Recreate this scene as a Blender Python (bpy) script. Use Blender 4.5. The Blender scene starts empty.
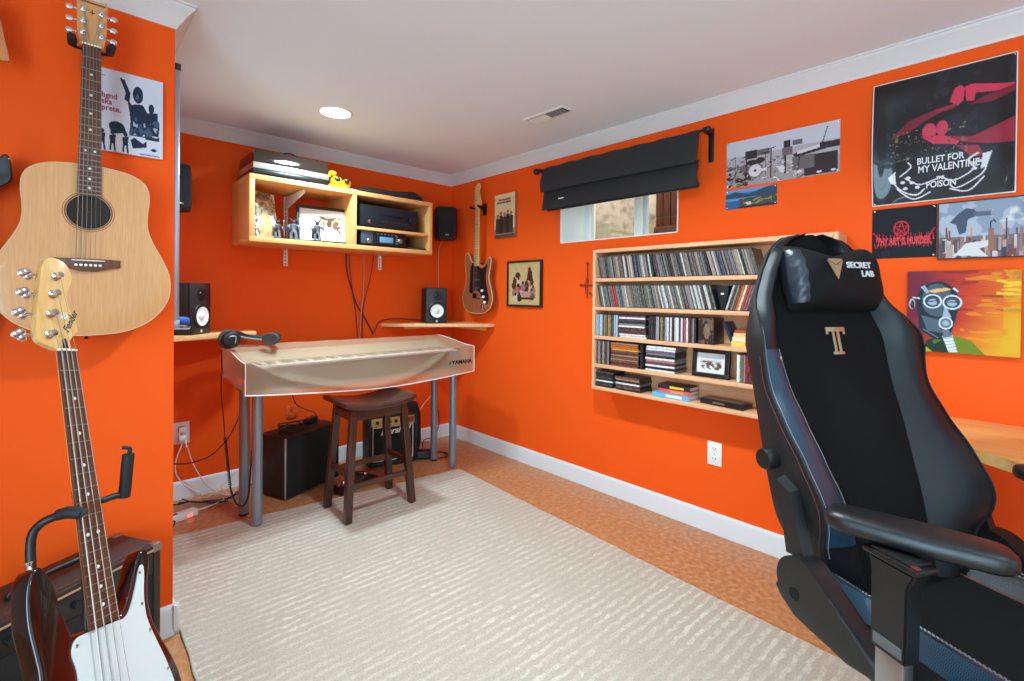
import bpy, bmesh, math, random
import numpy as np
from mathutils import Vector, Matrix
random.seed(7)
SC = bpy.context.scene
COL = SC.collection
PI = math.pi
# ------------------------------------------------------------------ camera model (metres, z up)
FPX, CY, YAW, PITCH, ROLL, ZC = 475.6952, 298.018, 0.7586, -0.0075, 0.0094, 1.2
WX, DY, SX, SY, CZ = 2.41, 3.298, 0.286, 2.018, 2.19      # right wall, back wall, stub end, stub face, ceiling
FW = Vector((math.sin(YAW)*math.cos(PITCH), math.cos(YAW)*math.cos(PITCH), math.sin(PITCH)))
R0 = Vector((math.cos(YAW), -math.sin(YAW), 0)); U0 = R0.cross(FW)
RT = R0*math.cos(ROLL)+U0*math.sin(ROLL); UP = U0*math.cos(ROLL)-R0*math.sin(ROLL)
EYE = Vector((0, 0, ZC))
def P(px, py, ax, val):                                     # a measured pixel -> the point of the plane ax = val
    d = FW+RT*((px-512)/FPX)-UP*((py-CY)/FPX)
    i = 'xyz'.index(ax)
    return EYE+d*((val-EYE[i])/d[i])
cam = bpy.data.cameras.new('camera'); co = bpy.data.objects.new('camera', cam); COL.objects.link(co)
m = Matrix((RT, UP, -FW)).transposed().to_4x4(); m.translation = EYE; co.matrix_world = m
cam.sensor_width = 36; cam.lens = FPX/1024*36; cam.shift_y = (CY-340.5)/1024; cam.clip_start = 0.02
SC.camera = co
SC.view_settings.view_transform = 'Standard'; SC.view_settings.look = 'None'
SC.view_settings.gamma = 1; SC.view_settings.use_curve_mapping = False; SC.view_settings.exposure = 0.10
SC.cycles.use_denoising = True
SC.cycles.max_bounces = 10; SC.cycles.diffuse_bounces = 6; SC.cycles.transparent_max_bounces = 16
SC.cycles.caustics_reflective = False; SC.cycles.caustics_refractive = False
SC.cycles.sample_clamp_indirect = 6
# ------------------------------------------------------------------ colours and materials
def lin(c): c /= 255.0; return c/12.92 if c <= 0.04045 else ((c+0.055)/1.055)**2.4
def rgb(r, g, b): return (lin(r), lin(g), lin(b), 1)
MATS = {}
def newmat(name):
    m = bpy.data.materials.new(name); m.use_nodes = True
    nt = m.node_tree; b = nt.nodes['Principled BSDF']
    return m, nt, b
def mat(name, col, rough=0.5, metal=0.0, bump=0.0, scale=200.0, var=0.0, vscale=8.0, coat=0.0, emit=None, es=0.0, spec=0.5, sheen=0.0):
    if name in MATS: return MATS[name]
    m, nt, b = newmat(name)
    b.inputs['Base Color'].default_value = col; b.inputs['Roughness'].default_value = rough
    b.inputs['Metallic'].default_value = metal; b.inputs['Coat Weight'].default_value = coat
    b.inputs['Specular IOR Level'].default_value = spec; b.inputs['Sheen Weight'].default_value = sheen
    if emit: b.inputs['Emission Color'].default_value = emit; b.inputs['Emission Strength'].default_value = es
    tc = nt.nodes.new('ShaderNodeTexCoord')
    if bump:
        n = nt.nodes.new('ShaderNodeTexNoise'); n.inputs['Scale'].default_value = scale; n.inputs['Detail'].default_value = 3
        bp = nt.nodes.new('ShaderNodeBump'); bp.inputs['Strength'].default_value = bump; bp.inputs['Distance'].default_value = 0.004
        nt.links.new(tc.outputs['Object'], n.inputs['Vector']); nt.links.new(n.outputs['Fac'], bp.inputs['Height'])
        nt.links.new(bp.outputs['Normal'], b.inputs['Normal'])
    if var:
        n = nt.nodes.new('ShaderNodeTexNoise'); n.inputs['Scale'].default_value = vscale; n.inputs['Detail'].default_value = 4
        mx = nt.nodes.new('ShaderNodeMix'); mx.data_type = 'RGBA'
        mx.inputs['A'].default_value = tuple(max(0, c*(1-var)) for c in col[:3])+(1,)
        mx.inputs['B'].default_value = tuple(min(1, c*(1+var)) for c in col[:3])+(1,)
        nt.links.new(tc.outputs['Object'], n.inputs['Vector']); nt.links.new(n.outputs['Fac'], mx.inputs['Factor'])
        nt.links.new(mx.outputs['Result'], b.inputs['Base Color'])
    MATS[name] = m
    return m
def ramp(nt, stops):
    r = nt.nodes.new('ShaderNodeValToRGB'); e = r.color_ramp.elements
    while len(e) < len(stops): e.new(0.5)
    for k, (p, c) in enumerate(stops): e[k].position = p; e[k].color = c
    return r
def wood(name, a, b_, rough=0.45, axis='X', scale=9.0, stretch=14.0, coat=0.0, spec=0.5):
    if name in MATS: return MATS[name]
    m, nt, b = newmat(name)
    tc = nt.nodes.new('ShaderNodeTexCoord'); mp = nt.nodes.new('ShaderNodeMapping')
    s = [stretch]*3; s['XYZ'.index(axis)] = 1.0
    mp.inputs['Scale'].default_value = s
    n = nt.nodes.new('ShaderNodeTexNoise'); n.inputs['Scale'].default_value = scale; n.inputs['Detail'].default_value = 6; n.inputs['Distortion'].default_value = 0.6
    r = ramp(nt, [(0.3, a), (0.7, b_)])
    nt.links.new(tc.outputs['Object'], mp.inputs['Vector']); nt.links.new(mp.outputs['Vector'], n.inputs['Vector'])
    nt.links.new(n.outputs['Fac'], r.inputs['Fac']); nt.links.new(r.outputs['Color'], b.inputs['Base Color'])
    b.inputs['Roughness'].default_value = rough; b.inputs['Coat Weight'].default_value = coat; b.inputs['Specular IOR Level'].default_value = spec
    MATS[name] = m
    return m
def artmat(name, rough=0.5, coat=0.0, spec=0.5):
    if name in MATS: return MATS[name]
    m, nt, b = newmat(name)
    a = nt.nodes.new('ShaderNodeAttribute'); a.attribute_name = 'Art'
    nt.links.new(a.outputs['Color'], b.inputs['Base Color'])
    b.inputs['Roughness'].default_value = rough; b.inputs['Coat Weight'].default_value = coat; b.inputs['Specular IOR Level'].default_value = spec
    MATS[name] = m
    return m
# ------------------------------------------------------------------ mesh builder
def fr(X, Y, Z, o=(0, 0, 0)):                               # frame from three axes and an origin
    m = Matrix((Vector(X), Vector(Y), Vector(Z))).transposed().to_4x4(); m.translation = Vector(o); return m
def catmull(pts, k=6, closed=False):
    pts = [Vector(p) for p in pts]; n = len(pts); out = []
    if n < 3 and not closed: return pts
    rng = n if closed else n-1
    for i in range(rng):
        g = (lambda j: pts[j % n]) if closed else (lambda j: pts[min(max(j, 0), n-1)])
        p0, p1, p2, p3 = g(i-1), g(i), g(i+1), g(i+2)
        for q in range(k):
            t = q/k
            out.append(0.5*((2*p1)+(p2-p0)*t+(2*p0-5*p1+4*p2-p3)*t*t+(3*p1-p0-3*p2+p3)*t*t*t))
    if not closed: out.append(pts[-1])
    return out
def inset(ps, off):                                          # move a closed outline inwards along its normals
    n = len(ps); area = sum(ps[i-1][0]*ps[i][1]-ps[i][0]*ps[i-1][1] for i in range(n)); sg = 1 if area > 0 else -1; out = []
    for i in range(n):
        dx, dy = ps[(i+1) % n][0]-ps[i-1][0], ps[(i+1) % n][1]-ps[i-1][1]; L = math.hypot(dx, dy) or 1
        out.append((ps[i][0]-dy/L*off*sg, ps[i][1]+dx/L*off*sg))
    return out
class B:
    def __init__(s, M=None): s.bm = bmesh.new(); s.M = M or Matrix(); s.mi = 0
    def v(s, p): return s.bm.verts.new(s.M @ Vector(p))
    def f(s, vs):
        try: f = s.bm.faces.new(vs); f.material_index = s.mi; f.smooth = True; return f
        except ValueError: return None
    def box(s, x0, x1, y0, y1, z0, z1, bev=0.0, seg=2, T=None):
        T = T or Matrix()
        vs = [s.v(T @ Vector(p)) for p in ((x0,y0,z0),(x1,y0,z0),(x1,y1,z0),(x0,y1,z0),(x0,y0,z1),(x1,y0,z1),(x1,y1,z1),(x0,y1,z1))]
        fs = [s.f([vs[i] for i in q]) for q in ((0,3,2,1),(4,5,6,7),(0,1,5,4),(1,2,6,5),(2,3,7,6),(3,0,4,7))]
        if bev:
            es = list({e for f in fs for e in f.edges})
            r = bmesh.ops.bevel(s.bm, geom=es, offset=bev, segments=seg, profile=0.5, affect='EDGES')
            for f in r['faces']: f.material_index = s.mi; f.smooth = True
        return s
    def ring(s, pts): return [s.v(p) for p in pts]
    def loft(s, rings, closed=True, caps=True):
        R = [s.ring(r) for r in rings]; n = len(R[0])
        for a, b in zip(R, R[1:]):
            for i in range(n if closed else n-1):
                j = (i+1) % n; s.f([a[i], a[j], b[j], b[i]])
        if caps and closed: s.f(R[0][::-1]); s.f(R[-1])
        return R
    def cyl(s, a, b, r, r2=None, n=16, caps=True):
        a, b = Vector(a), Vector(b); r2 = r if r2 is None else r2
        d = (b-a).normalized(); x = d.orthogonal().normalized(); y = d.cross(x)
        s.loft([[c+x*(q*math.cos(2*PI*i/n))+y*(q*math.sin(2*PI*i/n)) for i in range(n)] for c, q in ((a, r), (b, r2))], True, caps)
        return s
    def tube(s, pts, r, n=8, smooth=5, caps=True):
        pts = catmull(pts, smooth) if smooth else [Vector(p) for p in pts]
        ref = None; rings = []
        for i, p in enumerate(pts):
            d = (pts[min(i+1, len(pts)-1)]-pts[max(i-1, 0)])
            d = d.normalized() if d.length > 1e-9 else Vector((0, 0, 1))
            if ref is None: ref = d.orthogonal().normalized()
            ref = (ref-d*ref.dot(d)); ref = ref.normalized() if ref.length > 1e-6 else d.orthogonal().normalized()
            y = d.cross(ref); q = r[i*len(r)//len(pts)] if isinstance(r, (list, tuple)) else r
            rings.append([p+ref*(q*math.cos(2*PI*k/n))+y*(q*math.sin(2*PI*k/n)) for k in range(n)])
        s.loft(rings, True, caps); return s
    def lathe(s, prof, T=None, n=24, caps=True):              # prof: (r, z) about local z
        T = T or Matrix()
        s.loft([[T @ Vector((max(r, 1e-5)*math.cos(2*PI*i/n), max(r, 1e-5)*math.sin(2*PI*i/n), z)) for i in range(n)] for r, z in prof], True, caps)
        return s
    def prism(s, poly, z0, z1, T=None, bev=0.0, seg=2):       # poly in local xy
        T = T or Matrix()
        a = [s.v(T @ Vector((x, y, z0))) for x, y in poly]; b = [s.v(T @ Vector((x, y, z1))) for x, y in poly]
        n = len(a); side = [s.f([a[i], a[(i+1) % n], b[(i+1) % n], b[i]]) for i in range(n)]
        lo = s.f(a[::-1]); hi = s.f(b)
        if bev:
            es = [e for e in hi.edges]+[e for e in lo.edges]
            r = bmesh.ops.bevel(s.bm, geom=es, offset=bev, segments=seg, profile=0.5, affect='EDGES')
            for f in r['faces']: f.material_index = s.mi; f.smooth = True
        return s
    def slab(s, poly, z0, z1, r, k=4):                         # thick outline with rounded edges
        R = []
        for i in range(k+1): a = PI/2*i/k; R.append([(x, y, z0+r*(1-math.sin(a))) for x, y in inset(poly, r*(1-math.cos(a)))][:])
        R = [[(x, y, z0+r-r*math.cos(PI/2*i/k)) for x, y in inset(poly, r-r*math.sin(PI/2*i/k))] for i in range(k+1)]
        R += [[(x, y, z1-r+r*math.sin(PI/2*i/k)) for x, y in inset(poly, r-r*math.cos(PI/2*i/k))] for i in range(k+1)]
        s.loft(R); return s
    def ell(s, c, r, T=None, nu=16, nv=10):
        T = T or Matrix(); c = Vector(c)
        s.loft([[T @ (c+Vector((r[0]*math.sin(a)*math.cos(2*PI*i/nu), r[1]*math.sin(a)*math.sin(2*PI*i/nu), r[2]*math.cos(a)))) for i in range(nu)]
                for a in [PI*(0.02+0.96*k/nv) for k in range(nv+1)]], True, True)
        return s
    def grid(s, fn, nu, nv):
        V = [[s.v(fn(i/nu, j/nv)) for i in range(nu+1)] for j in range(nv+1)]
        for j in range(nv):
            for i in range(nu): s.f([V[j][i], V[j][i+1], V[j+1][i+1], V[j+1][i]])
        return s
    def text(s, body, size, T=None, ext=0.0006, shear=0.0, align='CENTER', sx=1.0, bold=0.0):
        cu = bpy.data.curves.new('txt', 'FONT'); cu.body = body; cu.size = size; cu.extrude = ext; cu.shear = shear
        cu.align_x = align; cu.align_y = 'CENTER'; cu.offset = bold; cu.resolution_u = 3
        ob = bpy.data.objects.new('txt', cu); COL.objects.link(ob)
        bpy.context.view_layer.update()
        me = bpy.data.meshes.new_from_object(ob.evaluated_get(bpy.context.evaluated_depsgraph_get()))
        T = (T or Matrix()) @ Matrix.Diagonal((sx, 1, 1, 1))
        vs = [s.v(T @ v.co) for v in me.vertices]
        for p in me.polygons: s.f([vs[i] for i in p.vertices])
        bpy.data.objects.remove(ob); bpy.data.curves.remove(cu); bpy.data.meshes.remove(me)
        return s
    def build(s, name, mats, parent=None, smooth=True, mesh_name=None):
        bm = s.bm
        bmesh.ops.recalc_face_normals(bm, faces=bm.faces)
        for f in bm.faces: f.smooth = smooth
        me = bpy.data.meshes.new(mesh_name or name); 
        if smooth:
            lim = math.radians(38)
            for e in bm.edges:
                if len(e.link_faces) == 2 and e.calc_face_angle(0) > lim: e.smooth = False
        bm.to_mesh(me); bm.free()
        for q in (mats if isinstance(mats, (list, tuple)) else [mats]): me.materials.append(q)
        o = bpy.data.objects.new(name, me); COL.objects.link(o)
        if parent: o.parent = parent
        return o
def tag(o, label=None, cat=None, group=None, kind=None):
    if label: o['label'] = label
    if cat: o['category'] = cat
    if group: o['group'] = group
    if kind: o['kind'] = kind
    return o
def thing(name, label, cat, M=None, group=None):
    o = bpy.data.objects.new(name, None); COL.objects.link(o); o.empty_display_size = 0.05
    if M is not None: o.matrix_world = M
    return tag(o, label, cat, group)
def struct(name, b, mats, smooth=False):
    return tag(b.build(name, mats, None, smooth), kind='structure')
# ------------------------------------------------------------------ painted art (colour attribute on a fine sheet)
class Art:
    def __init__(s, w, h, col): s.w, s.h = w, h; s.a = np.zeros((h, w, 3), np.float32); s.a[:] = np.array(col, np.float32); s.yy, s.xx = np.mgrid[0:h, 0:w]; s.u = (s.xx+.5)/w; s.t = (s.yy+.5)/h
    def put(s, mk, col, al=1.0): s.a[mk] = s.a[mk]*(1-al)+np.array(col, np.float32)*al
    def rect(s, x0, y0, x1, y1, col, al=1.0): s.put((s.u >= x0) & (s.u < x1) & (s.t >= y0) & (s.t < y1), col, al)
    def ell(s, cx, cy, rx, ry, col, al=1.0, hole=0.0):
        q = ((s.u-cx)/rx)**2+((s.t-cy)/ry)**2; s.put((q <= 1) & (q >= hole*hole), col, al)
    def poly(s, pts, col, al=1.0):
        ins = np.zeros((s.h, s.w), bool); n = len(pts)
        for i in range(n):
            x0, y0 = pts[i]; x1, y1 = pts[(i+1) % n]
            if y0 == y1: continue
            c = ((y0 > s.t) != (y1 > s.t)) & (s.u < (x1-x0)*(s.t-y0)/(y1-y0)+x0); ins ^= c
        s.put(ins, col, al)
    def line(s, pts, wd, col, al=1.0, asp=None):
        asp = asp or s.w/s.h
        for (x0, y0), (x1, y1) in zip(pts, pts[1:]):
            dx, dy = (x1-x0)*asp, y1-y0; L = dx*dx+dy*dy+1e-12
            k = np.clip((((s.u-x0)*asp)*dx+(s.t-y0)*dy)/L, 0, 1)
            d = np.hypot((s.u-x0)*asp-k*dx, s.t-y0-k*dy); s.put(d < wd/2, col, al)
    def noise(s, n, seed, oct=3, nx=None):
        rs = np.random.RandomState(seed); o = np.zeros((s.h, s.w), np.float32); amp = 1; tot = 0
        nx = nx or n
        for k in range(oct):
            g = rs.rand(n+2, nx+2).astype(np.float32)
            y = s.t*n; x = s.u*nx; yi = np.minimum(y.astype(int), n); xi = np.minimum(x.astype(int), nx); fy = y-yi; fx = x-xi
            v = g[yi, xi]*(1-fx)*(1-fy)+g[yi, xi+1]*fx*(1-fy)+g[yi+1, xi]*(1-fx)*fy+g[yi+1, xi+1]*fx*fy
            o += v*amp; tot += amp; amp *= .55; n *= 2; nx *= 2
        return o/tot
    def sheet(s, name, W, H, mt, parent=None, z=0.0, bulge=None):   # lies in local xy, centred, facing +z
        me = bpy.data.meshes.new(name); w, h = s.w, s.h
        X = (s.xx/(w-1)-.5)*W; Y = (.5-s.yy/(h-1))*H
        Z = np.full_like(X, z, dtype=np.float64) if bulge is None else z+bulge(s.xx/(w-1), s.yy/(h-1))
        me.vertices.add(w*h); me.vertices.foreach_set('co', np.stack([X, Y, Z], -1).astype(np.float32).ravel())
        i = (np.arange(h-1)[:, None]*w+np.arange(w-1)[None, :]).ravel()
        q = np.stack([i, i+w, i+w+1, i+1], -1).astype(np.int32)
        me.loops.add(q.size); me.loops.foreach_set('vertex_index', q.ravel())
        me.polygons.add(len(q)); me.polygons.foreach_set('loop_start', np.arange(0, q.size, 4, dtype=np.int32))
        me.polygons.foreach_set('use_smooth', np.ones(len(q), bool))
        me.update(); at = me.color_attributes.new('Art', 'FLOAT_COLOR', 'POINT')
        at.data.foreach_set('color', np.concatenate([np.clip(s.a, 0, 1), np.ones((h, w, 1), np.float32)], -1).astype(np.float32).ravel())
        me.materials.append(mt); me.validate()
        o = bpy.data.objects.new(name, me); COL.objects.link(o)
        if parent: o.parent = parent
        return o
def lc(r, g, b): return (lin(r), lin(g), lin(b))
def onright(y, z, x=WX): return fr((0, -1, 0), (0, 0, 1), (-1, 0, 0), (x, y, z))   # local x to the viewer's right, y up, z into the room
def onback(x, z, y=DY): return fr((1, 0, 0), (0, 0, 1), (0, -1, 0), (x, y, z))
# ------------------------------------------------------------------ shared materials
ORANGE = mat('orange_wall_paint', rgb(241, 88, 23), 0.6, bump=0.06, scale=260, spec=0.12)
WHITE = mat('white_trim_paint', rgb(216, 214, 213), 0.45)
CEIL = mat('ceiling_paint', rgb(228, 241, 248), 0.85, bump=0.03, scale=120)
PALE = mat('pale_wall_paint', rgb(205, 200, 195), 0.8)
BLACK = mat('black_plastic', rgb(18, 18, 20), 0.42)
BLACKM = mat('black_matte', rgb(16, 16, 17), 0.8, spec=0.3)
DKGREY = mat('dark_grey_plastic', rgb(52, 53, 56), 0.5)
CHROME = mat('chrome', rgb(215, 215, 218), 0.16, 1.0)
STEEL = mat('brushed_steel', rgb(175, 176, 180), 0.35, 1.0)
WHITEP = mat('white_plastic', rgb(232, 231, 226), 0.4)
PAPERW = mat('white_paper', rgb(236, 236, 234), 0.7)
MAPLE = wood('light_shelf_wood', rgb(226, 166, 106), rgb(240, 188, 130), 0.45, 'X', 6, 10)
SHELFY = wood('shelf_wood_along_wall', rgb(222, 160, 112), rgb(238, 184, 140), 0.5, 'Y', 6, 10)
RUBBER = mat('black_rubber', rgb(18, 18, 19), 0.65)
ART = artmat('printed_art', 0.6, 0.0, 0.2)
ARTG = artmat('glossy_printed_art', 0.22, 0.0, 0.6)
# ================================================================== THE ROOM
X0, Y0 = -1.45, -1.75                                       # left and rear walls, out of frame
b = B(); b.box(X0-.1, WX+.1, Y0-.1, DY+.1, -.12, 0)
mc, nt, bs = newmat('cork_floor')
tc = nt.nodes.new('ShaderNodeTexCoord')
n1 = nt.nodes.new('ShaderNodeTexNoise'); n1.inputs['Scale'].default_value = 42; n1.inputs['Detail'].default_value = 9
v1 = nt.nodes.new('ShaderNodeTexVoronoi'); v1.inputs['Scale'].default_value = 160
r1 = ramp(nt, [(0.3, rgb(160, 106, 66)), (0.5, rgb(180, 122, 78)), (0.72, rgb(200, 146, 100))])
mx = nt.nodes.new('ShaderNodeMix'); mx.data_type = 'RGBA'; mx.blend_type = 'MULTIPLY'; mx.inputs['Factor'].default_value = 0.18
r2 = ramp(nt, [(0.0, (0.55, 0.5, 0.45, 1)), (0.35, (1, 1, 1, 1))])
for a, c in ((tc.outputs['Object'], n1.inputs['Vector']), (tc.outputs['Object'], v1.inputs['Vector']), (n1.outputs['Fac'], r1.inputs['Fac']), (v1.outputs['Distance'], r2.inputs['Fac']), (r1.outputs['Color'], mx.inputs['A']), (r2.outputs['Color'], mx.inputs['B']), (mx.outputs['Result'], bs.inputs['Base Color'])): nt.links.new(a, c)
bs.inputs['Roughness'].default_value = 0.38
struct('floor', b, mc)
struct('ceiling', B().box(X0-.1, WX+.3, Y0-.1, DY+.1, CZ, CZ+.12), CEIL)
struct('wall_back', B().box(SX-.1, WX+.3, DY, DY+.12, 0, CZ), ORANGE)
# right wall with the window opening
WY0, WY1, WZ0, WZ1 = 1.249, 2.081, 1.542, 1.93
b = B()
b.box(WX, WX+.25, Y0, WY0, 0, CZ); b.box(WX, WX+.25, WY1, DY, 0, CZ)
b.box(WX, WX+.25, WY0, WY1, 0, WZ0); b.box(WX, WX+.25, WY0, WY1, WZ1, CZ)
struct('wall_right', b, ORANGE)
struct('wall_alcove', B().box(X0, SX, SY, DY, 0, CZ), ORANGE)  # the block whose face carries the guitars
LY0, LY1, LZ0, LZ1 = -1.5, .2, .12, 2.02  # unseen left opening, added as the way in for fill light
b = B(); b.box(X0-.12, X0, Y0, LY0, 0, CZ); b.box(X0-.12, X0, LY1, SY, 0, CZ); b.box(X0-.12, X0, LY0, LY1, 0, LZ0); b.box(X0-.12, X0, LY0, LY1, LZ1, CZ)
struct('wall_left', b, PALE)
struct('added_window_left', B().box(X0, X0+.02, LY0-.06, LY1+.06, LZ0-.06, LZ0, .003).box(X0, X0+.02, LY0-.06, LY1+.06, LZ1, LZ1+.06, .003).box(X0, X0+.02, LY0-.06, LY0, LZ0, LZ1, .003).box(X0, X0+.02, LY1, LY1+.06, LZ0, LZ1, .003).box(X0-.06, X0-.02, -.67, -.63, LZ0, LZ1, .003), WHITE)  # frame and mullion of the added left opening
# rear wall behind the camera with an added, unseen window for cool light
b = B(); RX0, RX1, RZ0, RZ1 = 0.35, 2.15, 0.75, 2.0
b.box(X0, RX0, Y0-.12, Y0, 0, CZ); b.box(RX1, WX, Y0-.12, Y0, 0, CZ); b.box(RX0, RX1, Y0-.12, Y0, 0, RZ0); b.box(RX0, RX1, Y0-.12, Y0, RZ1, CZ)
struct('wall_rear', b, PALE)
def skirting(name, p, q, nrm):                              # profiled baseboard from p to q, nrm into the room
    p, q, nrm = Vector(p), Vector(q), Vector(nrm)
    prof = [(0, 0), (.018, 0), (.018, .012), (.013, .03), (.0125, .085), (.009, .098), (.004, .104), (0, .104)]
    b = B(); b.loft([[c+nrm*x+Vector((0, 0, z)) for x, z in prof] for c in (p, q)], True, True)
    return struct(name, b, WHITE, True)
skirting('baseboard_right', (WX, Y0, 0), (WX, DY, 0), (-1, 0, 0))
skirting('baseboard_back', (SX, DY, 0), (WX-.018, DY, 0), (0, -1, 0))
skirting('baseboard_alcove', (SX, SY-.018, 0), (SX, DY-.018, 0), (1, 0, 0))
skirting('baseboard_guitar', (X0, SY, 0), (SX+.018, SY, 0), (0, -1, 0))
cp = [(0, -.079), (.005, -.079), (.008, -.07), (.011, -.066), (.017, -.058), (.031, -.036), (.045, -.02), (.049, -.016), (.052, -.008), (.057, -.006), (.057, 0), (0, 0)]
def crown(name, path, nrms):                                # mitred crown moulding along a path of wall corners
    b = B(); rings = []
    for i, (p, n_) in enumerate(zip(path, nrms)): rings.append([Vector((p[0]+n_[0]*x, p[1]+n_[1]*x, CZ+z)) for x, z in cp])
    b.loft(rings, True, True); return struct(name, b, WHITE, True)
crown('trim_1', [(WX, Y0), (WX, DY)], [(-1, 0), (-1, -1)])
crown('trim_2', [(WX, DY), (SX, DY)], [(-1, -1), (1, -1)])
crown('trim_3', [(SX, DY), (SX, SY), (X0, SY)], [(1, -1), (1, -1), (0, -1)])
# ---- window on the right wall: reveal lining, frame, mullion, panes, window well outside
GLASS, nt, bs = newmat('window_glass')
for nd in list(nt.nodes): nt.nodes.remove(nd)
o_ = nt.nodes.new('ShaderNodeOutputMaterial'); tr = nt.nodes.new('ShaderNodeBsdfTransparent'); gl = nt.nodes.new('ShaderNodeBsdfGlossy'); ms = nt.nodes.new('ShaderNodeMixShader')
gl.inputs['Roughness'].default_value = 0.02; tr.inputs['Color'].default_value = (.93, .96, .95, 1); ms.inputs['Fac'].default_value = 0.06
nt.links.new(tr.outputs[0], ms.inputs[1]); nt.links.new(gl.outputs[0], ms.inputs[2]); nt.links.new(ms.outputs[0], o_.inputs[0])
WINW = mat('window_white', rgb(238, 240, 238), 0.4)
b = B(); t = .006                                            # white lining of the deep reveal
b.box(WX-.001, WX+.25, WY1-t, WY1, WZ0, WZ1); b.box(WX-.001, WX+.25, WY0, WY0+t, WZ0, WZ1); b.box(WX-.001, WX+.25, WY0, WY1, WZ0, WZ0+t); b.box(WX-.001, WX+.25, WY0, WY1, WZ1-t, WZ1)
win = struct('window_1', b, WINW)
fx = WX+.25
b = B()
b.box(fx, fx+.07, WY1-.05, WY1+.03, WZ0-.03, WZ1+.03, .004); b.box(fx, fx+.07, WY0-.03, WY0+.02, WZ0-.03, WZ1+.03, .004)
b.box(fx, fx+.07, WY0, WY1, WZ0-.03, WZ0+.03, .004); b.box(fx, fx+.07, WY0, WY1, WZ1-.03, WZ1+.03, .004)
b.build('window_frame', WINW, win)
ym = P(640, 215, 'x', fx+.02)[1]
B().box(fx-.005, fx+.055, ym-.028, ym+.028, WZ0+.03, WZ1-.03, .005).build('mullion', WINW, win)
b = B(); ys = P(592, 225, 'x', fx+.03)[1]
b.box(fx+.012, fx+.05, ys-.002, ys+.03, WZ0+.03, WZ1-.03, .004); b.box(fx+.012, fx+.05, ym-.05, ym-.03, WZ0+.03, WZ1-.03, .004)
b.build('sash', mat('sash_grey', rgb(205, 208, 205), .45), win)
B().box(fx+.028, fx+.032, ym+.028, ys, WZ0+.03, WZ1-.03).build('pane', GLASS, win)
B().box(fx+.036, fx+.04, WY0+.02, ym-.028, WZ0+.03, WZ1-.03).build('pane', GLASS, win)
mcn, nt, bs = newmat('window_well_concrete')
tc = nt.nodes.new('ShaderNodeTexCoord'); n1 = nt.nodes.new('ShaderNodeTexNoise'); n1.inputs['Scale'].default_value = 7; n1.inputs['Detail'].default_value = 8
r1 = ramp(nt, [(.35, rgb(128, 122, 105)), (.5, rgb(186, 182, 164)), (.8, rgb(206, 203, 188))])
nt.links.new(tc.outputs['Object'], n1.inputs['Vector']); nt.links.new(n1.outputs['Fac'], r1.inputs['Fac']); nt.links.new(r1.outputs['Color'], bs.inputs['Base Color']); bs.inputs['Roughness'].default_value = .9
b = B(); b.box(3.35, 3.5, .5, 3.6, 1.2, 2.6); b.box(fx+.1, 3.35, 3.4, 3.6, 1.2, 2.6); b.box(fx+.1, 3.35, .2, .5, 1.2, 2.6)
struct('exterior_window_well', b, mcn)
b = B(); rr = random.Random(3)                                   # mossy rough footing and soil
b.grid(lambda u, v: (2.78+.57*v, .5+2.9*u, 1.52+.26*max(0, v-.55)/.45*(0.9+.2*math.sin(u*31))+.012*rr.random()), 90, 14)
struct('exterior_soil', b, mat('mossy_soil', rgb(112, 106, 82), .95, bump=.6, scale=40, var=.45, vscale=22))
yb0, yb1 = P(680, 200, 'x', 3.05)[1], P(657, 205, 'x', 3.05)[1]
pl = thing('timber_post', 'brown weathered timber boards standing outside the window at right', 'post', Matrix.Translation((3.05, (yb0+yb1)/2, 1.53)))
wd = (yb1-yb0)/3
TIMB = wood('weathered_timber', rgb(74, 46, 32), rgb(120, 74, 50), .8, 'Z', 9, 12)
for k in range(4): B().box(-.02, .03, -(yb1-yb0)/2-wd+k*wd+.003, -(yb1-yb0)/2-wd+(k+1)*wd-.003, 0, .75, .004).build('board', TIMB, pl)
b = B().box(-.04, -.02, -(yb1-yb0)/2-wd, (yb1-yb0)/2, .085, .15, .004); b.build('rail', TIMB, pl)
# ---- frame of the added rear window (unseen, behind the camera)
win2 = struct('added_window_rear', B().box(RX0-.05, RX1+.05, Y0, Y0+.02, RZ0-.06, RZ0, .003).box(RX0-.05, RX1+.05, Y0, Y0+.02, RZ1, RZ1+.06, .003).box(RX0-.06, RX0, Y0, Y0+.02, RZ0-.06, RZ1+.06, .003).box(RX1, RX1+.06, Y0, Y0+.02, RZ0-.06, RZ1+.06, .003).box((RX0+RX1)/2-.02, (RX0+RX1)/2+.02, Y0-.06, Y0-.02, RZ0, RZ1, .003), WINW)
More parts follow.
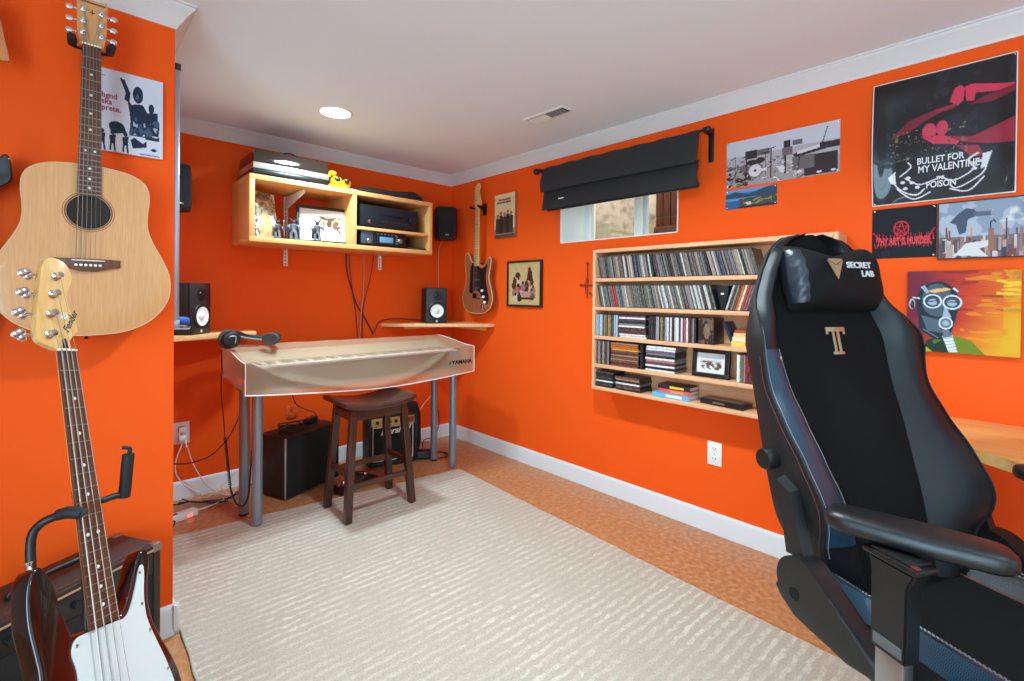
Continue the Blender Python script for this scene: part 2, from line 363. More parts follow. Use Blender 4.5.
# ================================================================== LIGHT
def lamp(loc, watt, col=(.64, .93, 1.08), r=.07, spread=150):
    l = bpy.data.lights.new('recessed_lamp', 'AREA'); l.shape = 'DISK'; l.size = 2*r; l.energy = watt; l.color = col; l.spread = math.radians(spread)
    o = bpy.data.objects.new('recessed_lamp', l); COL.objects.link(o); o.location = loc; return o
LENS = mat('lamp_lens', (1, 1, 1, 1), .5, emit=(1, .98, .95, 1), es=8)
spots = [(1.09, 2.57), (1.09, .95), (1.09, -.75), (-.55, .7)]
for k, (x, y) in enumerate(spots):
    t = thing('ceiling_light', ['round white recessed ceiling light glowing above the covered keyboard', 'round recessed ceiling light above the middle of the beige rug', 'round recessed ceiling light in front of the gaming chair seat', 'round recessed ceiling light in front of the guitar wall'][k], 'light', Matrix.Translation((x, y, CZ)))
    B().lathe([(.092, -.0005), (.092, -.004), (.086, -.007), (.078, -.005), (.078, -.0005)], n=40).build('trim_ring', WHITEP, t)
    B().lathe([(.0775, -.0005), (.0775, -.0035), (.05, -.0045), (.001, -.005)], n=40).build('lens', LENS, t)
    lamp((x, y, CZ-.012), [23, 28, 5, 1][k], [(.64, .93, 1.08), (.74, .93, 1.0), (.64, .93, 1.08), (.64, .93, 1.08)][k])
l = bpy.data.lights.new('window_fill', 'AREA'); l.shape = 'RECTANGLE'; l.size = RX1-RX0; l.size_y = RZ1-RZ0; l.energy = 7; l.color = (.4, .82, 1.2)  # added cool fill, set in the unseen rear window
o = bpy.data.objects.new('window_fill', l); COL.objects.link(o); o.location = ((RX0+RX1)/2, Y0-.08, (RZ0+RZ1)/2); o.rotation_euler = (PI/2, 0, 0)
l = bpy.data.lights.new('window_fill', 'AREA'); l.shape = 'RECTANGLE'; l.size = LZ1-LZ0; l.size_y = LY1-LY0; l.energy = 92; l.color = (.58, .91, 1.12)  # added main fill for ceiling and right wall, through the invented left opening
o = bpy.data.objects.new('window_fill', l); COL.objects.link(o); o.location = (X0-.08, (LY0+LY1)/2, (LZ0+LZ1)/2); o.rotation_euler = (0, -PI/2, 0)
l = bpy.data.lights.new('window_well_daylight', 'AREA'); l.shape = 'RECTANGLE'; l.size = .6; l.size_y = 2.4; l.energy = 50; l.color = (1, .98, .95)
o = bpy.data.objects.new('window_well_daylight', l); COL.objects.link(o); o.location = (3.02, 1.8, 2.75)
w = bpy.data.worlds.new('sky'); SC.world = w; w.use_nodes = True
w.node_tree.nodes['Background'].inputs[0].default_value = (1, .98, .94, 1); w.node_tree.nodes['Background'].inputs[1].default_value = .5
# ---- ceiling vent
a, c = P(528, 119, 'z', CZ), P(569, 109, 'z', CZ)
y1, y0, xc = 1.905, 1.645, 1.945
t = thing('ceiling_vent', 'white slotted air vent in the ceiling near the blind', 'vent', Matrix.Translation((xc, (y0+y1)/2, CZ)))
L = (y1-y0)/2
b = B(); b.box(-.05, .05, -L-.016, L+.016, -.003, -.0005); b.box(-.05, -.034, -L-.016, L+.016, -.007, -.003, .002); b.box(.034, .05, -L-.016, L+.016, -.007, -.003, .002); b.box(-.034, .034, -L-.016, -L, -.007, -.003, .002); b.box(-.034, .034, L, L+.016, -.007, -.003, .002)
b.build('vent_frame', WHITEP, t)
B().box(-.033, .033, -L+.001, L-.001, -.0042, -.0032).build('backing', mat('vent_shadow', rgb(60, 60, 60), .9), t)
for k in range(18):
    yy = -L+.012+k*(2*L-.024)/17
    B(Matrix.Translation((0, yy, -.0085)) @ Matrix.Rotation(.75 if k < 9 else -.75, 4, 'X')).box(-.033, .033, -.0052, .0052, -.0005, .0005).build('slat', WHITEP, t)
# ================================================================== RUG
c0, c1 = Vector((1.966, 2.585)), Vector((1.862, .45)); dy = (c1-c0).normalized(); dx = Vector((dy.y, -dy.x)); dx = -dx if dx.x > 0 else dx
RUGX, RUGY = 1.664, 3.0
mr, nt, bs = newmat('rug_wool')
tc = nt.nodes.new('ShaderNodeTexCoord'); wv = nt.nodes.new('ShaderNodeTexWave'); wv.wave_type = 'BANDS'; wv.bands_direction = 'Y'
wv.inputs['Scale'].default_value = 8.4; wv.inputs['Distortion'].default_value = 2.2; wv.inputs['Detail'].default_value = 2; wv.inputs['Detail Scale'].default_value = 2.2
na = nt.nodes.new('ShaderNodeTexNoise'); na.inputs['Scale'].default_value = 3.2; na.inputs['Detail'].default_value = 3
nb = nt.nodes.new('ShaderNodeTexNoise'); nb.inputs['Scale'].default_value = 170; nb.inputs['Detail'].default_value = 2
ng = nt.nodes.new('ShaderNodeTexNoise'); ng.inputs['Scale'].default_value = 45; ng.inputs['Detail'].default_value = 3
ra = ramp(nt, [(.36, (.25, .25, .25, 1)), (.62, (1, 1, 1, 1))]); rw = ramp(nt, [(.45, (0, 0, 0, 1)), (.8, (1, 1, 1, 1))])
mm = nt.nodes.new('ShaderNodeMath'); mm.operation = 'MULTIPLY'; m2 = nt.nodes.new('ShaderNodeMath'); m2.operation = 'MULTIPLY'
cmx = nt.nodes.new('ShaderNodeMix'); cmx.data_type = 'RGBA'; cmx.inputs['A'].default_value = rgb(182, 166, 149); cmx.inputs['B'].default_value = rgb(211, 198, 182); rg = ramp(nt, [(.34, (.1, .1, .1, 1)), (.62, (1, 1, 1, 1))])
c2 = nt.nodes.new('ShaderNodeMix'); c2.data_type = 'RGBA'; c2.blend_type = 'MULTIPLY'; c2.inputs['Factor'].default_value = .6
r3 = ramp(nt, [(.35, (.70, .68, .65, 1)), (.62, (1, 1, 1, 1))])
bp = nt.nodes.new('ShaderNodeBump'); bp.inputs['Strength'].default_value = .6; bp.inputs['Distance'].default_value = .003
ad = nt.nodes.new('ShaderNodeMath'); ad.operation = 'ADD'
for a, c in ((tc.outputs['Object'], wv.inputs['Vector']), (tc.outputs['Object'], na.inputs['Vector']), (tc.outputs['Object'], nb.inputs['Vector']), (tc.outputs['Object'], ng.inputs['Vector']),
             (na.outputs['Fac'], ra.inputs['Fac']), (wv.outputs['Fac'], rw.inputs['Fac']), (ra.outputs['Color'], mm.inputs[0]), (rw.outputs['Color'], mm.inputs[1]), (mm.outputs[0], m2.inputs[0]), (ng.outputs['Fac'], rg.inputs['Fac']), (rg.outputs['Color'], m2.inputs[1]),
             (m2.outputs[0], cmx.inputs['Factor']), (cmx.outputs['Result'], c2.inputs['A']), (nb.outputs['Fac'], r3.inputs['Fac']), (r3.outputs['Color'], c2.inputs['B']), (c2.outputs['Result'], bs.inputs['Base Color']),
             (m2.outputs[0], ad.inputs[0]), (nb.outputs['Fac'], ad.inputs[1]), (ad.outputs[0], bp.inputs['Height']), (bp.outputs['Normal'], bs.inputs['Normal'])): nt.links.new(a, c)
bs.inputs['Roughness'].default_value = .95; bs.inputs['Sheen Weight'].default_value = .2; bs.inputs['Specular IOR Level'].default_value = .1
o3 = Vector((c0.x, c0.y, 0))
t = thing('area_rug', 'large pale beige rug with fine raised stripes on the cork floor', 'rug', fr((-dx.x, -dx.y, 0), (-dy.x, -dy.y, 0), (0, 0, 1), o3))
b = B(); N = 120
def rugf(u, v):
    x = -RUGX*u+.0486*RUGY*v*u; y = -RUGY*v+.135*u*(1-v); e = .0025*math.sin(47*u+20*v)+.002*math.sin(90*v)
    return (x+(e if u in (0, 1) else 0), y+(e if v in (0, 1) else 0), .011+.0012*math.sin(x*40)*math.sin(y*33))
b.grid(rugf, 60, 100)
b.build('rug_pile', mr, t)
b = B(); b.grid(lambda u, v: (*rugf(.004+.992*u, .003+.994*v)[:2], .004), 8, 8); b.build('rug_backing', mat('rug_back', rgb(150, 140, 122), .95), t)
b = B()
edge = [rugf(k/30, 0) for k in range(31)]+[rugf(1, k/30) for k in range(31)]+[rugf(1-k/30, 1) for k in range(31)]+[rugf(0, 1-k/30) for k in range(31)]
b.tube([(x, y, .0062) for x, y, z in edge], .0052, 8, 0)
b.build('rug_binding', mat('rug_edge', rgb(186, 175, 155), .95, bump=.4, scale=300), t)
RUGZ = .0125
# ================================================================== BACK WALL: SHELF UNIT AND WHAT IS ON IT
UX0, UX1, UY0, UZ0, UZ1, T_ = .752, 1.952, 2.905, 1.482, 1.858, .028
UD = 1.352
BX = wood('pale_beech', rgb(218, 152, 88), rgb(232, 172, 108), .4, 'X', 5, 12)
BZ = wood('pale_beech_upright', rgb(212, 146, 84), rgb(228, 168, 104), .4, 'Z', 5, 12)
t = thing('wall_shelf', 'long open box shelf of pale wood fixed to the back wall', 'shelf', Matrix.Translation((UX0, UY0, UZ0)))
w_, d_, h_ = UX1-UX0, DY-UY0-.004, UZ1-UZ0
B().box(0, w_, 0, d_, h_-T_, h_, .0015).build('top_panel', BX, t); B().box(0, w_, 0, d_, 0, T_, .0015).build('bottom_panel', BX, t)
for nm, x in (('side_panel', 0), ('side_panel', w_-T_), ('divider', UD-UX0-T_/2+.01)): B().box(x, x+T_, .001, d_, T_, h_-T_, .0015).build(nm, BZ, t)
xd = UD-UX0+T_/2+.01; SH = 1.632-UZ0
B().box(xd, w_-T_, .004, d_, SH-.02, SH, .0015).build('inner_shelf', BX, t)
# shelf standards with brackets (white slotted rails on the wall)
for k, (xr, zt, zb) in enumerate(((1.066, UZ1-T_-.004, 1.373), (1.739, UZ0-.002, 1.375))):
    r = thing('shelf_bracket', ['white slotted wall rail with bracket under the left half of the wall shelf', 'short white slotted wall rail under the right half of the wall shelf'][k], 'bracket', Matrix.Translation((xr, DY-.006, zb)))
    b = B(); L = zt-zb
    nb = int(L/.022)
    b.box(-.0125, .0125, -.004, -.0005, 0, L); b.box(-.0125, -.009, -.012, -.004, 0, L); b.box(.009, .0125, -.012, -.004, 0, L)
    b.build('slotted_rail', WHITEP, r)
    sl = B()
    for q in range(nb): sl.box(-.003, .003, -.0046, -.0041, .008+q*.022, .008+q*.022+.011)
    sl.build('slots', mat('slot_dark', rgb(120, 60, 50), .8), r)
    if k == 0:
        br = B(); br.loft([[(-.006, -.012, L-.085), (.006, -.012, L-.085), (.006, -.012, L-.004), (-.006, -.012, L-.004)], [(-.006, -.33, L-.022), (.006, -.33, L-.022), (.006, -.33, L-.004), (-.006, -.33, L-.004)]])
        br.build('bracket_arm', WHITEP, r)
# --- record player on top
tx0, tx1, ty0, ty1 = .775, 1.205, 2.93, 3.235
t = thing('turntable', 'silver and black record player with smoked lid on top of the wall shelf', 'turntable', Matrix.Translation((tx0, ty0, UZ1)))
W_, D_ = tx1-tx0, ty1-ty0
TTB = mat('turntable_black', rgb(26, 25, 26), .35); SILV = mat('champagne_silver', rgb(206, 196, 180), .32, .75)
for x in (.04, W_-.04):
    for y in (.035, D_-.035): B().lathe([(.014, 0), (.016, .004), (.016, .012), (.011, .016)], Matrix.Translation((x, y, 0))).build('foot', CHROME, t)
B().box(0, W_, 0, D_, .014, .038, .004).build('base', TTB, t)
B().box(0, W_, -.002, D_, .0385, .074, .005).build('plinth', SILV, t)
B().lathe([(.001, 0), (.138, 0), (.142, .004), (.142, .012), (.134, .0145), (.001, .0145)], Matrix.Translation((.17, D_/2, .0745)), 48).build('platter', mat('platter', rgb(30, 30, 32), .5), t)
b = B(); b.tube([(W_-.055, D_-.05, .095), (W_-.06, D_/2, .098), (W_-.1, .06, .094)], .0045); b.lathe([(.02, .075), (.02, .09), (.01, .1)], Matrix.Translation((W_-.055, D_-.05, 0))); b.build('tonearm', CHROME, t)
SMOKE, nt, bs = newmat('smoked_acrylic'); bs.inputs['Base Color'].default_value = rgb(48, 36, 31); bs.inputs['Roughness'].default_value = .07; bs.inputs['Alpha'].default_value = .90
b = B(); zt, q = .150, .012
b.loft([[(.004, .0, .0745), (W_-.004, .0, .0745), (W_-.004, D_-.004, .0745), (.004, D_-.004, .0745)], [(.008, .004, zt-q), (W_-.008, .004, zt-q), (W_-.008, D_-.008, zt-q), (.008, D_-.008, zt-q)], [(.018, .014, zt), (W_-.018, .014, zt), (W_-.018, D_-.016, zt), (.018, D_-.016, zt)]])
lid = b.build('dust_cover', SMOKE, t)
# cable loop on the lid
b = B(); b.tube([(1.02, 3.12, UZ1+.158), (.985, 3.12, UZ1+.172), (.985, 3.10, UZ1+.19), (1.02, 3.09, UZ1+.2), (1.06, 3.09, UZ1+.19), (1.09, 3.10, UZ1+.172), (1.1, 3.12, UZ1+.157), (1.05, 3.14, UZ1+.156), (1.03, 3.17, UZ1+.157)], .0045, 8, 5)
tag(b.build('cable_coil', BLACK), 'small loop of black cable lying on the record player lid', 'cable')
# --- yellow toy, white roll and black bag
t = thing('toy_figure', 'small yellow toy with big round dark eyes beside the record player', 'toy', Matrix.Translation((1.262, 2.955, UZ1)) @ Matrix.Rotation(-.35, 4, 'Z') @ Matrix.Scale(1.2, 4))
YEL = mat('toy_yellow', rgb(238, 178, 24), .4)
b = B(); b.ell((0, 0, .034), (.032, .028, .033)); b.ell((-.028, -.004, .012), (.013, .018, .011)); b.ell((.028, -.004, .012), (.013, .018, .011)); b.ell((.05, .0, .03), (.022, .02, .026)); b.build('body', YEL, t)
b = B(); b.ell((-.02, .004, .08), (.022, .018, .014)); b.tube([(-.034, .0, .058), (-.036, .0, .072), (-.026, .0, .082)], .008); b.build('head_tuft', YEL, t)
for x, z in ((.004, .046), (.05, .04)): B().ell((x, -.026, z), (.0135, .006, .0145)).build('eye', mat('toy_eye', rgb(50, 18, 12), .2), t)
b = B(Matrix.Translation((1.34, 2.955, UZ1)) @ Matrix.Rotation(.1, 4, 'Z')); b.loft([[(-.05, -.02, .001), (.06, -.02, .001), (.06, .03, .001), (-.05, .03, .001)], [(-.052, -.022, .012), (.058, -.02, .01), (.056, .03, .014), (-.048, .03, .016)], [(-.03, -.01, .017), (.04, -.01, .014), (.04, .024, .017), (-.03, .024, .02)]])
tag(b.build('folded_cloth', mat('white_cloth', rgb(230, 222, 212), .9)), 'small folded white cloth beside the yellow toy on the wall shelf', 'cloth')
b = B(Matrix.Translation((1.42, 3.16, UZ1))); b.lathe([(.001, 0), (.028, 0), (.03, .004), (.03, .26), (.028, .264), (.001, .264)], Matrix.Rotation(PI/2, 4, 'Y') @ Matrix.Translation((-.031, 0, 0)), 20)
tag(b.build('paper_roll', PAPERW), 'white paper roll lying behind the flat black case on the wall shelf', 'roll')
t = thing('instrument_case', 'flat soft black case lying along the right end of the wall shelf top', 'case', Matrix.Translation((1.39, 2.925, UZ1)))
b = B(); rings = []
for i in range(15):
    u = i/14; x = .53*u; hh = .040+.036*u+.006*math.sin(9*u); e = max(.25, min(1, 6*u+.25, 6*(1-u)+.35))
    y0, y1 = .03-.012*math.sin(4*u), .17
    rings.append([(x, y0, .002), (x, y1, .002), (x, y1+.004, hh*.6*e), (x, y1-.03, hh*e), (x, (y0+y1)/2, hh*e*1.04+.003*math.sin(23*u)), (x, y0+.02, hh*e*.92), (x, y0-.006, hh*.5*e)])
b.loft(rings); b.build('padded_body', mat('black_nylon', rgb(22, 22, 24), .75, bump=.5, scale=60), t)
b = B(); b.tube([(.01, .018, .016), (.2, .016, .026), (.36, .02, .034), (.52, .018, .034)], .003); b.build('zip', DKGREY, t)
# --- inside the unit: magazine, figurines, framed picture, receiver, slab, compact player
iz = UZ0+T_+.0005
a = Art(60, 84, lc(196, 172, 140)); n = a.noise(7, 3); n2 = a.noise(14, 9)
a.put(n > .55, lc(150, 128, 104)); a.put(n2 > .62, lc(92, 80, 72)); a.put((n < .42), lc(222, 208, 182)); a.poly([(.3, .95), (.42, .5), (.66, .42), (.86, .72), (.7, 1)], lc(196, 136, 84), .7); a.poly([(.45, .9), (.52, .55), (.66, .5), (.72, .8)], lc(214, 164, 106), .7)
a.put((a.u < .28) & (n2 > .5), lc(88, 82, 80)); a.ell(.5, .12, .3, .06, lc(120, 80, 60), .7)
for k in range(5): a.line([(.3+.03*k, .25+.035*k), (.62+.02*k, .22+.035*k)], .012, lc(96, 60, 48), .8)
mg = thing('record_sleeve', 'tan and brown illustrated record sleeve leaning inside the wall shelf', 'record sleeve', Matrix.Translation((.868, 3.02, iz)) @ Matrix.Rotation(.48, 4, 'Z') @ Matrix.Rotation(PI/2-.14, 4, 'X') @ Matrix.Translation((0, .1405, 0)))
a.sheet('printed_cover', .19, .28, ART, mg, .0022); B().box(-.095, .095, -.14, .14, -.002, .002).build('sleeve', PAPERW, mg)
def knight(M, nm, lb, s=1.0, dark=False):                    # small armoured tabletop figurine
    t = thing(nm, lb, 'figurine', M @ Matrix.Scale(s, 4))
    m1 = mat('pewter', rgb(150, 152, 156), .35, .8); m2 = mat('pewter_dark', rgb(58, 60, 64), .45, .6); m3 = mat('olive_cloth', rgb(86, 92, 62), .8)
    B().lathe([(.03, 0), (.03, .006), (.026, .009)]).build('base', m2, t)
    b = B(); b.tube([(-.012, 0, .008), (-.014, -.002, .035), (-.009, 0, .06)], [.010, .009, .011]); b.tube([(.014, -.006, .008), (.013, -.006, .035), (.008, 0, .06)], [.010, .009, .011]); b.loft([[(r*math.cos(k*PI/5), r*.7*math.sin(k*PI/5), z) for k in range(10)] for r, z in ((.018, .055), (.014, .068), (.02, .088), (.024, .1), (.012, .108))]); b.tube([(-.022, 0, .098), (-.036, -.01, .08), (-.03, -.026, .066)], .008); b.tube([(.022, 0, .098), (.038, -.006, .082), (.03, -.026, .076)], .008); b.build('body', m1, t)
    b = B(); b.ell((0, -.002, .118), (.011, .012, .014)); b.tube([(-.008, 0, .126), (-.02, 0, .138), (-.018, 0, .15)], [.004, .003, .001]); b.tube([(.008, 0, .126), (.02, 0, .138), (.018, 0, .15)], [.004, .003, .001]); b.build('helmet', m2, t)
    b = B(); b.loft([[(-.03, .012, .02), (.03, .012, .02), (.03, .018, .02), (-.03, .018, .02)], [(-.022, .01, .1), (.022, .01, .1), (.022, .015, .1), (-.022, .015, .1)]]); b.build('cape', m3 if not dark else m2, t)
    b = B(); b.tube([(.034, -.03, .02), (.03, -.03, .12)], .0028); b.ell((.03, -.03, .125), (.006, .003, .012)); b.build('weapon', m1, t)
    B().ell((-.03, -.032, .066), (.016, .005, .02)).build('shield', m2, t)
knight(Matrix.Translation((.912, 2.955, iz)) @ Matrix.Rotation(.3, 4, 'Z'), 'armoured_figurine', 'crouched olive and silver armoured figurine leftmost inside the wall shelf', .82)
knight(Matrix.Translation((1.005, 2.96, iz)) @ Matrix.Rotation(-.2, 4, 'Z'), 'armoured_figurine', 'silver armoured figurine standing in front of the white slotted rail', .92, True)
knight(Matrix.Translation((1.135, 2.935, iz)), 'armoured_figurine', 'tall silver armoured figurine in front of the framed picture on the wall shelf', .95, True)
a = Art(72, 52, lc(232, 224, 214)); a.rect(.40, .22, .86, .80, lc(178, 150, 120)); n = a.noise(10, 5); n2 = a.noise(5, 8)
a.put((a.u > .4) & (a.u < .86) & (a.t > .22) & (a.t < .8) & (n > .53), lc(98, 76, 62)); a.put((a.u > .4) & (a.u < .86) & (a.t > .4) & (a.t < .8) & (n2 < .42), lc(222, 206, 180)); a.ell(.62, .45, .05, .1, lc(92, 66, 50)); a.ell(.74, .5, .05, .12, lc(120, 88, 66))
t = thing('framed_picture', 'black framed picture with wide white mount inside the wall shelf', 'picture', Matrix.Translation((1.215, 3.03, iz)) @ Matrix.Rotation(-.10, 4, 'Z') @ Matrix.Rotation(PI/2-.10, 4, 'X') @ Matrix.Translation((0, .1185, 0)))
def frame_bars(t, w, h, bw, d, mt, name='frame'):
    b = B(); b.box(-w/2, w/2, h/2-bw, h/2, -d/2, d/2, .002); b.box(-w/2, w/2, -h/2, -h/2+bw, -d/2, d/2, .002); b.box(-w/2, -w/2+bw, -h/2+bw, h/2-bw, -d/2, d/2, .002); b.box(w/2-bw, w/2, -h/2+bw, h/2-bw, -d/2, d/2, .002); return b.build(name, mt, t)
frame_bars(t, .325, .235, .018, .024, mat('black_frame', rgb(26, 24, 25), .35)); a.sheet('mounted_print', .29, .2, ART, t, .004); B().box(-.145, .145, -.1, .1, -.008, .002).build('backing_board', DKGREY, t)
# receiver
AMPB = mat('hifi_black', rgb(30, 32, 38), .35, .3)
def hifi(nm, lb, x0, y0, z0, w, d, h, fn, cat):
    t = thing(nm, lb, cat, Matrix.Translation((x0, y0, z0)))
    for x in (.03, w-.03):
        for y in (.03, d-.03): B().lathe([(.012, 0), (.013, .004), (.011, .012)], Matrix.Translation((x, y, 0))).build('foot', RUBBER, t)
    B().box(.002, w-.002, .012, d, .010, h, .002).build('case', BLACKM, t)
    B().box(0, w, 0, .0115, .012, h+.001, .003).build('front_panel', AMPB, t)
    fn(t, fr((1, 0, 0), (0, 0, 1), (0, -1, 0), (0, -.0002, 0))); return t
def recv(t, M):
    b = B(M); b.box(.14, .30, .085, .095, 0, .0015, .0007); b.build('display_window', mat('display_dark', rgb(12, 18, 30), .12), t)
    b = B(M); b.lathe([(.024, 0), (.024, .012), (.021, .016), (.001, .016)], Matrix.Translation((.385, .075, 0))); b.build('volume_knob', BLACK, t)
    b = B(M); b.lathe([(.012, 0), (.012, .008), (.001, .009)], Matrix.Translation((.06, .04, 0))); b.build('selector_knob', CHROME, t)
    for k in range(7): B(M).box(.15+.03*k, .168+.03*k, .046, .052, 0, .003, .001).build('button', DKGREY, t)
    b = B(M); b.box(.11, .36, .024, .03, 0, .0012); b.build('groove', BLACKM, t)
hifi('stereo_receiver', 'wide black stereo receiver on the upper right shelf of the wall unit', 1.412, 2.93, UZ0+SH+.0006, .435, .30, .148, recv, 'receiver')
def compact(t, M):
    b = B(M); b.box(.135, .235, .03, .068, 0, .002, .001); b.build('display_window', mat('display_blue', rgb(92, 140, 168), .15), t)
    for k in range(2): B(M).lathe([(.016, 0), (.016, .01), (.013, .013), (.001, .013)], Matrix.Translation((.055 if k == 0 else .285, .035 if k == 0 else .05, 0))).build('dial', STEEL, t)
    for k in range(6): B(M).box(.115+.026*k, .13+.026*k, .082, .09, 0, .003, .001).build('button', STEEL, t)
    for k in range(4): B(M).box(.255, .27, .025+.016*k, .034+.016*k, 0, .003, .001).build('button', STEEL, t)
    b = B(M); b.box(.004, .085, .016, .1, 0, .001, .0005); b.build('silver_side_plate', mat('blue_grey_metal', rgb(96, 110, 126), .35, .7), t)
hifi('compact_hifi', 'small blue grey player with lit display under the stereo receiver', 1.412, 2.925, iz, .335, .26, .102, compact, 'player')
t = thing('black_box', 'thin black box lying at the right of the small player in the wall shelf', 'box', Matrix.Translation((1.762, 2.93, iz))); B().box(0, .155, 0, .2, 0, .016, .003).build('case', BLACK, t); B().box(.01, .145, -.0015, .0005, .004, .012, .0005).build('front_panel', DKGREY, t)
# ================================================================== SATELLITE SPEAKERS ON THE BACK WALL
def satellite(lb, x, y, z, rz, wall):
    t = thing('wall_speaker', lb, 'speaker', Matrix.Translation((x, y, z)) @ Matrix.Rotation(rz, 4, 'Z'))
    b = B(); pr = []
    for zz, s in ((-.128, .86), (-.12, .95), (-.08, 1), (.08, 1), (.12, .95), (.128, .86)):
        pr.append([(-.088*s, -.055*s, zz), (-.06*s, -.085*s, zz), (.06*s, -.085*s, zz), (.088*s, -.055*s, zz), (.082*s, .05, zz), (.05*s, .085, zz), (-.05*s, .085, zz), (-.082*s, .05, zz)])
    b.loft(pr); b.build('cabinet', mat('speaker_black', rgb(28, 28, 30), .5), t)
    b = B(); b.loft([[(-.078*s, -.062*s-.002, zz), (-.052*s, -.088*s-.002, zz), (.052*s, -.088*s-.002, zz), (.078*s, -.062*s-.002, zz), (.06*s, -.07*s, zz), (-.06*s, -.07*s, zz)] for zz, s in ((-.112, .93), (-.08, 1), (.08, 1), (.112, .93))]); b.build('grille', mat('grille_cloth', rgb(20, 20, 21), .85, bump=.8, scale=600), t)
    b = B(); b.box(-.012, .012, -.0925, -.0905, -.098, -.09, .0005); b.build('badge', STEEL, t)
    b = B(); b.box(-.02, .02, .08, .12, -.03, .03, .003); b.build('wall_bracket', BLACK, t)
    return t
satellite('black wall speaker high in the corner right of the wall shelf', 2.225, 3.135, 1.757, -.42, 0)
satellite('black wall speaker half hidden behind the whiteboard edge', .425, 3.17, 1.768, .5, 0)
b = B(); b.tube([(2.25, 3.2, 1.63), (2.262, 3.27, 1.55), (2.27, 3.285, 1.3), (2.275, 3.285, 1.1), (2.25, 3.27, 1.0), (2.24, 3.27, .985)], .0022)
tag(b.build('speaker_wire', mat('white_wire', rgb(214, 170, 150), .5)), 'thin white wire running down the corner from the right wall speaker', 'wire')
# ================================================================== CORNER SHELVES AND MONITORS
SZ = .973
def corner_shelf(lb, poly, z):
    t = thing('corner_shelf', lb, 'shelf', Matrix.Translation((0, 0, z-.024)))
    B().prism(poly, 0, .024, None, .0015).build('board', MAPLE, t)
    return t
cs = corner_shelf('pale wood corner shelf under the right studio monitor', [(1.76, DY-.002), (1.79, 3.20), (2.37, 2.735), (WX-.002, 2.735), (WX-.002, DY-.002)], SZ)
b = B(); b.box(1.95, 2.35, DY-.03, DY-.004, -.03, -.001, .002); b.box(WX-.03, WX-.004, 2.82, 3.2, -.03, -.001, .002); b.build('batten', MAPLE, cs)
cs = corner_shelf('pale wood corner shelf under the left studio monitor', [(SX+.002, 2.90), (.43, 2.95), (.845, 3.105), (.858, DY-.002), (SX+.002, DY-.002)], .967)
b = B(); b.box(.35, .8, DY-.03, DY-.004, -.03, -.001, .002); b.build('batten', MAPLE, cs)
def monitor(lb, x, y, z, rz, s=1.0):
    t = thing('studio_monitor', lb, 'speaker', Matrix.Translation((x, y, z)) @ Matrix.Rotation(rz, 4, 'Z') @ Matrix.Scale(s, 4))
    w, h, d = .17, .285, .20                                  # front faces local -y
    B().box(-w/2, w/2, .012, d, 0, h, .004).build('cabinet', mat('monitor_black', rgb(30, 29, 30), .55, bump=.2, scale=400), t)
    B().box(-w/2, w/2, -.004, .0125, 0, h, .006).build('baffle', mat('monitor_front', rgb(38, 38, 40), .45), t)
    M = fr((1, 0, 0), (0, 0, 1), (0, -1, 0), (0, -.004, 0))
    wf = Matrix.Translation((0, .1, 0))
    B(M).lathe([(.072, 0), (.072, .004), (.068, .007), (.063, .006), (.0625, 0)], wf, 40).build('woofer_ring', BLACK, t)
    B(M).lathe([(.0625, .0005), (.0615, .006), (.056, .0062), (.052, .002)], wf, 40, False).build('surround', mat('rubber_surround', rgb(34, 34, 36), .6), t)
    B(M).lathe([(.053, .0035), (.04, -.001), (.022, -.0035), (.02, -.003)], wf @ Matrix.Translation((0, 0, .0045)), 40, False).build('woofer_cone', mat('white_cone', rgb(236, 234, 228), .5), t)
    B(M).lathe([(.0215, -.0032), (.02, .002), (.012, .006), (.001, .0075)], wf @ Matrix.Translation((0, 0, .0045)), 28).build('dust_cap', mat('cap_white', rgb(222, 220, 214), .45), t)
    tw = Matrix.Translation((0, .222, 0))
    B(M).lathe([(.036, .0002), (.036, .002), (.034, .003), (.018, .0008), (.0165, .0008)], tw, 32, False).build('waveguide', BLACK, t)
    B(M).lathe([(.0165, .0008), (.013, .005), (.006, .007), (.001, .0075)], tw, 24).build('tweeter_dome', mat('dome_black', rgb(16, 16, 17), .3), t)
    b = B(M); T = Matrix.Translation((0, .019, 0))
    b.lathe([(.0085, .0002), (.0085, .0016), (.001, .0018)], T, 20); b.build('emblem', mat('emblem_grey', rgb(214, 214, 216), .3, .2), t)
    B(M).box(-.045, .045, .263, .2655, .0002, .0008).build('top_line', DKGREY, t)
    return t
monitor('black studio monitor with white cone on the right corner shelf', 2.085, 3.035, SZ+.0005, -.38, .95)
monitor('black studio monitor with white cone on the left corner shelf, turned sideways', .552, 3.05, .9675, .82, .98)
# ================================================================== WHITEBOARD ON THE ALCOVE WALL (seen edge on)
t = thing('whiteboard', 'aluminium framed whiteboard seen edge on at the alcove corner', 'whiteboard', Matrix.Translation((SX, 2.045, 1.083)))
H = 1.995-1.083; L = .86
ALU = mat('aluminium', rgb(178, 184, 196), .3, .85)
b = B(); b.box(.002, .02, 0, .022, 0, H, .003); b.box(.002, .02, L-.022, L, 0, H, .003); b.box(.002, .02, .022, L-.022, 0, .022, .003); b.box(.002, .02, .022, L-.022, H-.022, H, .003); b.build('frame', ALU, t)
B().box(.004, .012, .022, L-.022, .022, H-.022).build('board', mat('gloss_white', rgb(240, 240, 242), .15), t)
for z in (0, H): B().box(.001, .022, -.001, .026, z-.013, z+.013, .003).build('corner_cap', DKGREY if z else ALU, t)
b = B(); b.prism([(.002, 0), (.06, -.002), (.064, .008), (.062, .009), (.057, .003), (.002, .006)], 0, .52, fr((1, 0, 0), (0, 0, 1), (0, -1, 0), (0, .58, -.022)) , 0); b.build('pen_tray', ALU, t)
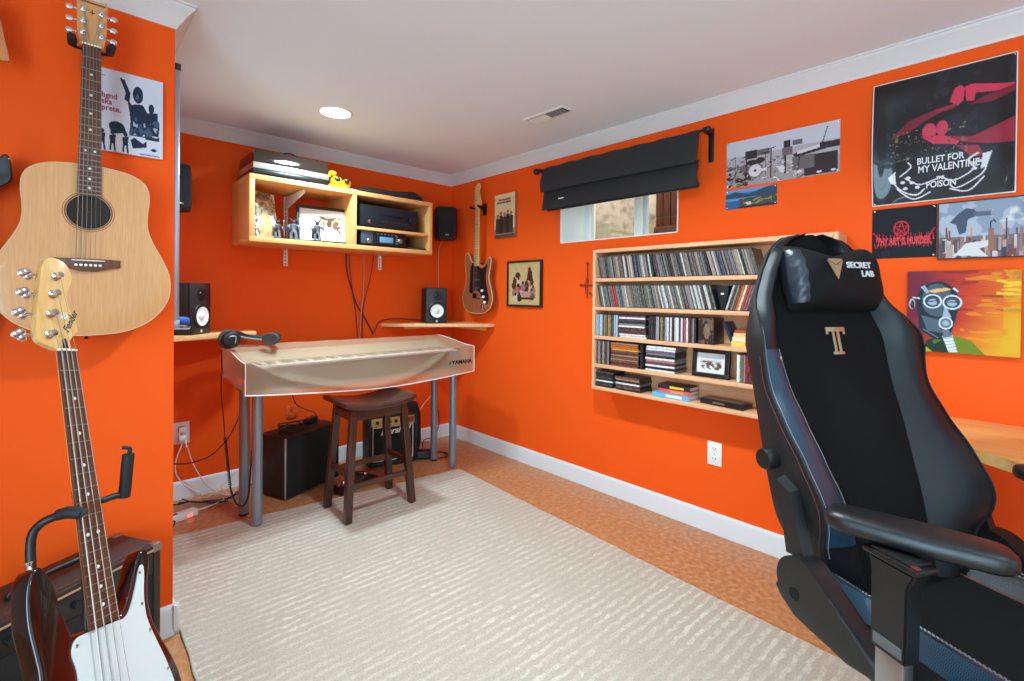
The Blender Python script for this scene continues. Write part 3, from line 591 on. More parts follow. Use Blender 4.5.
t = thing('eraser', 'blue board eraser lying on the whiteboard tray', 'eraser', Matrix.Translation((SX+.014, 2.09, 1.083-.0065)))
B().box(0, .045, 0, .11, .008, .026, .004).build('blue_grip', mat('eraser_blue', rgb(32, 104, 208), .5), t); B().box(.001, .044, .001, .109, .0, .0078, .001).build('felt_pad', mat('felt', rgb(60, 62, 70), .95), t)
# ================================================================== COVERED KEYBOARD ON ITS TABLE
KX0, KX1, KY0, KY1 = .655, 2.0, 2.525, 2.915
TT = .70
t = thing('keyboard_table', 'narrow table on grey metal legs under the covered keyboard', 'table', Matrix.Translation((1.34, 2.74, 0)))
b = B(); b.box(-.655, .655, -.115, .145, TT-.018, TT, .003); b.build('tabletop', mat('table_grey', rgb(120, 116, 112), .5), t)
LEG = mat('grey_leg_metal', rgb(134, 142, 152), .32, .55)
for x, y in ((.728, 2.645), (.716, 2.84), (1.951, 2.862), (1.96, 2.648)):
    lz = RUGZ+.0004 if y < 2.7 else 0
    b = B(); b.lathe([(.025, lz+.012), (.025, TT-.024)], Matrix.Translation((x-1.34, y-2.74, 0)), 28)
    lg = b.build('leg', LEG, t)
    B().lathe([(.022, lz), (.024, lz+.003), (.024, lz+.012), (.02, lz+.014)], Matrix.Translation((x-1.34, y-2.74, 0)), 24).build('foot', BLACK if y > 2.7 else LEG, lg)
    B().lathe([(.036, TT-.024), (.036, TT-.020), (.03, TT-.0185)], Matrix.Translation((x-1.34, y-2.74, 0)), 24).build('mounting_plate', LEG, lg)
# keyboard body beneath the cover
t = thing('keyboard', 'black digital piano showing faintly through its pale cover', 'keyboard', Matrix.Translation((KX0+.03, KY0+.050, TT+.046)))
kw, kd = KX1-KX0-.06, .310
b = B(); b.prism([(0, 0), (kd, 0), (kd, .070), (.008, .070), (0, .064)], 0, kw, fr((0, 1, 0), (0, 0, 1), (1, 0, 0), (0, 0, 0)), .003); b.build('case', mat('piano_black', rgb(22, 25, 34), .4), t)
b = B(); b.prism([(.165, .0702), (kd, .0702), (kd, .122), (kd-.02, .128), (.175, .090), (.165, .086)], 0, kw, fr((0, 1, 0), (0, 0, 1), (1, 0, 0), (0, 0, 0)), .003); b.build('control_panel', mat('panel_silver', rgb(184, 164, 138), .5), t)
for x in (0, kw-.028): B().box(x, x+.028, .004, .164, .0702, .084, .003).build('end_block', mat('piano_black', rgb(22, 25, 34), .4), t)
for x in (.06, kw-.09):
    B().box(x, x+.03, .03, kd-.03, -.0448, -.0002, .003).build('support_rail', BLACK, t)
wk = kw-.06; n = 52
for k in range(n):
    B().box(.03+k*wk/n+.0006, .03+(k+1)*wk/n-.0006, .006, .158, .0705, .0815, .001, 1).build('white_key', mat('ivory_key', rgb(236, 234, 228), .3), t)
    if k % 7 in (0, 2, 3, 5, 6) and k < n-1: B().box(.03+(k+1)*wk/n-.006, .03+(k+1)*wk/n+.006, .062, .158, .0817, .0868, .002, 1).build('black_key', BLACK, t)
# the cover: one draped sheet over top, front and ends
CV, nt, bs = newmat('translucent_cover')
for nd in list(nt.nodes):
    if nd.type != 'OUTPUT_MATERIAL': nt.nodes.remove(nd)
out = [nd for nd in nt.nodes if nd.type == 'OUTPUT_MATERIAL'][0]
df = nt.nodes.new('ShaderNodeBsdfDiffuse'); df.inputs['Color'].default_value = rgb(212, 176, 140)
tl = nt.nodes.new('ShaderNodeBsdfTranslucent'); tl.inputs['Color'].default_value = rgb(236, 200, 176)
tp = nt.nodes.new('ShaderNodeBsdfTransparent'); tp.inputs['Color'].default_value = (.95, .93, .92, 1)
gs = nt.nodes.new('ShaderNodeBsdfGlossy'); gs.inputs['Roughness'].default_value = .38
m1 = nt.nodes.new('ShaderNodeMixShader'); m1.inputs[0].default_value = .2
m2 = nt.nodes.new('ShaderNodeMixShader'); m2.inputs[0].default_value = .60
m3 = nt.nodes.new('ShaderNodeMixShader'); m3.inputs[0].default_value = .06
nt.links.new(df.outputs[0], m1.inputs[1]); nt.links.new(tl.outputs[0], m1.inputs[2]); nt.links.new(m1.outputs[0], m2.inputs[1]); nt.links.new(tp.outputs[0], m2.inputs[2])
nt.links.new(m2.outputs[0], m3.inputs[1]); nt.links.new(gs.outputs[0], m3.inputs[2]); nt.links.new(m3.outputs[0], out.inputs[0])
cov = thing('keyboard_cover', 'pale translucent dust cover draped over the keyboard', 'cover', Matrix.Translation((KX0-.02, KY0-.02, TT)))
cw, cd = KX1-KX0+.045, KY1-KY0+.04
def sm(a, b, x): x = max(0, min(1, (x-a)/(b-a))); return x*x*(3-2*x)
def top(x, y):                                                # cover height over the table
    e = min(sm(0, .20, x), sm(0, .20, cw-x))                # sags between end panels and raised rear panel
    zb = .208-.012*(x/cw); zf = .158-.008*(x/cw)
    zp = zf+(zb-zf)*sm(.0, cd, y)                            # taut plane (ends)
    zr = .1325
    zs = zr+.012*max(0, y-YR)/.16 if y < YR+.16 else zr+.012+(zb-zr-.012)*(y-YR-.16)/(cd-YR-.16)
    z = zp*(1-e)+zs*e
    z += .0012*e*math.sin(31*x-22*y)
    return z
YR = .055                                                     # where the front of the sheet leaves the keyboard in mid length
def hem(x): return .0+.0
b = B(); NX, NYT, NF = 130, 40, 16
def colpts(x):
    pts = []
    e = min(sm(0, .2, x), sm(0, .2, cw-x))
    zh = (.006-.024*(x/cw))-.040*math.sin(PI*x/cw)           # front hem height
    yr = YR*e; zt = top(x, yr)
    for j in range(NF+1):                                    # front face up: it falls in under the ridge, then flares to the hem
        v = j/NF; y = yr*(1-(1-v)**1.5)-.005*(1-v)*math.sin(11*x)+.010*e*(1-v)*math.sin(5*x+2*v)
        if j == NF: y = yr-.003*e
        for xx in (x, cw-x-.13): y -= .016*math.exp(-((v-math.exp(-max(0, xx-.03)/.24))/.11)**2)*sm(.02, .12, xx)*sm(.75, .35, xx)*(1 if 0 < j < NF else 0)
        pts.append((x, y, zh+(zt-zh)*v))
    for j in range(1, NYT+1): y = yr+(cd-yr)*j/NYT; pts.append((x, y, top(x, y)))
    zt = top(x, cd)
    for j in range(1, 9): v = j/8; pts.append((x, cd+.006*v, zt-(zt-.03)*v))
    return pts
cols = [[b.v(p) for p in colpts(cw*i/NX)] for i in range(NX+1)]
for a_, c_ in zip(cols, cols[1:]):
    for j in range(len(a_)-1): b.f([a_[j], c_[j], c_[j+1], a_[j+1]])
# end flaps
for k, x in ((0, 0), (1, cw)):
    top_ = [colpts(x)[j] for j in range(NF, NF+NYT+1)]; prev = None; fl = []
    for p in top_:
        v = (p[1])/cd; lo = (.006 if k == 0 else -.018)+(.05 if k == 0 else .03)*v+.008*math.sin(9*v)
        fl.append([b.v((p[0]+(-1 if k == 0 else 1)*.008*math.sin(PI*q/6)*(1+math.sin(8*v)), p[1], p[2]+(lo-p[2])*q/6)) for q in range(7)])
    for a_, c_ in zip(fl, fl[1:]):
        for j in range(6): b.f([a_[j], c_[j], c_[j+1], a_[j+1]])
bmesh.ops.remove_doubles(b.bm, verts=b.bm.verts, dist=.0004)
b.build('draped_sheet', CV, cov)
PIPE = mat('white_piping', rgb(244, 232, 222), .5)
b = B(); b.tube([colpts(cw*i/40)[0] for i in range(41)], .0028, 6, 0); b.build('hem_piping', PIPE, cov)
for x in (0, cw):
    b = B(); q = colpts(x); b.tube([q[j] for j in range(0, NF+1)], .0026, 6, 0); b.tube([q[j] for j in range(NF, NF+NYT+1)], .0026, 6, 0); b.build('seam_piping', PIPE, cov)
b = B(); xx = cw-.115
Tt = fr((1, 0, -.0), (0, 0, 1), (0, -1, 0), (xx, -.020, .055))
b.text('YAMAHA', .034, Tt, .0008, 0, 'CENTER', 1.15, .0012); 
for k in range(3): b.box(-.006, .006, -.013, .013, 0, .0008, 0, 1, fr((1, 0, 0), (0, 0, 1), (0, -1, 0), (xx-.095, -.020, .055)) @ Matrix.Rotation(k*PI/3, 4, 'Z') @ Matrix.Diagonal((.25, 1, 1, 1)))
b.build('printed_logo', BLACKM, cov, False)
# ---- headphones on the cover
HZ = TT+.212
t = thing('headphones', 'black headphones with a grey lined band lying on the keyboard cover', 'headphones', Matrix.Translation((.735, 2.76, HZ-.002)) @ Matrix.Scale(1.18, 4))
HB = mat('headphone_black', rgb(26, 26, 28), .45); PAD = mat('earpad', rgb(70, 66, 66), .7)
c1 = Vector((-.085, .0, .038)); c2 = Vector((.095, .045, .03))
A1 = fr((.985, .17, 0), (0, 0, 1), (.17, -.985, 0), c1)        # outer face towards the viewer
b = B(); b.lathe([(.001, .014), (.03, .014), (.036, .010), (.039, 0), (.038, -.010), (.034, -.014)], A1 @ Matrix.Diagonal((1, .95, 1, 1)), 28); cup = b.build('ear_cup', HB, t)
B().lathe([(.036, -.014), (.043, -.016), (.044, -.028), (.036, -.034), (.02, -.03)], A1 @ Matrix.Diagonal((1, .98, 1, 1)), 28).build('ear_pad', PAD, cup)
b = B(); b.tube([A1 @ Vector(p) for p in ((-.014, .012, .0148), (-.004, .016, .0148), (.01, .014, .0148), (.012, .0, .0148), (.01, -.016, .0148))], .0016, 6); b.build('printed_mark', mat('mark_grey', rgb(196, 196, 198), .4), cup)
A2 = fr((.8, -.6, 0), (0, 0, 1), (-.6, -.8, 0), c2)
b = B(); b.lathe([(.001, -.012), (.03, -.012), (.036, -.006), (.038, .004), (.034, .012)], A2 @ Matrix.Diagonal((1, .78, 1, 1)), 28); cup = b.build('ear_cup', HB, t)
B().lathe([(.034, .012), (.038, .014), (.038, .022), (.03, .026), (.018, .023)], A2 @ Matrix.Diagonal((1, .78, 1, 1)), 28).build('ear_pad', PAD, cup)
b = B(); b.tube([c1+Vector((0, .03, .03)), c1+Vector((.05, .09, .018)), c1+Vector((.10, .125, -.004)), c2+Vector((.01, .09, -.002)), c2+Vector((.035, .035, .004)), c2+Vector((.02, 0, .016))], .012, 8, 6); b.build('headband', HB, t)
b = B(); b.tube([c1+Vector((.005, .035, .016)), c1+Vector((.053, .085, .002)), c1+Vector((.118, .11, -.014)), c2+Vector((-.002, .078, -.014)), c2+Vector((.02, .03, -.01))], .0065, 8, 6); b.build('band_lining', mat('grey_lining', rgb(128, 120, 114), .7), t)
# ================================================================== SADDLE STOOL
SW = wood('dark_walnut', rgb(44, 19, 11), rgb(80, 38, 22), .34, 'X', 8, 10, .3); SWZ = wood('dark_walnut_upright', rgb(41, 18, 11), rgb(74, 36, 21), .36, 'Z', 8, 10, .3)
cx, cy, sh = 1.262, 2.478, .615
t = thing('bar_stool', 'dark brown wooden saddle seat stool in front of the covered keyboard', 'stool', Matrix.Translation((cx, cy, RUGZ+.0004)))
hx, hy = .208, .152
def sad(x, y): q = x/hx; return sh-.018+.030*q*q-.003
b = B(); NX = 20; rings = []
for i in range(NX+1):
    x = -hx+2*hx*i/NX; e = .006 if i in (0, NX) else 0; z = sad(x, 0); th = .034
    rings.append([(x, -hy+.01, z-th+e), (x, hy-.01, z-th+e), (x, hy-.002, z-th+.008), (x, hy, z-.010), (x, hy-.008, z-e), (x, -hy+.008, z-e), (x, -hy, z-.010), (x, -hy+.002, z-th+.008)])
b.loft(rings); b.build('seat', SW, t)
tops = {}
for sx in (-1, 1):
    for sy in (-1, 1):
        a0 = Vector((sx*.147, sy*.098, sad(.147, 0)-.036)); a1 = Vector((sx*.190, sy*.130, 0)); q = .0185
        b = B(); b.loft([[(p.x-q, p.y-q, p.z), (p.x+q, p.y-q, p.z), (p.x+q, p.y+q, p.z), (p.x-q, p.y+q, p.z)] for p in (a1, a0)])
        bmesh.ops.bevel(b.bm, geom=b.bm.edges[:], offset=.002, segments=1, affect='EDGES'); b.build('leg', SWZ, t); tops[sx, sy] = (a0, a1)
def at(sx, sy, z): a0, a1 = tops[sx, sy]; k = (z-a1.z)/(a0.z-a1.z); return a1+(a0-a1)*k
def bar(p, q, w, h, nm, mt):
    b = B(); d = (q-p).normalized(); s_ = d.cross(Vector((0, 0, 1))).normalized()*w
    b.loft([[c-s_-Vector((0, 0, h)), c+s_-Vector((0, 0, h)), c+s_+Vector((0, 0, h)), c-s_+Vector((0, 0, h))] for c in (p, q)]); b.build(nm, mt, t)
for sy in (-1, 1): bar(at(-1, sy, .175 if sy < 0 else .205), at(1, sy, .175 if sy < 0 else .205), .009, .014, 'stretcher', SW); bar(at(-1, sy, .535), at(1, sy, .535), .009, .022, 'apron', SW)
for sx in (-1, 1): bar(at(sx, -1, .235), at(sx, 1, .235), .009, .014, 'stretcher', SW); bar(at(sx, -1, .535), at(sx, 1, .535), .009, .022, 'apron', SW)
# ================================================================== SUBWOOFER, GUITAR AMPLIFIER, CABLES, OUTLETS
ang = math.atan2(.114, .307)
S_ = Matrix.Translation((.928, 2.859, 0)) @ Matrix.Rotation(ang, 4, 'Z')
t = thing('subwoofer', 'big matt black subwoofer box on the floor under the keyboard', 'subwoofer', S_)
sw, sd, shh = .40, .22, .362
B().box(.002, sw, .002, sd, .012, shh, .004).build('cabinet', mat('sub_black', rgb(26, 25, 26), .55, bump=.15, scale=300), t)
B().box(.006, sw-.002, -.010, .0018, .016, shh-.004, .004).build('grille', mat('sub_cloth', rgb(14, 14, 15), .9, bump=.8, scale=700), t)
B().box(-.0005, .0055, -.011, -.0005, .014, shh, .001).build('corner_trim', mat('trim_silver', rgb(182, 180, 178), .35, .6), t)
for x in (.03, sw-.03):
    for y in (.03, sd-.03): B().lathe([(.014, 0), (.016, .002), (.014, .012)], Matrix.Translation((x, y, 0))).build('foot', RUBBER, t)
b = B(S_); rr = random.Random(5)
pts = []
for k in range(34):
    a_ = k*2*PI/9; r_ = .058+.02*math.sin(k*1.7); pts.append((.15+r_*1.25*math.cos(a_), .115+r_*.9*math.sin(a_), shh+.006+.0011*k))
b.tube(pts, .0038, 6, 4)
tag(b.build('cable_coil', BLACK), 'coiled black cable heaped on the subwoofer', 'cable')
t = thing('power_adapter', 'black power adapter lying on top of the subwoofer', 'adapter', S_ @ Matrix.Translation((.312, .15, shh+.0005)) @ Matrix.Rotation(.3, 4, 'Z')); B().box(-.05, .05, -.024, .024, 0, .034, .005).build('body', BLACK, t); B().tube([(.05, 0, .015), (.075, .004, .012), (.1, .02, .005)], .0035).build('lead', BLACK, t)
b = B(); b.tube([P(292, 393, 'y', 2.99), P(296, 404, 'y', 3.05), P(305, 409, 'y', 3.1), P(315, 413, 'y', 3.1), P(316.5, 420, 'y', 3.06), P(316, 424.5, 'y', 3.03)], .003)
tag(b.build('audio_cable', BLACK), 'black cable dropping from the keyboard to the top of the subwoofer', 'cable')
# guitar amp
G_ = Matrix.Translation((1.515, 3.0, 0)) @ Matrix.Rotation(-.24, 4, 'Z')
t = thing('guitar_amplifier', 'small black guitar amplifier with gold panel behind the stool', 'amplifier', G_)
gw, gd, gh = .345, .19, .36
TOL = mat('black_tolex', rgb(24, 23, 23), .6, bump=.5, scale=350)
b = B(); b.box(0, gw, .03, gd, .012, gh, .008); b.box(0, .02, 0, .03, .012, gh, .004); b.box(gw-.02, gw, 0, .03, .012, gh, .004); b.box(.02, gw-.02, 0, .03, gh-.02, gh, .004); b.box(.02, gw-.02, 0, .03, .012, .032, .004); b.build('cabinet', TOL, t)
B().box(.021, gw-.021, .012, .029, .033, gh-.082, .001).build('grille', mat('amp_grille', rgb(14, 14, 15), .9, bump=.9, scale=500), t)
Mf = fr((1, 0, 0), (0, 0, 1), (0, -1, 0), (0, .012, 0))
b = B(Mf)
for (x0, z0, x1, z1) in ((.03, .04, gw-.03, .044), (.03, gh-.128+.04, gw-.03, gh-.124+.04), (.03, .04, .034, gh-.084), (gw-.034, .04, gw-.03, gh-.084)): b.box(x0, x1, z0, z1, .0002, .003, .001)
b.build('white_piping', PIPE, t)
B().box(.022, gw-.022, .006, .03, gh-.080, gh-.022, .002).build('gold_panel', mat('gold_panel', rgb(206, 168, 96), .35, .5), t)
for k in range(6): B(fr((1, 0, 0), (0, 0, 1), (0, -1, 0), (.06+.043*k, .006, gh-.05))).lathe([(.0125, 0), (.0125, .008), (.010, .012), (.001, .012)], n=18).build('knob', BLACK, t)
b = B(); b.box(gw-.062, gw-.03, .0045, .0058, gh-.07, gh-.03); b.build('power_switch', mat('switch_red', rgb(150, 40, 34), .4), t)
b = B(fr((1, 0, 0), (0, 0, 1), (0, -1, 0), (gw*.54, .0115, gh-.118))); b.text('Marshall', .058, Matrix.Rotation(.05, 4, 'Z'), .0012, .35, 'CENTER', 1.05, .0012); b.build('script_logo', WHITEP, t, False)
b = B(); b.tube([(.11, .1, gh), (.115, .1, gh+.02), (.175, .1, gh+.028), (.235, .1, gh+.02), (.24, .1, gh)], .008); b.build('carry_handle', BLACK, t)
for x in (.03, gw-.03):
    for y in (.03, gd-.03): B().lathe([(.013, 0), (.014, .003), (.012, .013)], Matrix.Translation((x, y, 0))).build('foot', RUBBER, t)
# gig bag / pouch hung behind the amp
b = B(G_ @ Matrix.Translation((.30, .235, 0))); b.loft([[(-.14*s, -.035*s, z), (.12*s, -.035*s, z), (.15*s, .0, z), (.12*s, .035*s, z), (-.14*s, .035*s, z), (-.16*s, 0, z)] for z, s in ((.001, .9), (.08, 1), (.28, .98), (.37, .8), (.395, .4))])
tag(b.build('gear_bag', mat('bag_black', rgb(20, 20, 21), .85, bump=.5, scale=50)), 'soft black bag standing behind the small guitar amplifier', 'bag')
t = thing('power_supply', 'black transformer box on the floor beside the small guitar amplifier', 'adapter', Matrix.Translation((1.925, 2.945, 0)) @ Matrix.Rotation(-.5, 4, 'Z')); B().box(-.055, .055, -.035, .035, 0, .06, .006).build('body', BLACK, t); B().box(-.03, .03, -.0362, -.0352, .015, .04).build('label', DKGREY, t)
b = B(); b.tube([(1.98, 2.92, .006), (2.0, 2.86, .005), (2.07, 2.86, .005), (2.10, 2.93, .005), (2.05, 3.0, .005), (1.98, 3.02, .005), (1.96, 2.99, .03)], .0045); tag(b.build('power_cable', BLACK), 'black cord looped on the floor by the right table legs', 'cord')
b = B(); b.tube([P(434, 395, 'y', 3.2), P(438, 410, 'y', 3.2), P(439, 425, 'y', 3.2), P(434, 437, 'y', 3.15), P(424, 440, 'y', 3.1), (1.98, 3.06, .02)], .003); tag(b.build('hanging_cable', BLACK), 'black cable curving down behind the right back table leg', 'cable')
b = B(); b.tube([P(417, 414, 'y', 3.18), P(424, 404, 'y', 3.2), P(431, 395, 'y', 3.22), P(436, 384, 'y', 3.2)], .0026); tag(b.build('pale_cable', mat('cream_cable', rgb(232, 190, 140), .5)), 'thin pale cable slanting up from the small amplifier', 'cable')
# foot pedal with its jack under the stool
t = thing('sustain_pedal', 'black foot pedal on the floor under the stool', 'pedal', Matrix.Translation((1.335, 2.80, 0)) @ Matrix.Rotation(.32, 4, 'Z'))
B().box(-.16, .13, -.06, .06, RUGZ, RUGZ+.022, .004).build('base', BLACK, t)
b = B(); b.loft([[(-.05, -.03, RUGZ+.022), (.05, -.03, RUGZ+.022), (.05, -.03, RUGZ+.034), (-.05, -.03, RUGZ+.034)], [(-.05, .05, RUGZ+.022), (.05, .05, RUGZ+.022), (.05, .05, RUGZ+.052), (-.05, .05, RUGZ+.052)]]); b.build('treadle', DKGREY, t)
for k, x in enumerate((-.12, -.085, .09)): B().lathe([(.012, RUGZ+.022), (.012, RUGZ+.036), (.009, RUGZ+.042), (.001, RUGZ+.042)], Matrix.Translation((x, .02, 0))).build('knob', [mat('knob_red', rgb(150, 60, 46), .4), CHROME, CHROME][k], t)
# outlets
def outlet(lb, M, w=.072, h=.118, mt=None, n=2):
    t = thing('wall_outlet', lb, 'outlet', M); mt = mt or WHITEP
    B().box(-w/2, w/2, -h/2, h/2, 0, .006, .0025).build('cover_plate', mt, t)
    for y in ((-.026, .026) if n == 2 else (0,)):
        b = B(); b.loft([[(.0165*math.cos(k*PI/8)*1.0, y+max(-.0125, min(.0125, .0165*math.sin(k*PI/8))), z) for k in range(16)] for z in (.006, .008)]); s = b.build('socket', mt, t)
        b = B(); b.box(-.0075, -.005, y-.003, y+.006, .008, .0084); b.box(.005, .0075, y-.003, y+.006, .008, .0084); b.lathe([(.0022, .008), (.0022, .0084)], Matrix.Translation((0, y-.008, 0)), 8); b.build('slots', BLACKM, s)
    B().lathe([(.003, .006), (.003, .0072)], None, 10).build('screw', STEEL, t)
outlet('white electrical outlet on the orange wall below the music shelf', onright(1.035, .402))
outlet('orange painted outlet on the back wall above the subwoofer', onback(1.114, .407), .07, .078, mat('orange_plate', rgb(226, 96, 40), .5), 2)
outlet('white outlet with two plugs by the alcove corner', onback(.505, .384), .078, .125)
for k, (zz, lb) in enumerate(((.409, 'upper white plug in the outlet by the alcove corner'), (.36, 'lower white plug in the outlet by the alcove corner'))):
    b = B(); b.box(.487, .523, DY-.045, DY-.0088, zz-.015, zz+.014, .005)
    xq = (.490, .520)[k]; end = [(xq, DY-.04, zz-.012), (xq, DY-.06, zz-.05)]
    if k == 0: pth = end+[P(182, 444, 'y', DY-.05), P(176, 460, 'y', DY-.06), P(176, 474, 'y', DY-.06), P(186, 486, 'y', DY-.06), P(200, 493, 'y', DY-.09), (.60, 3.21, .006), (.645, 3.225, .006)]
    else: pth = end+[P(187, 446, 'y', DY-.05), P(193, 464, 'y', DY-.05), P(202, 479, 'y', DY-.05), P(212, 489, 'y', DY-.07), (.70, 3.18, .006), (.78, 3.12, .006)]
    tag(b.build('plug', WHITEP), lb, 'plug')
    b = B(); b.tube(pth, .0032); tag(b.build('power_cable', mat('white_cord', rgb(214, 208, 200), .5)), ['pale cord curving furthest left down from the alcove outlet', 'pale cord dropping right of the other from the alcove outlet'][k], 'cord')
# power strip by the alcove with red light
t = thing('power_strip', 'white power strip with a red light on the floor at the alcove corner', 'power strip', Matrix.Translation((.395, 2.985, 0)) @ Matrix.Rotation(.25, 4, 'Z'))
B().box(-.14, .14, -.026, .026, 0, .036, .006).build('body', WHITEP, t); B().box(.09, .11, -.0275, -.0262, .010, .022, .0005).build('red_switch', mat('lit_red', rgb(255, 40, 30), .4, emit=(1, .05, .04, 1), es=5), t)
for k in range(4): B().box(-.11+.045*k, -.085+.045*k, -.01, .01, .036, .0368).build('socket', DKGREY, t)
b = B(); b.tube([(.535, 3.02, .018), (.60, 3.05, .012), (.66, 3.08, .012), (.76, 3.12, .008), (.83, 3.16, .006)], .0042); tag(b.build('power_cable', mat('white_cord', rgb(214, 208, 200), .5)), 'white cord leading right from the power strip along the floor', 'cord')
# black cables on the floor and hanging in the alcove
def cable(pts, r, lb, mt=BLACK, nm=None):
    nm = nm or ('hanging_cable' if 'wall shelf' in lb or 'right rail' in lb or 'arching' in lb else 'cable')
    b = B(); b.tube(pts, r); return tag(b.build(nm, mt), lb, 'cable')
cable([P(174, 464, 'y', 2.72), P(190, 463, 'y', 2.8), P(210, 456, 'y', 2.86), P(224, 443, 'y', 2.88), P(233, 430, 'y', 2.88), P(240, 414, 'y', 2.87), P(247, 396, 'y', 2.87)], .0032, 'thin black cable sagging from the left table leg into the alcove')
cable([P(221.5, 350, 'y', 2.86), P(222, 372, 'y', 2.86), P(221, 390, 'y', 2.86), P(223.5, 418, 'y', 2.86), P(225, 436, 'y', 2.86)], .0028, 'straight upper lead of the headphone cable hanging left of the table')
def coil(p, q, r, n, wr):
    p, q = Vector(p), Vector(q); d = (q-p); x = d.normalized().orthogonal().normalized(); y = d.normalized().cross(x); b = B()
    b.tube([p+d*(i/(n*8))+x*(r*math.cos(i*2*PI/8))+y*(r*math.sin(i*2*PI/8)) for i in range(n*8+1)], wr, 5, 0); return b
b = coil(P(225, 437, 'y', 2.86), P(230, 486, 'y', 2.82), .006, 26, .0028); b.tube([P(230, 486, 'y', 2.82), P(233, 497, 'y', 2.77), P(238, 505, 'y', 2.74), P(244, 505, 'y', 2.72), P(248.5, 495, 'y', 2.72), P(250.5, 470, 'y', 2.73), P(252, 450, 'y', 2.73)], .0045)
tag(b.build('coiled_cable', BLACK), 'black coiled headphone cable looping low between the left table legs', 'cable')
b = coil(P(253.5, 448, 'y', 2.69), P(256, 414, 'y', 2.69), .005, 20, .0026); b.tube([P(256, 414, 'y', 2.69), P(257, 404, 'y', 2.70), P(258, 392, 'y', 2.70)], .0026)
tag(b.build('coiled_cable', BLACK), 'black coiled cable rising beside the left front table leg', 'cable')
rr = random.Random(11)
for k in range(6):
    x = .34+.07*k; pts = [(x+.2*s+rr.uniform(-.02, .02), 3.15+.07*math.sin(3*s+k)+rr.uniform(-.02, .02), .006+.004*(k % 3)+.01*rr.random()) for s in (0, .2, .4, .6, .8, 1)]
    cable(pts, .0038, ['black cable lying against the alcove baseboard', 'black cable crossing the floor behind the power strip', 'black cable snaking between the power strip and the baseboard', 'black cable on the floor behind the left back table leg', 'black cable bunched on the floor left of the subwoofer', 'black cable lying nearest the subwoofer on the cork floor'][k])
cable([(.36, 2.62, .3), (.375, 2.75, .16), (.40, 2.87, .06), (.42, 2.92, .03), (.40, 2.86, .022), (.34, 2.78, .03), (.31, 2.7, .1)], .004, 'black cable looping at the alcove corner in front of the power strip')
cable([P(238, 470, 'y', 3.2), P(228, 481, 'y', 3.2), P(221, 488, 'y', 3.18), (.74, 3.1, .008)], .0025, 'pale cable slanting behind the left back table leg', mat('cream_cable', rgb(232, 190, 140), .5))
for k, pts in enumerate(([(1.28, 3.05, .006), (1.38, 3.1, .006), (1.45, 3.16, .05), (1.47, 3.2, .12), (1.50, 3.22, .2)], [(1.30, 3.12, .005), (1.42, 3.02, .005), (1.49, 2.96, .005), (1.42, 2.9, .005), (1.36, 2.88, .03)])): cable(pts, .0035, ['black cable rising behind the stool toward the small amplifier', 'black cable looped on the floor between subwoofer and small amplifier'][k])
# cables from the wall shelf down to the keyboard
yb = DY-.008
cable([P(346, 251, 'y', yb), P(347, 272, 'y', yb), P(352, 290, 'y', yb), P(357.5, 306, 'y', yb), P(366, 320, 'y', yb), P(373, 334, 'y', yb)], .0042, 'thick black cable swinging right below the wall shelf')
cable([P(349.5, 251, 'y', yb), P(350, 270, 'y', yb), P(353, 295, 'y', yb-.01), P(356, 315, 'y', yb), P(357.5, 338, 'y', yb)], .0026, 'thin black cable hanging straight below the wall shelf')
cable([P(374, 252, 'y', yb), P(371, 274, 'y', yb), P(366, 295, 'y', yb), P(363, 310, 'y', yb-.01), P(362, 340, 'y', yb)], .0026, 'thin black cable curving left below the right rail')
cable([P(364, 252, 'y', yb), P(363.5, 290, 'y', yb), P(361, 315, 'y', yb-.012), P(360, 340, 'y', yb)], .005, 'pinkish flat cable hanging below the middle of the wall shelf', mat('pink_cable', rgb(196, 120, 96), .5))
cable([P(373, 334, 'y', yb), P(376, 328, 'y', yb), P(379.5, 322, 'y', yb), P(389, 319, 'y', yb), P(404, 319, 'y', 3.26), P(422, 320, 'y', 3.2)], .0036, 'black cable arching onto the right corner shelf behind the monitor')
# ================================================================== ROMAN BLIND OVER THE WINDOW
FX = 2.305                                                    # front plane of the folded cloth
bl = thing('roman_blind', 'black roman blind half raised over the small basement window', 'blind', Matrix.Translation((0, 0, 0)))
CLOTH = mat('blind_cloth', rgb(38, 39, 42), .8, bump=.25, scale=500)
yL, yR = P(542, 176, 'x', FX)[1], P(697, 131, 'x', FX)[1]
zT, zF, zB = 2.038, P(600, 181, 'x', FX)[2], P(620, 197.5, 'x', FX)[2]
def sheetb(z0, z1, x0, x1, bow, dy, nm):
    b = B(); th = .006
    for side in (0, 1):
        b.grid(lambda u, v: (x0+(x1-x0)*v-bow*math.sin(PI*v)*(1+.12*math.sin(9*u))+th*side, yL+dy*math.sin(PI*v)+(yR-yL-2*dy*math.sin(PI*v))*u, z0+(z1-z0)*v+.003*math.sin(5*u)+(.0025*math.sin(40*u) if v == 0 and nm == 'upper_cloth' else 0)), 40, 14)
    for uu in (0, 1):
        b.grid(lambda u, v: (x0+(x1-x0)*v-bow*math.sin(PI*v)*(1+.12*math.sin(9*uu))+th*u, yL+dy*math.sin(PI*v)+(yR-yL-2*dy*math.sin(PI*v))*uu, z0+(z1-z0)*v+.003*math.sin(5*uu)), 1, 14)
    return b.build(nm, CLOTH, bl)
sheetb(zT, zF, FX+.020, FX-.014, .010, .008, 'upper_cloth')
sheetb(zF+.016, zB, FX+.022, FX+.002, .004, -.004, 'lower_fold')
sheetb(zF-.01, zB+.012, FX+.022, FX+.036, .006, -.012, 'inner_fold')
b = B(); b.box(FX+.0405, FX+.052, yR+.01, yL-.01, zB-.002, zB+.02, .003); b.build('bottom_bar', CLOTH, bl)
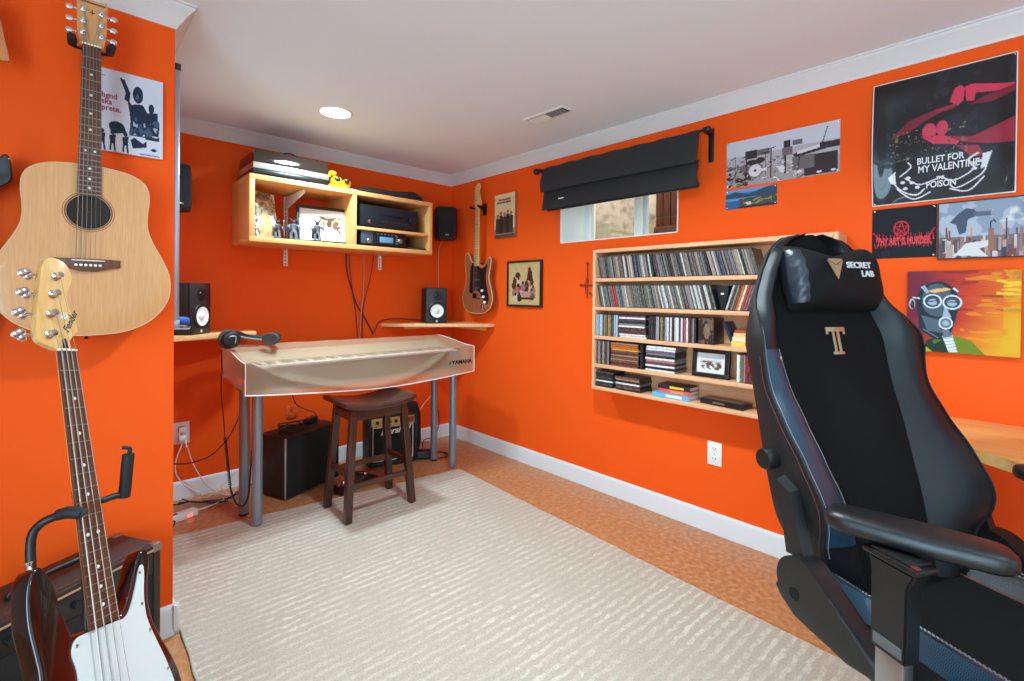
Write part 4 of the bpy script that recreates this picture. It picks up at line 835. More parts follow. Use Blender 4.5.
b = B(); yy = P(560, 201, 'x', FX)[1]; zz = P(560, 198, 'x', FX)[2]; b.box(FX+.0055, FX+.0085, yy-.025, yy+.02, zz-.004, zz+.004, .0005); b.build('sewn_label', PAPERW, bl)
rod = thing('curtain_rod', 'thin black curtain rod with end knob and angled wall bracket', 'rod', Matrix.Translation((0, 0, 0)))
rx, rz = FX+.036, 2.034
b = B(); b.tube([(rx, yL+.07, rz), (rx, yR-.035, rz)], .0065, 12, 0); b.build('rod', BLACK, rod)
B().ell((rx, yL+.085, rz), (.022, .022, .022)).build('end_knob', BLACK, rod)
B().ell((rx, yR-.037, rz), (.014, .018, .016)).build('end_knob', BLACK, rod)
for y in (yL+.045, yR-.028):
    b = B(); b.box(WX-.006, WX-.0005, y-.014, y+.014, rz-.15, rz+.022, .002); b.box(rx-.012, WX-.006, y-.011, y+.011, rz-.014, rz-.0075, .002); b.box(rx-.014, rx-.0075, y-.011, y+.011, rz-.0075, rz+.01, .002); b.build('wall_bracket', BLACK, rod)
# ================================================================== MUSIC SHELF
QX0, QY0, QY1 = 2.262, .505, 1.682
BZs = [.652, .782, .946, 1.113, 1.278, 1.445]; BT = .020
ms_ = thing('music_shelf', 'low wide pale wood wall shelf of six boards packed with music cases', 'shelf', Matrix.Translation((QX0, QY0, BZs[0])))
dd = WX-.003-QX0; ww = QY1-QY0
for k, z in enumerate(BZs): B().box(0, dd, .0, ww-.0005, z-BZs[0], z-BZs[0]+BT, .0012).build('shelf_board', SHELFY, ms_)
SHELFZ = wood('shelf_wood_upright', rgb(222, 160, 112), rgb(236, 182, 138), .5, 'Z', 6, 10)
B().box(-.0005, dd, ww, ww+.018, 0, BZs[-1]-BZs[0]+BT, .0012).build('side_panel', SHELFZ, ms_); B().box(-.0005, dd, -.0185, -.0005, 0, BZs[-1]-BZs[0]+BT, .0012).build('side_panel', SHELFZ, ms_)
for k in range(5): B().box(dd-.006, dd, .0, ww, BZs[k]-BZs[0]+BT+.0005, BZs[k+1]-BZs[0]-.0005).build('back_panel', SHELFY, ms_)
SP = {}
def spine(c):
    if c in SP: return SP[c]
    m, nt, bs = newmat('spine_%d' % len(SP))
    tc = nt.nodes.new('ShaderNodeTexCoord'); mp = nt.nodes.new('ShaderNodeMapping'); mp.inputs['Scale'].default_value = (1, 260, 55)
    n = nt.nodes.new('ShaderNodeTexNoise'); n.inputs['Scale'].default_value = 1; n.inputs['Detail'].default_value = 1
    inf = nt.nodes.new('ShaderNodeObjectInfo'); av = nt.nodes.new('ShaderNodeVectorMath'); av.operation = 'ADD'
    cm = nt.nodes.new('ShaderNodeCombineXYZ'); mu = nt.nodes.new('ShaderNodeMath'); mu.operation = 'MULTIPLY'; mu.inputs[1].default_value = 97
    k = rgb(*c); l = sum(k[:3])/3; alt = tuple(min(1, q*.55) for q in k[:3]) if l > .18 else tuple(q*1.6+.07 for q in k[:3])
    r = ramp(nt, [(.54, k), (.60, alt+(1,)), (.66, alt+(1,)), (.72, k)])
    for a, d in ((tc.outputs['Object'], mp.inputs['Vector']), (inf.outputs['Random'], mu.inputs[0]), (mu.outputs[0], cm.inputs['Z']), (mp.outputs['Vector'], av.inputs[0]), (cm.outputs['Vector'], av.inputs[1]), (av.outputs['Vector'], n.inputs['Vector']), (n.outputs['Fac'], r.inputs['Fac']), (r.outputs['Color'], bs.inputs['Base Color'])): nt.links.new(a, d)
    bs.inputs['Roughness'].default_value = .3
    SP[c] = m; return m
CASE = mat('case_plastic', rgb(46, 44, 46), .25); CLEAR = mat('case_grey', rgb(120, 116, 112), .2)
CDM = {}
def case_mesh(c, t, h, d, body):
    key = (c, t, h, d, body.name)
    if key in CDM: return CDM[key]
    b = B(); e = .0009                                        # hinged case: two lids and a spine strip set between them
    b.box(.0006, d, -t+.0002, -t*.62, 0, h, .0006, 1); b.box(.0006, d, -t*.34, -.0002, 0, h, .0006, 1); b.box(.004, d-.002, -t*.62, -t*.34, .001, h-.001)
    b.mi = 1; b.box(0, .0062, -t+e, -e, .0022, h-.0022)
    o = b.build('case', [body, spine(c)], None, False); me = o.data; bpy.data.objects.remove(o); CDM[key] = me; return me
def place(name, me, M, label, cat, group):
    o = bpy.data.objects.new(name, me); COL.objects.link(o); o.matrix_world = M; return tag(o, label, cat, group)
NAMES = [((58, 52, 52), 'charcoal'), ((92, 82, 76), 'brown grey'), ((140, 130, 122), 'stone grey'), ((196, 190, 182), 'off white'), ((30, 28, 30), 'black'), ((110, 92, 80), 'brown'), ((70, 78, 92), 'slate blue'), ((168, 150, 132), 'tan'), ((226, 222, 216), 'white'), ((84, 60, 60), 'maroon'), ((120, 116, 124), 'lilac grey'), ((88, 94, 82), 'olive grey')]
PAL1 = [0, 1, 4, 2, 1, 5, 2, 0, 5, 1, 2, 7, 1, 9, 5, 4, 7, 2, 3, 2, 4, 6, 10, 6, 4, 3, 10, 2, 6, 8, 4, 2, 9, 10, 8, 6, 0, 2, 4, 3]
ORD = lambda k: '%d%s' % (k, 'th' if 10 <= k % 100 <= 20 else {1: 'st', 2: 'nd', 3: 'rd'}.get(k % 10, 'th'))
rr = random.Random(21)
def yy_(px, py, x=2.27): return P(px, py, 'x', x)[1]
def upright_row(y, y_end, z, angs, row, pick, t=.0104, h=.125, d=.124, name='music_case', start=1, side='left', pos='', x0=2.270):
    k = 0; pa = angs(0)
    n0 = start
    while True:
        a = angs(k); tt = t*rr.choice([1, 1, 1, 1, .62, 1.5] if name == 'music_case' else [1])
        y -= max(0, h*(math.tan(a)-math.tan(pa)))*1.02; pa = a
        wid = tt/math.cos(a)+.0003
        if y-wid < y_end: break
        c, nm = pick(k); me = case_mesh(c, round(tt, 5), h, d, CASE if sum(c) < 420 else CLEAR)
        M = Matrix.Translation((x0+rr.uniform(-.003, .004), y, z+.0004)) @ Matrix.Rotation(-a, 4, 'X')
        place(name, me, M, '%s case %s, %s from left' % (nm, pos, ORD(n0+k)), 'music case', row)
        y -= wid; k += 1
    return y, n0+k
def p1(k): c, nm = NAMES[PAL1[(k*1) % 40]] if rr.random() < .6 else NAMES[rr.choice([0, 1, 2, 4, 5, 2, 1, 7, 10, 3])]; return c, nm
y, k1 = upright_row(1.652, .78, BZs[4]+BT, lambda k: math.radians(10.5+4.5*(k > 30)+1.5*(k > 55)), 'music cases in the top row', p1, pos='leaning in the top row of the music shelf')
def p2(k):
    if k == 9 or k == 10: return (176, 40, 52), 'red'
    if k in (13, 14): return (70, 92, 104), 'blue grey'
    return NAMES[rr.choice([11, 2, 1, 3, 10, 0, 2, 11, 7, 5, 3])]
y, k2 = upright_row(1.648, yy_(717, 300), BZs[3]+BT, lambda k: math.radians(13+2.5*(k > 35)), 'music cases in the second row', p2, pos='leaning in the second row of the music shelf')
# black bulky item in the V gap, then cases leaning the other way
t = thing('storage_pouch', 'black pouch slumped in the gap between leaning music cases in the second row', 'pouch', Matrix.Translation((2.285, yy_(722, 300), BZs[3]+BT+.0005)))
b = B(); b.loft([[(0, -.005-.20*z*s, z), (.1, -.005-.20*z*s, z), (.105, .004, z), (.1, .010+.21*z*s, z), (0, .010+.21*z*s, z), (-.008, .004, z)] for z, s in ((.0, 1), (.05, 1), (.095, 1), (.118, .7))]); b.build('fabric_body', mat('black_nylon', rgb(22, 22, 24), .75), t); B().box(-.011, -.008, -.006, .008, .075, .083, .0005).build('tag', PAPERW, t)
a = math.radians(17); y = yy_(724.5, 308, 2.27); k = 0
cl = [((190, 186, 180), 'pale grey'), ((60, 54, 54), 'charcoal'), ((140, 124, 116), 'taupe'), ((92, 70, 64), 'dark brown'), ((228, 110, 30), 'orange'), ((236, 226, 210), 'cream'), ((190, 80, 40), 'rust'), ((160, 96, 100), 'dusty pink'), ((120, 92, 96), 'mauve'), ((60, 58, 62), 'dark grey'), ((170, 160, 150), 'beige')]
y -= .125*math.sin(a)*0
for k, (c, nm) in enumerate(cl):
    me = case_mesh(c, .0104, .125, .124, CASE if sum(c) < 420 else CLEAR); wid = .0104/math.cos(a)+.0004
    M = Matrix.Translation((2.272, y-wid*k, BZs[3]+BT+.0004)) @ Matrix.Rotation(a, 4, 'X') @ Matrix.Translation((0, .0104, 0))
    M = Matrix.Translation((2.272, y-wid*(k+1)-.0, BZs[3]+BT+.0004)) @ Matrix.Rotation(a, 4, 'X') @ Matrix.Translation((0, .0104, 0))
    place('music_case', me, M, '%s case leaning rightwards at the right end of the second row' % nm, 'music case', 'music cases leaning rightwards in the second row')
# third row: uprights, a lying stack, uprights
def pw(cols): return lambda k: cols[k % len(cols)]
D4 = [((150, 168, 190), 'pale blue'), ((176, 190, 204), 'ice blue'), ((110, 100, 90), 'brown grey'), ((150, 128, 96), 'khaki'), ((96, 80, 56), 'dark khaki'), ((166, 140, 80), 'mustard'), ((120, 100, 76), 'brown'), ((70, 56, 50), 'dark brown')]
upright_row(1.677, yy_(617.6, 325), BZs[2]+BT, lambda k: 0, 'music cases at the left of the third row', pw(D4), t=.0135, pos='standing at the left of the third row')
def stack(y0, y1, z, items, row, label, name='music_case', x0=2.268, jit=.006, d=.124):
    zc = z+.0004; w = y0-y1
    for k, (c, nm, th) in enumerate(items):
        j = rr.uniform(-jit, jit); me = case_mesh(c, th, round(w-2*jit, 4), d, CASE if sum(c) < 420 else CLEAR)
        M = Matrix.Translation((x0+rr.uniform(-.003, .003), y1+jit+j, zc)) @ Matrix(((1, 0, 0, 0), (0, 0, 1, 0), (0, -1, 0, 0), (0, 0, 0, 1)))
        place(name, me, M, label % (nm, ORD(k+1)), name.replace('_', ' '), row); zc += th+.0003
    return zc
IT = lambda cols, th: [(c, nm, th) for c, nm in cols]
W_ = lambda n: {'wh': ((232, 228, 222), 'white'), 'bk': ((28, 26, 27), 'black'), 'mr': ((92, 36, 40), 'maroon'), 'gy': ((130, 124, 122), 'grey'), 'dg': ((66, 60, 62), 'dark grey'), 'or': ((222, 110, 40), 'orange'), 'yl': ((226, 170, 60), 'amber'), 'br': ((104, 66, 48), 'brown'), 'tn': ((160, 128, 100), 'tan'), 'pk': ((196, 110, 120), 'pink'), 'rd': ((150, 40, 40), 'red'), 'bl': ((70, 96, 130), 'blue'), 'pu': ((96, 80, 110), 'purple')}[n]
stack(yy_(618.3, 325), yy_(647, 325), BZs[2]+BT, IT([W_(q) for q in ('wh', 'wh', 'mr', 'dg', 'mr', 'wh', 'gy', 'bk', 'dg', 'wh', 'mr')], .0112), 'music cases lying in the third row stack', '%s case lying in the third row stack, %s from its bottom')
y, k3 = upright_row(yy_(648.5, 325), yy_(656, 325), BZs[2]+BT, lambda k: 0, 'dark music cases in the third row', pw([((30, 28, 30), 'black'), ((52, 50, 52), 'charcoal'), ((40, 36, 38), 'off black')]), pos='standing right of the third row stack')
D5 = [((150, 140, 140), 'grey'), ((206, 198, 194), 'pale grey'), ((44, 42, 44), 'black'), ((110, 104, 70), 'olive'), ((60, 54, 50), 'charcoal'), ((176, 168, 170), 'lilac grey'), ((226, 220, 220), 'white'), ((80, 76, 80), 'dark grey'), ((216, 208, 206), 'off white'), ((36, 34, 36), 'black'), ((196, 186, 186), 'light grey'), ((228, 222, 222), 'white'), ((70, 66, 70), 'dark grey'), ((220, 214, 214), 'off white'), ((150, 70, 80), 'rose'), ((232, 226, 224), 'white'), ((90, 50, 56), 'maroon'), ((62, 56, 58), 'charcoal'), ((168, 150, 148), 'taupe'), ((54, 46, 48), 'dark brown'), ((130, 104, 100), 'brown')]
upright_row(y-.001, yy_(697, 325), BZs[2]+BT, lambda k: 0, 'music cases in the middle of the third row', pw(D5), pos='standing in the middle of the third row')
t = thing('boxed_set', 'dark brown boxed music set at the right end of the standing third row', 'box', Matrix.Translation((2.268, yy_(698.5, 325)-.075, BZs[2]+BT+.0004)))
a_ = Art(40, 40, lc(52, 38, 34)); n = a_.noise(6, 4); a_.put(n > .56, lc(110, 86, 70)); a_.ell(.55, .5, .2, .3, lc(150, 120, 96), .6)
B().box(.001, .12, 0, .075, 0, .128, .002).build('slipcase', mat('slip_brown', rgb(52, 38, 34), .4), t)
o = a_.sheet('printed_front', .070, .122, ART, t); o.matrix_local = fr((0, -1, 0), (0, 0, 1), (-1, 0, 0), (.0004, .0375, .064))
def book(lb, M, w, d, h, cov, page=True, nm='book', stripe=None):
    t = thing(nm, lb, 'book', M)                               # spine towards local -x, lies flat on z
    b = B(); b.box(0, d, 0, w, 0, .003, .0008); b.box(0, d, 0, w, h-.003, h, .0008); b.box(0, .003, 0, w, .003, h-.003); b.build('cover', cov, t)
    B().box(.003, d-.004, .003, w-.003, .003, h-.003).build('page_block', mat('pages', rgb(226, 214, 190), .8), t)
    if stripe: B().box(-.0006, .0002, w*.18, w*.62, h*.25, h*.75).build('spine_title', stripe, t)
    return t
z3 = BZs[2]+BT+.0004; yb1 = yy_(746, 330); 
zc = z3
for k, (lb, c, h, s) in enumerate((('yellow book at the bottom of the pile in the third row', (236, 200, 90), .026, (200, 60, 50)), ('cream book with red lettering second in the third row pile', (232, 214, 180), .020, (200, 70, 60)), ('pale yellow book on top of the third row pile', (234, 196, 120), .018, (90, 80, 70)), ('thin green and red book topmost of the third row pile', (170, 80, 60), .012, (90, 130, 80)))):
    book(lb, Matrix.Translation((2.272+.003*k, yy_(748, 330)-.09+.004*k, zc)), .165-.008*k, .115, h, mat('book_%d_%d_%d' % c, rgb(*c), .5), stripe=mat('title_%d_%d' % s[:2], rgb(*s), .5)); zc += h+.0003
book('dark blue and black book leaning beside the yellow book pile', Matrix.Translation((2.30, yy_(729.5, 330), z3)) @ Matrix.Rotation(-.40, 4, 'X') @ Matrix(((1, 0, 0, 0), (0, 0, -1, 0), (0, 1, 0, 0), (0, 0, 0, 1))) @ Matrix.Translation((0, 0, 0)), .118, .1, .014, mat('book_navy', rgb(34, 40, 58), .45))
# fourth row
z4 = BZs[1]+BT
D6 = [((70, 60, 58), 'charcoal'), ((150, 132, 126), 'taupe'), ((58, 52, 54), 'black'), ((172, 160, 156), 'pale grey'), ((96, 80, 76), 'brown'), ((60, 54, 54), 'dark grey'), ((140, 120, 112), 'fawn')]
upright_row(1.677, yy_(609.5, 352), z4, lambda k: 0, 'video cases at the left of the fourth row', pw(D6), t=.0145, h=.135, pos='standing at the left of the fourth row')
stack(yy_(610.3, 352), yy_(639.5, 352), z4, IT([W_(q) for q in ('br', 'mr', 'br', 'tn', 'br', 'tn', 'mr', 'br', 'yl', 'or', 'or', 'tn')], .0108), 'cases lying in the warm coloured stack', '%s case in the warm coloured fourth row stack, %s from its bottom', jit=.004)
upright_row(yy_(640.5, 352), yy_(645, 352), z4, lambda k: 0, 'dark cases between the fourth row stacks', pw([((24, 23, 24), 'black'), ((120, 108, 104), 'grey')]), t=.0145, h=.135, pos='standing between the two fourth row stacks')
stack(yy_(645.5, 352), yy_(676.5, 352), z4, IT([W_(q) for q in ('wh', 'bk', 'wh', 'dg', 'pk', 'wh', 'bk', 'gy', 'pu', 'wh', 'wh')], .0118), 'video cases lying in the pale stack', '%s case in the pale fourth row stack, %s from its bottom', x0=2.266, jit=.004)
t = thing('framed_photo', 'small black framed photo standing on the fourth board of the music shelf', 'picture', fr((0, -1, 0), (0, 0, 1), (-1, 0, 0), (2.31, yy_(711, 362, 2.31), z4+.0705)) @ Matrix.Rotation(-.09, 4, 'X'))
a_ = Art(60, 44, lc(226, 224, 224)); a_.rect(.14, .2, .86, .82, lc(206, 208, 212)); a_.rect(.14, .36, .86, .60, lc(190, 180, 176)); n = a_.noise(12, 4); q = (a_.u > .14) & (a_.u < .86) & (a_.t > .45) & (a_.t < .8)
a_.put(q & (n > .52), lc(96, 76, 74)); a_.put(q & (n < .40), lc(232, 228, 226)); a_.rect(.22, .4, .55, .48, lc(140, 70, 66))
frame_bars(t, .182, .140, .022, .018, mat('black_frame', rgb(26, 24, 25), .35)); a_.sheet('mounted_photo', .142, .100, ART, t, .002); B().box(-.071, .071, -.05, .05, -.006, .0005).build('backing_board', DKGREY, t)
upright_row(yy_(736.3, 372), yy_(736.3, 372)-.105, z4, lambda k: 0, 'cases right of the framed photo', pw([((240, 238, 234), 'white'), ((100, 96, 80), 'olive'), ((150, 140, 130), 'grey'), ((120, 24, 44), 'crimson'), ((60, 54, 52), 'charcoal'), ((190, 70, 110), 'pink'), ((224, 220, 214), 'off white')]), t=.0145, h=.13, pos='standing right of the framed photo')
# fifth row
z5 = BZs[0]+BT
stack(1.677, yy_(613.5, 378), z5, IT([W_(q) for q in ('bk', 'dg', 'bk', 'wh', 'bk', 'dg', 'bk', 'bk', 'dg')], .0096), 'cases in the dark bottom left stack', '%s case in the dark stack at bottom left, %s from its bottom', jit=.003)
stack(yy_(615, 380), yy_(641, 384), z5, IT([W_(q) for q in ('bk', 'br', 'dg', 'wh', 'bk', 'tn', 'br')], .0106), 'cases in the second bottom row stack', '%s case in the second stack on the bottom board, %s from its bottom', x0=2.266, jit=.005)
zc = z5+.0004
for k, (lb, c, h, s, w) in enumerate((('light blue book at the bottom of the pile on the lowest board', (96, 176, 214), .0245, (232, 240, 244), .25), ('pink and orange book in the middle of the lowest board pile', (226, 92, 96), .020, (240, 150, 70), .215), ('black and yellow book on top of the lowest board pile', (44, 40, 38), .022, (240, 200, 50), .225))):
    book(lb, Matrix.Translation((2.268+.006*k, yy_(690, 390)+.006, zc)), w-.05, .118-.006*k, h, mat('book_%d_%d_%d' % c, rgb(*c), .4), stripe=mat('title_%d_%d' % s[:2], rgb(*s), .5)); zc += h+.0003
t = thing('console_box', 'thin black box with silver lettering lying alone on the lowest board', 'box', Matrix.Translation((2.279, yy_(747, 405)+.02, z5+.0005)) @ Matrix.Rotation(-.10, 4, 'Z'))
b = B(); b.box(0, .09, 0, .215, 0, .026, .003); b.build('case', mat('box_black', rgb(26, 24, 24), .3), t); B().box(.012, .08, .02, .19, .0262, .0268).build('printed_top', mat('box_print', rgb(96, 76, 66), .35, var=.6, vscale=60), t); B().box(-.0006, .0002, .09, .15, .009, .017).build('side_lettering', STEEL, t)
# ================================================================== PICTURES ON THE RIGHT WALL
def pins(t, w, h, mt=None):
    for sx in (-1, 1):
        for sy in (-1, 1): B().lathe([(.0028, .001), (.0036, .003), (.0030, .0052), (.001, .006)], Matrix.Translation((sx*(w/2-.008), sy*(h/2-.008), 0)), 10).build('mounting_pin', mt or CHROME, t)
def poster(nm, lb, cat, a, w, h, M, mt=ART, th=.0006, bulge=None, back=True):
    t = thing(nm, lb, cat, M)
    a.sheet('printed_sheet', w, h, mt, t, th+.0006, bulge)
    B().box(-w/2, w/2, -h/2, h/2, .0003, th).build('paper_back', PAPERW, t); return t
yc = lambda a_, b_: (a_+b_)/2
# tall block print near the strat
a = Art(56, 84, lc(226, 196, 150)); n = a.noise(8, 2); a.put(n > .6, lc(206, 170, 122)); a.rect(0, .80, 1, .93, lc(120, 92, 70), .8)
for k, (x, h_) in enumerate(((.16, .5), (.33, .44), (.5, .47), (.66, .42), (.82, .46))):
    a.ell(x, h_, .055, .042, lc(150, 104, 74)); a.poly([(x-.09, .9), (x-.085, h_+.07), (x, h_+.035), (x+.085, h_+.07), (x+.09, .9)], lc(52, 40, 38) if k % 2 else lc(74, 56, 46))
a.rect(0, .93, 1, 1, lc(86, 70, 58))
t = poster('wall_plaque', 'small tall block picture of men in dark coats above the framed print', 'picture', a, .222, .322, onright(2.607, 1.786, WX-.022))
B().box(-.111, .111, -.161, .161, -.0215, .0002, .002).build('block', mat('plaque_edge', rgb(150, 110, 78), .6), t)
for k, (y0, ww_) in enumerate(((.118, .13), (.098, .17))):
    b = B()
    for q in range(int(ww_/.016)): b.box(-ww_/2+q*.016, -ww_/2+q*.016+.0115, y0-.0065, y0+.0065, .0014, .002)
    b.build('blurred_title', mat('title_dark', rgb(58, 42, 36), .6), t)
# framed group print
a = Art(84, 84, lc(238, 200, 140)); n = a.noise(12, 6); a.put(n > .66, lc(226, 182, 120))
cols = [lc(36, 28, 30), lc(86, 50, 44), lc(196, 120, 120), lc(236, 214, 190), lc(60, 46, 60), lc(120, 96, 70)]; r2_ = random.Random(4)
for k in range(26):
    x, y_ = r2_.uniform(.16, .84), r2_.uniform(.42, .86); c = r2_.choice(cols); s = r2_.uniform(.04, .08); a.ell(x, y_, s, s*1.2, c); a.ell(x, y_-s*1.3, s*.45, s*.5, r2_.choice(cols))
a.poly([(.58, .42), (.62, .2), (.74, .2), (.78, .46)], lc(60, 40, 40)); a.ell(.67, .17, .05, .05, lc(90, 60, 50)); a.ell(.3, .3, .08, .07, lc(70, 50, 46)); a.rect(.28, .82, .78, .87, lc(40, 30, 30)); a.ell(.55, .75, .16, .07, lc(220, 160, 150))
t = thing('framed_print', 'dark framed square print of a crowd of figures on cream paper', 'picture', onright(2.405, 1.278, WX-.012)); frame_bars(t, .345, .330, .014, .022, mat('black_frame', rgb(26, 24, 25), .35)); a.sheet('print', .318, .302, ART, t, .002); B().box(-.159, .159, -.151, .151, -.008, .001).build('backing_board', DKGREY, t); B().box(-.159, .159, -.151, .151, .0045, .0055).build('glazing', GLASS, t)
# drum kit photo
a = Art(170, 80, lc(176, 168, 172)); a.rect(0, 0, 1, .35, lc(196, 194, 202)); a.rect(0, .66, 1, 1, lc(158, 148, 146)); n = a.noise(26, 7); dk, md, wt = lc(58, 50, 52), lc(110, 100, 102), lc(214, 206, 206)
a.rect(.19, .26, .3, .44, dk); a.rect(.3, .27, .42, .4, md); a.put((a.u < .55) & (a.t > .45) & (n > .58), md); a.put((a.u < .25) & (a.t > .6) & (n > .5), dk)
a.ell(.285, .70, .075, .16, md); a.ell(.285, .70, .06, .13, wt); a.ell(.285, .70, .014, .03, dk); a.ell(.25, .52, .05, .06, dk); a.ell(.33, .5, .045, .06, dk); a.ell(.18, .62, .04, .08, md); a.ell(.2, .38, .05, .012, dk); a.ell(.38, .36, .05, .012, dk)
for x0, y0, x1, y1 in ((.09, .35, .09, .85), (.43, .3, .43, .9), (.41, .3, .47, .28), (.05, .4, .09, .34), (.12, .6, .04, .95), (.2, .4, .2, .8), (.38, .38, .38, .8), (.9, .1, .86, .4)): a.line([(x0, y0), (x1, y1)], .018, dk)
a.rect(.54, .2, .60, .36, dk); a.rect(.53, .34, .62, .5, md); a.line([(.555, .5), (.555, .85)], .03, dk); a.ell(.525, .74, .03, .06, wt); a.poly([(.5, .8), (.56, .78), (.54, .84)], wt)
a.rect(.62, .22, .7, .33, md); a.poly([(.62, .5), (.98, .4), (.98, .48), (.64, .58)], dk); a.poly([(.66, .46), (.95, .36), (.98, .42), (.66, .52)], wt); a.rect(.84, .38, 1, .5, dk); a.rect(.72, .58, .98, .98, dk); a.rect(.62, .56, .80, .82, md); a.ell(.84, .93, .02, .02, wt); a.ell(.95, .93, .02, .02, wt); a.line([(.68, .52), (.66, .95)], .02, dk); a.line([(.74, .9), (.66, 1)], .02, dk); a.put((a.t > .6) & (a.u > .3) & (a.u < .7) & (n > .66), wt)
t = poster('wall_photo', 'wide grey unframed photo of a drum kit and keyboards', 'photo', a, .476, .224, onright(.756, 1.849)); pins(t, .476, .224)
# lake photo
a = Art(90, 40, lc(70, 110, 160)); a.rect(0, 0, 1, .2, lc(96, 140, 190)); a.poly([(0, .25), (.2, .12), (.45, .3), (.8, .06), (1, .0), (1, .45), (0, .45)], lc(52, 70, 92)); a.rect(0, .45, 1, .58, lc(92, 140, 180)); a.poly([(.3, .5), (1, .42), (1, 1), (.4, 1), (.2, .7)], lc(62, 74, 62)); n = a.noise(14, 3); a.put((a.u > .35) & (a.t > .5) & (n > .58), lc(150, 120, 96)); a.poly([(.4, .72), (.5, .68), (.52, .8), (.44, .84)], lc(190, 196, 200)); a.rect(0, .88, 1, 1, lc(40, 50, 50)); a.poly([(0, .55), (.3, .6), (.25, 1), (0, 1)], lc(50, 92, 140))
t = poster('wall_photo', 'small blue landscape photo of a lake pinned under the drum kit photo', 'photo', a, .236, .094, onright(.8785, 1.6775)); pins(t, .236, .094)
# big glossy band poster
PW, PH = .404, .488
a = Art(200, 240, lc(22, 20, 24)); n = a.noise(6, 5, 4); a.put(n > .58, lc(34, 34, 42))
a.rect(0, 0, .012, 1, lc(226, 222, 220)); a.rect(.988, 0, 1, 1, lc(226, 222, 220)); a.rect(0, 0, 1, .010, lc(226, 222, 220)); a.rect(0, .99, 1, 1, lc(226, 222, 220))
PK, PD, PM = lc(206, 52, 82), lc(150, 34, 58), lc(120, 28, 48)
a.poly([(.57, .26), (.60, .17), (.64, .15), (.67, .18), (.66, .27), (.62, .30)], PK); a.poly([(.67, .17), (.72, .16), (.92, .21), (.985, .22), (.97, .26), (.86, .25), (.74, .23), (.73, .29), (.68, .28)], PK); a.poly([(.8, .27), (.985, .23), (.985, .28), (.84, .32), (.7, .31)], PM)
a.poly([(.14, .47), (.28, .35), (.42, .31), (.55, .29), (.5, .33), (.38, .38), (.28, .44)], PM); a.poly([(.46, .30), (.62, .28), (.60, .31), (.48, .33)], PD)
a.ell(.43, .46, .05, .065, PK); a.ell(.52, .45, .04, .06, PK); a.poly([(.38, .5), (.5, .5), (.66, .55), (.62, .59), (.46, .56)], PK); a.poly([(.55, .52), (.72, .55), (.985, .46), (.985, .64), (.82, .62), (.66, .58)], PD); a.poly([(.62, .6), (.76, .62), (.8, .70), (.72, .70), (.68, .66)], PD)
n3 = a.noise(60, 12, 2); a.put((n3 > .66) & (abs(a.t-.55) < .12) & (a.u > .12) & (a.u < .7), lc(120, 104, 86)); a.put((n3 > .70) & (abs(a.t-.56) < .08) & (a.u > .2) & (a.u < .6), lc(16, 14, 14))
SV = lc(220, 216, 220)
def curl(pts, wd=.009):
    c = catmull([Vector((x, y_, 0)) for x, y_ in pts], 8); a.line([(p.x, p.y) for p in c], wd, SV)
curl([(.18, .74), (.17, .82), (.24, .90), (.34, .94), (.40, .90)]); curl([(.20, .88), (.32, .97), (.44, .93)]); curl([(.82, .74), (.80, .82), (.72, .88), (.62, .92), (.58, .89)]); curl([(.80, .86), (.70, .95), (.58, .92)]); curl([(.26, .80), (.36, .86), (.46, .84), (.52, .82)]); curl([(.52, .82), (.6, .86), (.7, .82), (.74, .78)]); curl([(.22, .78), (.30, .72), (.28, .68)]); curl([(.74, .78), (.70, .72), (.76, .68)], .013)
for x, y_ in ((.24, .83), (.28, .80), (.31, .84), (.26, .88), (.73, .75), (.77, .74), (.74, .79), (.35, .88)): a.ell(x, y_, .018, .012, SV)
a.poly([(.13, .78), (.18, .74), (.19, .84), (.15, .83)], SV); a.poly([(.79, .69), (.85, .68), (.82, .78), (.78, .80)], SV)
ARTP = artmat('poster_gloss', .35, .55, .25)
def bul(u, v): return .004+.022*np.exp(-((u-.0)/.10)**2)*np.sin(3.1*v)+.010*np.exp(-((u-1)/.08)**2)*np.sin(3.1*v)+.004*np.sin(5*v+2*u)*np.exp(-((v-.95)/.2)**2)+.006*np.exp(-(((u-.15)/.2)**2+((v-.1)/.12)**2))+.005*np.exp(-(((u-.3)/.25)**2+((v-.62)/.16)**2))
t = poster('band_poster', 'large glossy black square poster with pink figures and white scrolled lettering', 'poster', a, PW, PH, onright(.2015, 1.8165), ARTP, .0006, bul)
LT = mat('lettering_white', rgb(224, 220, 224), .35)
for s, x, y_, sz, sx in (('BULLET FOR', .004, -.092, .026, .92), ('MY VALENTINE', .026, -.124, .029, .86), ('THE', .006, -.163, .013, .9), ('POISON', .008, -.186, .026, .9)):
    b = B(); b.text(s, sz, Matrix.Translation((x, y_, .0165)) @ Matrix.Diagonal((1, 1.3, 1, 1)), .0003, 0, 'CENTER', sx, .0005); b.build('lettering', LT, t, False)
pins(t, PW, PH)
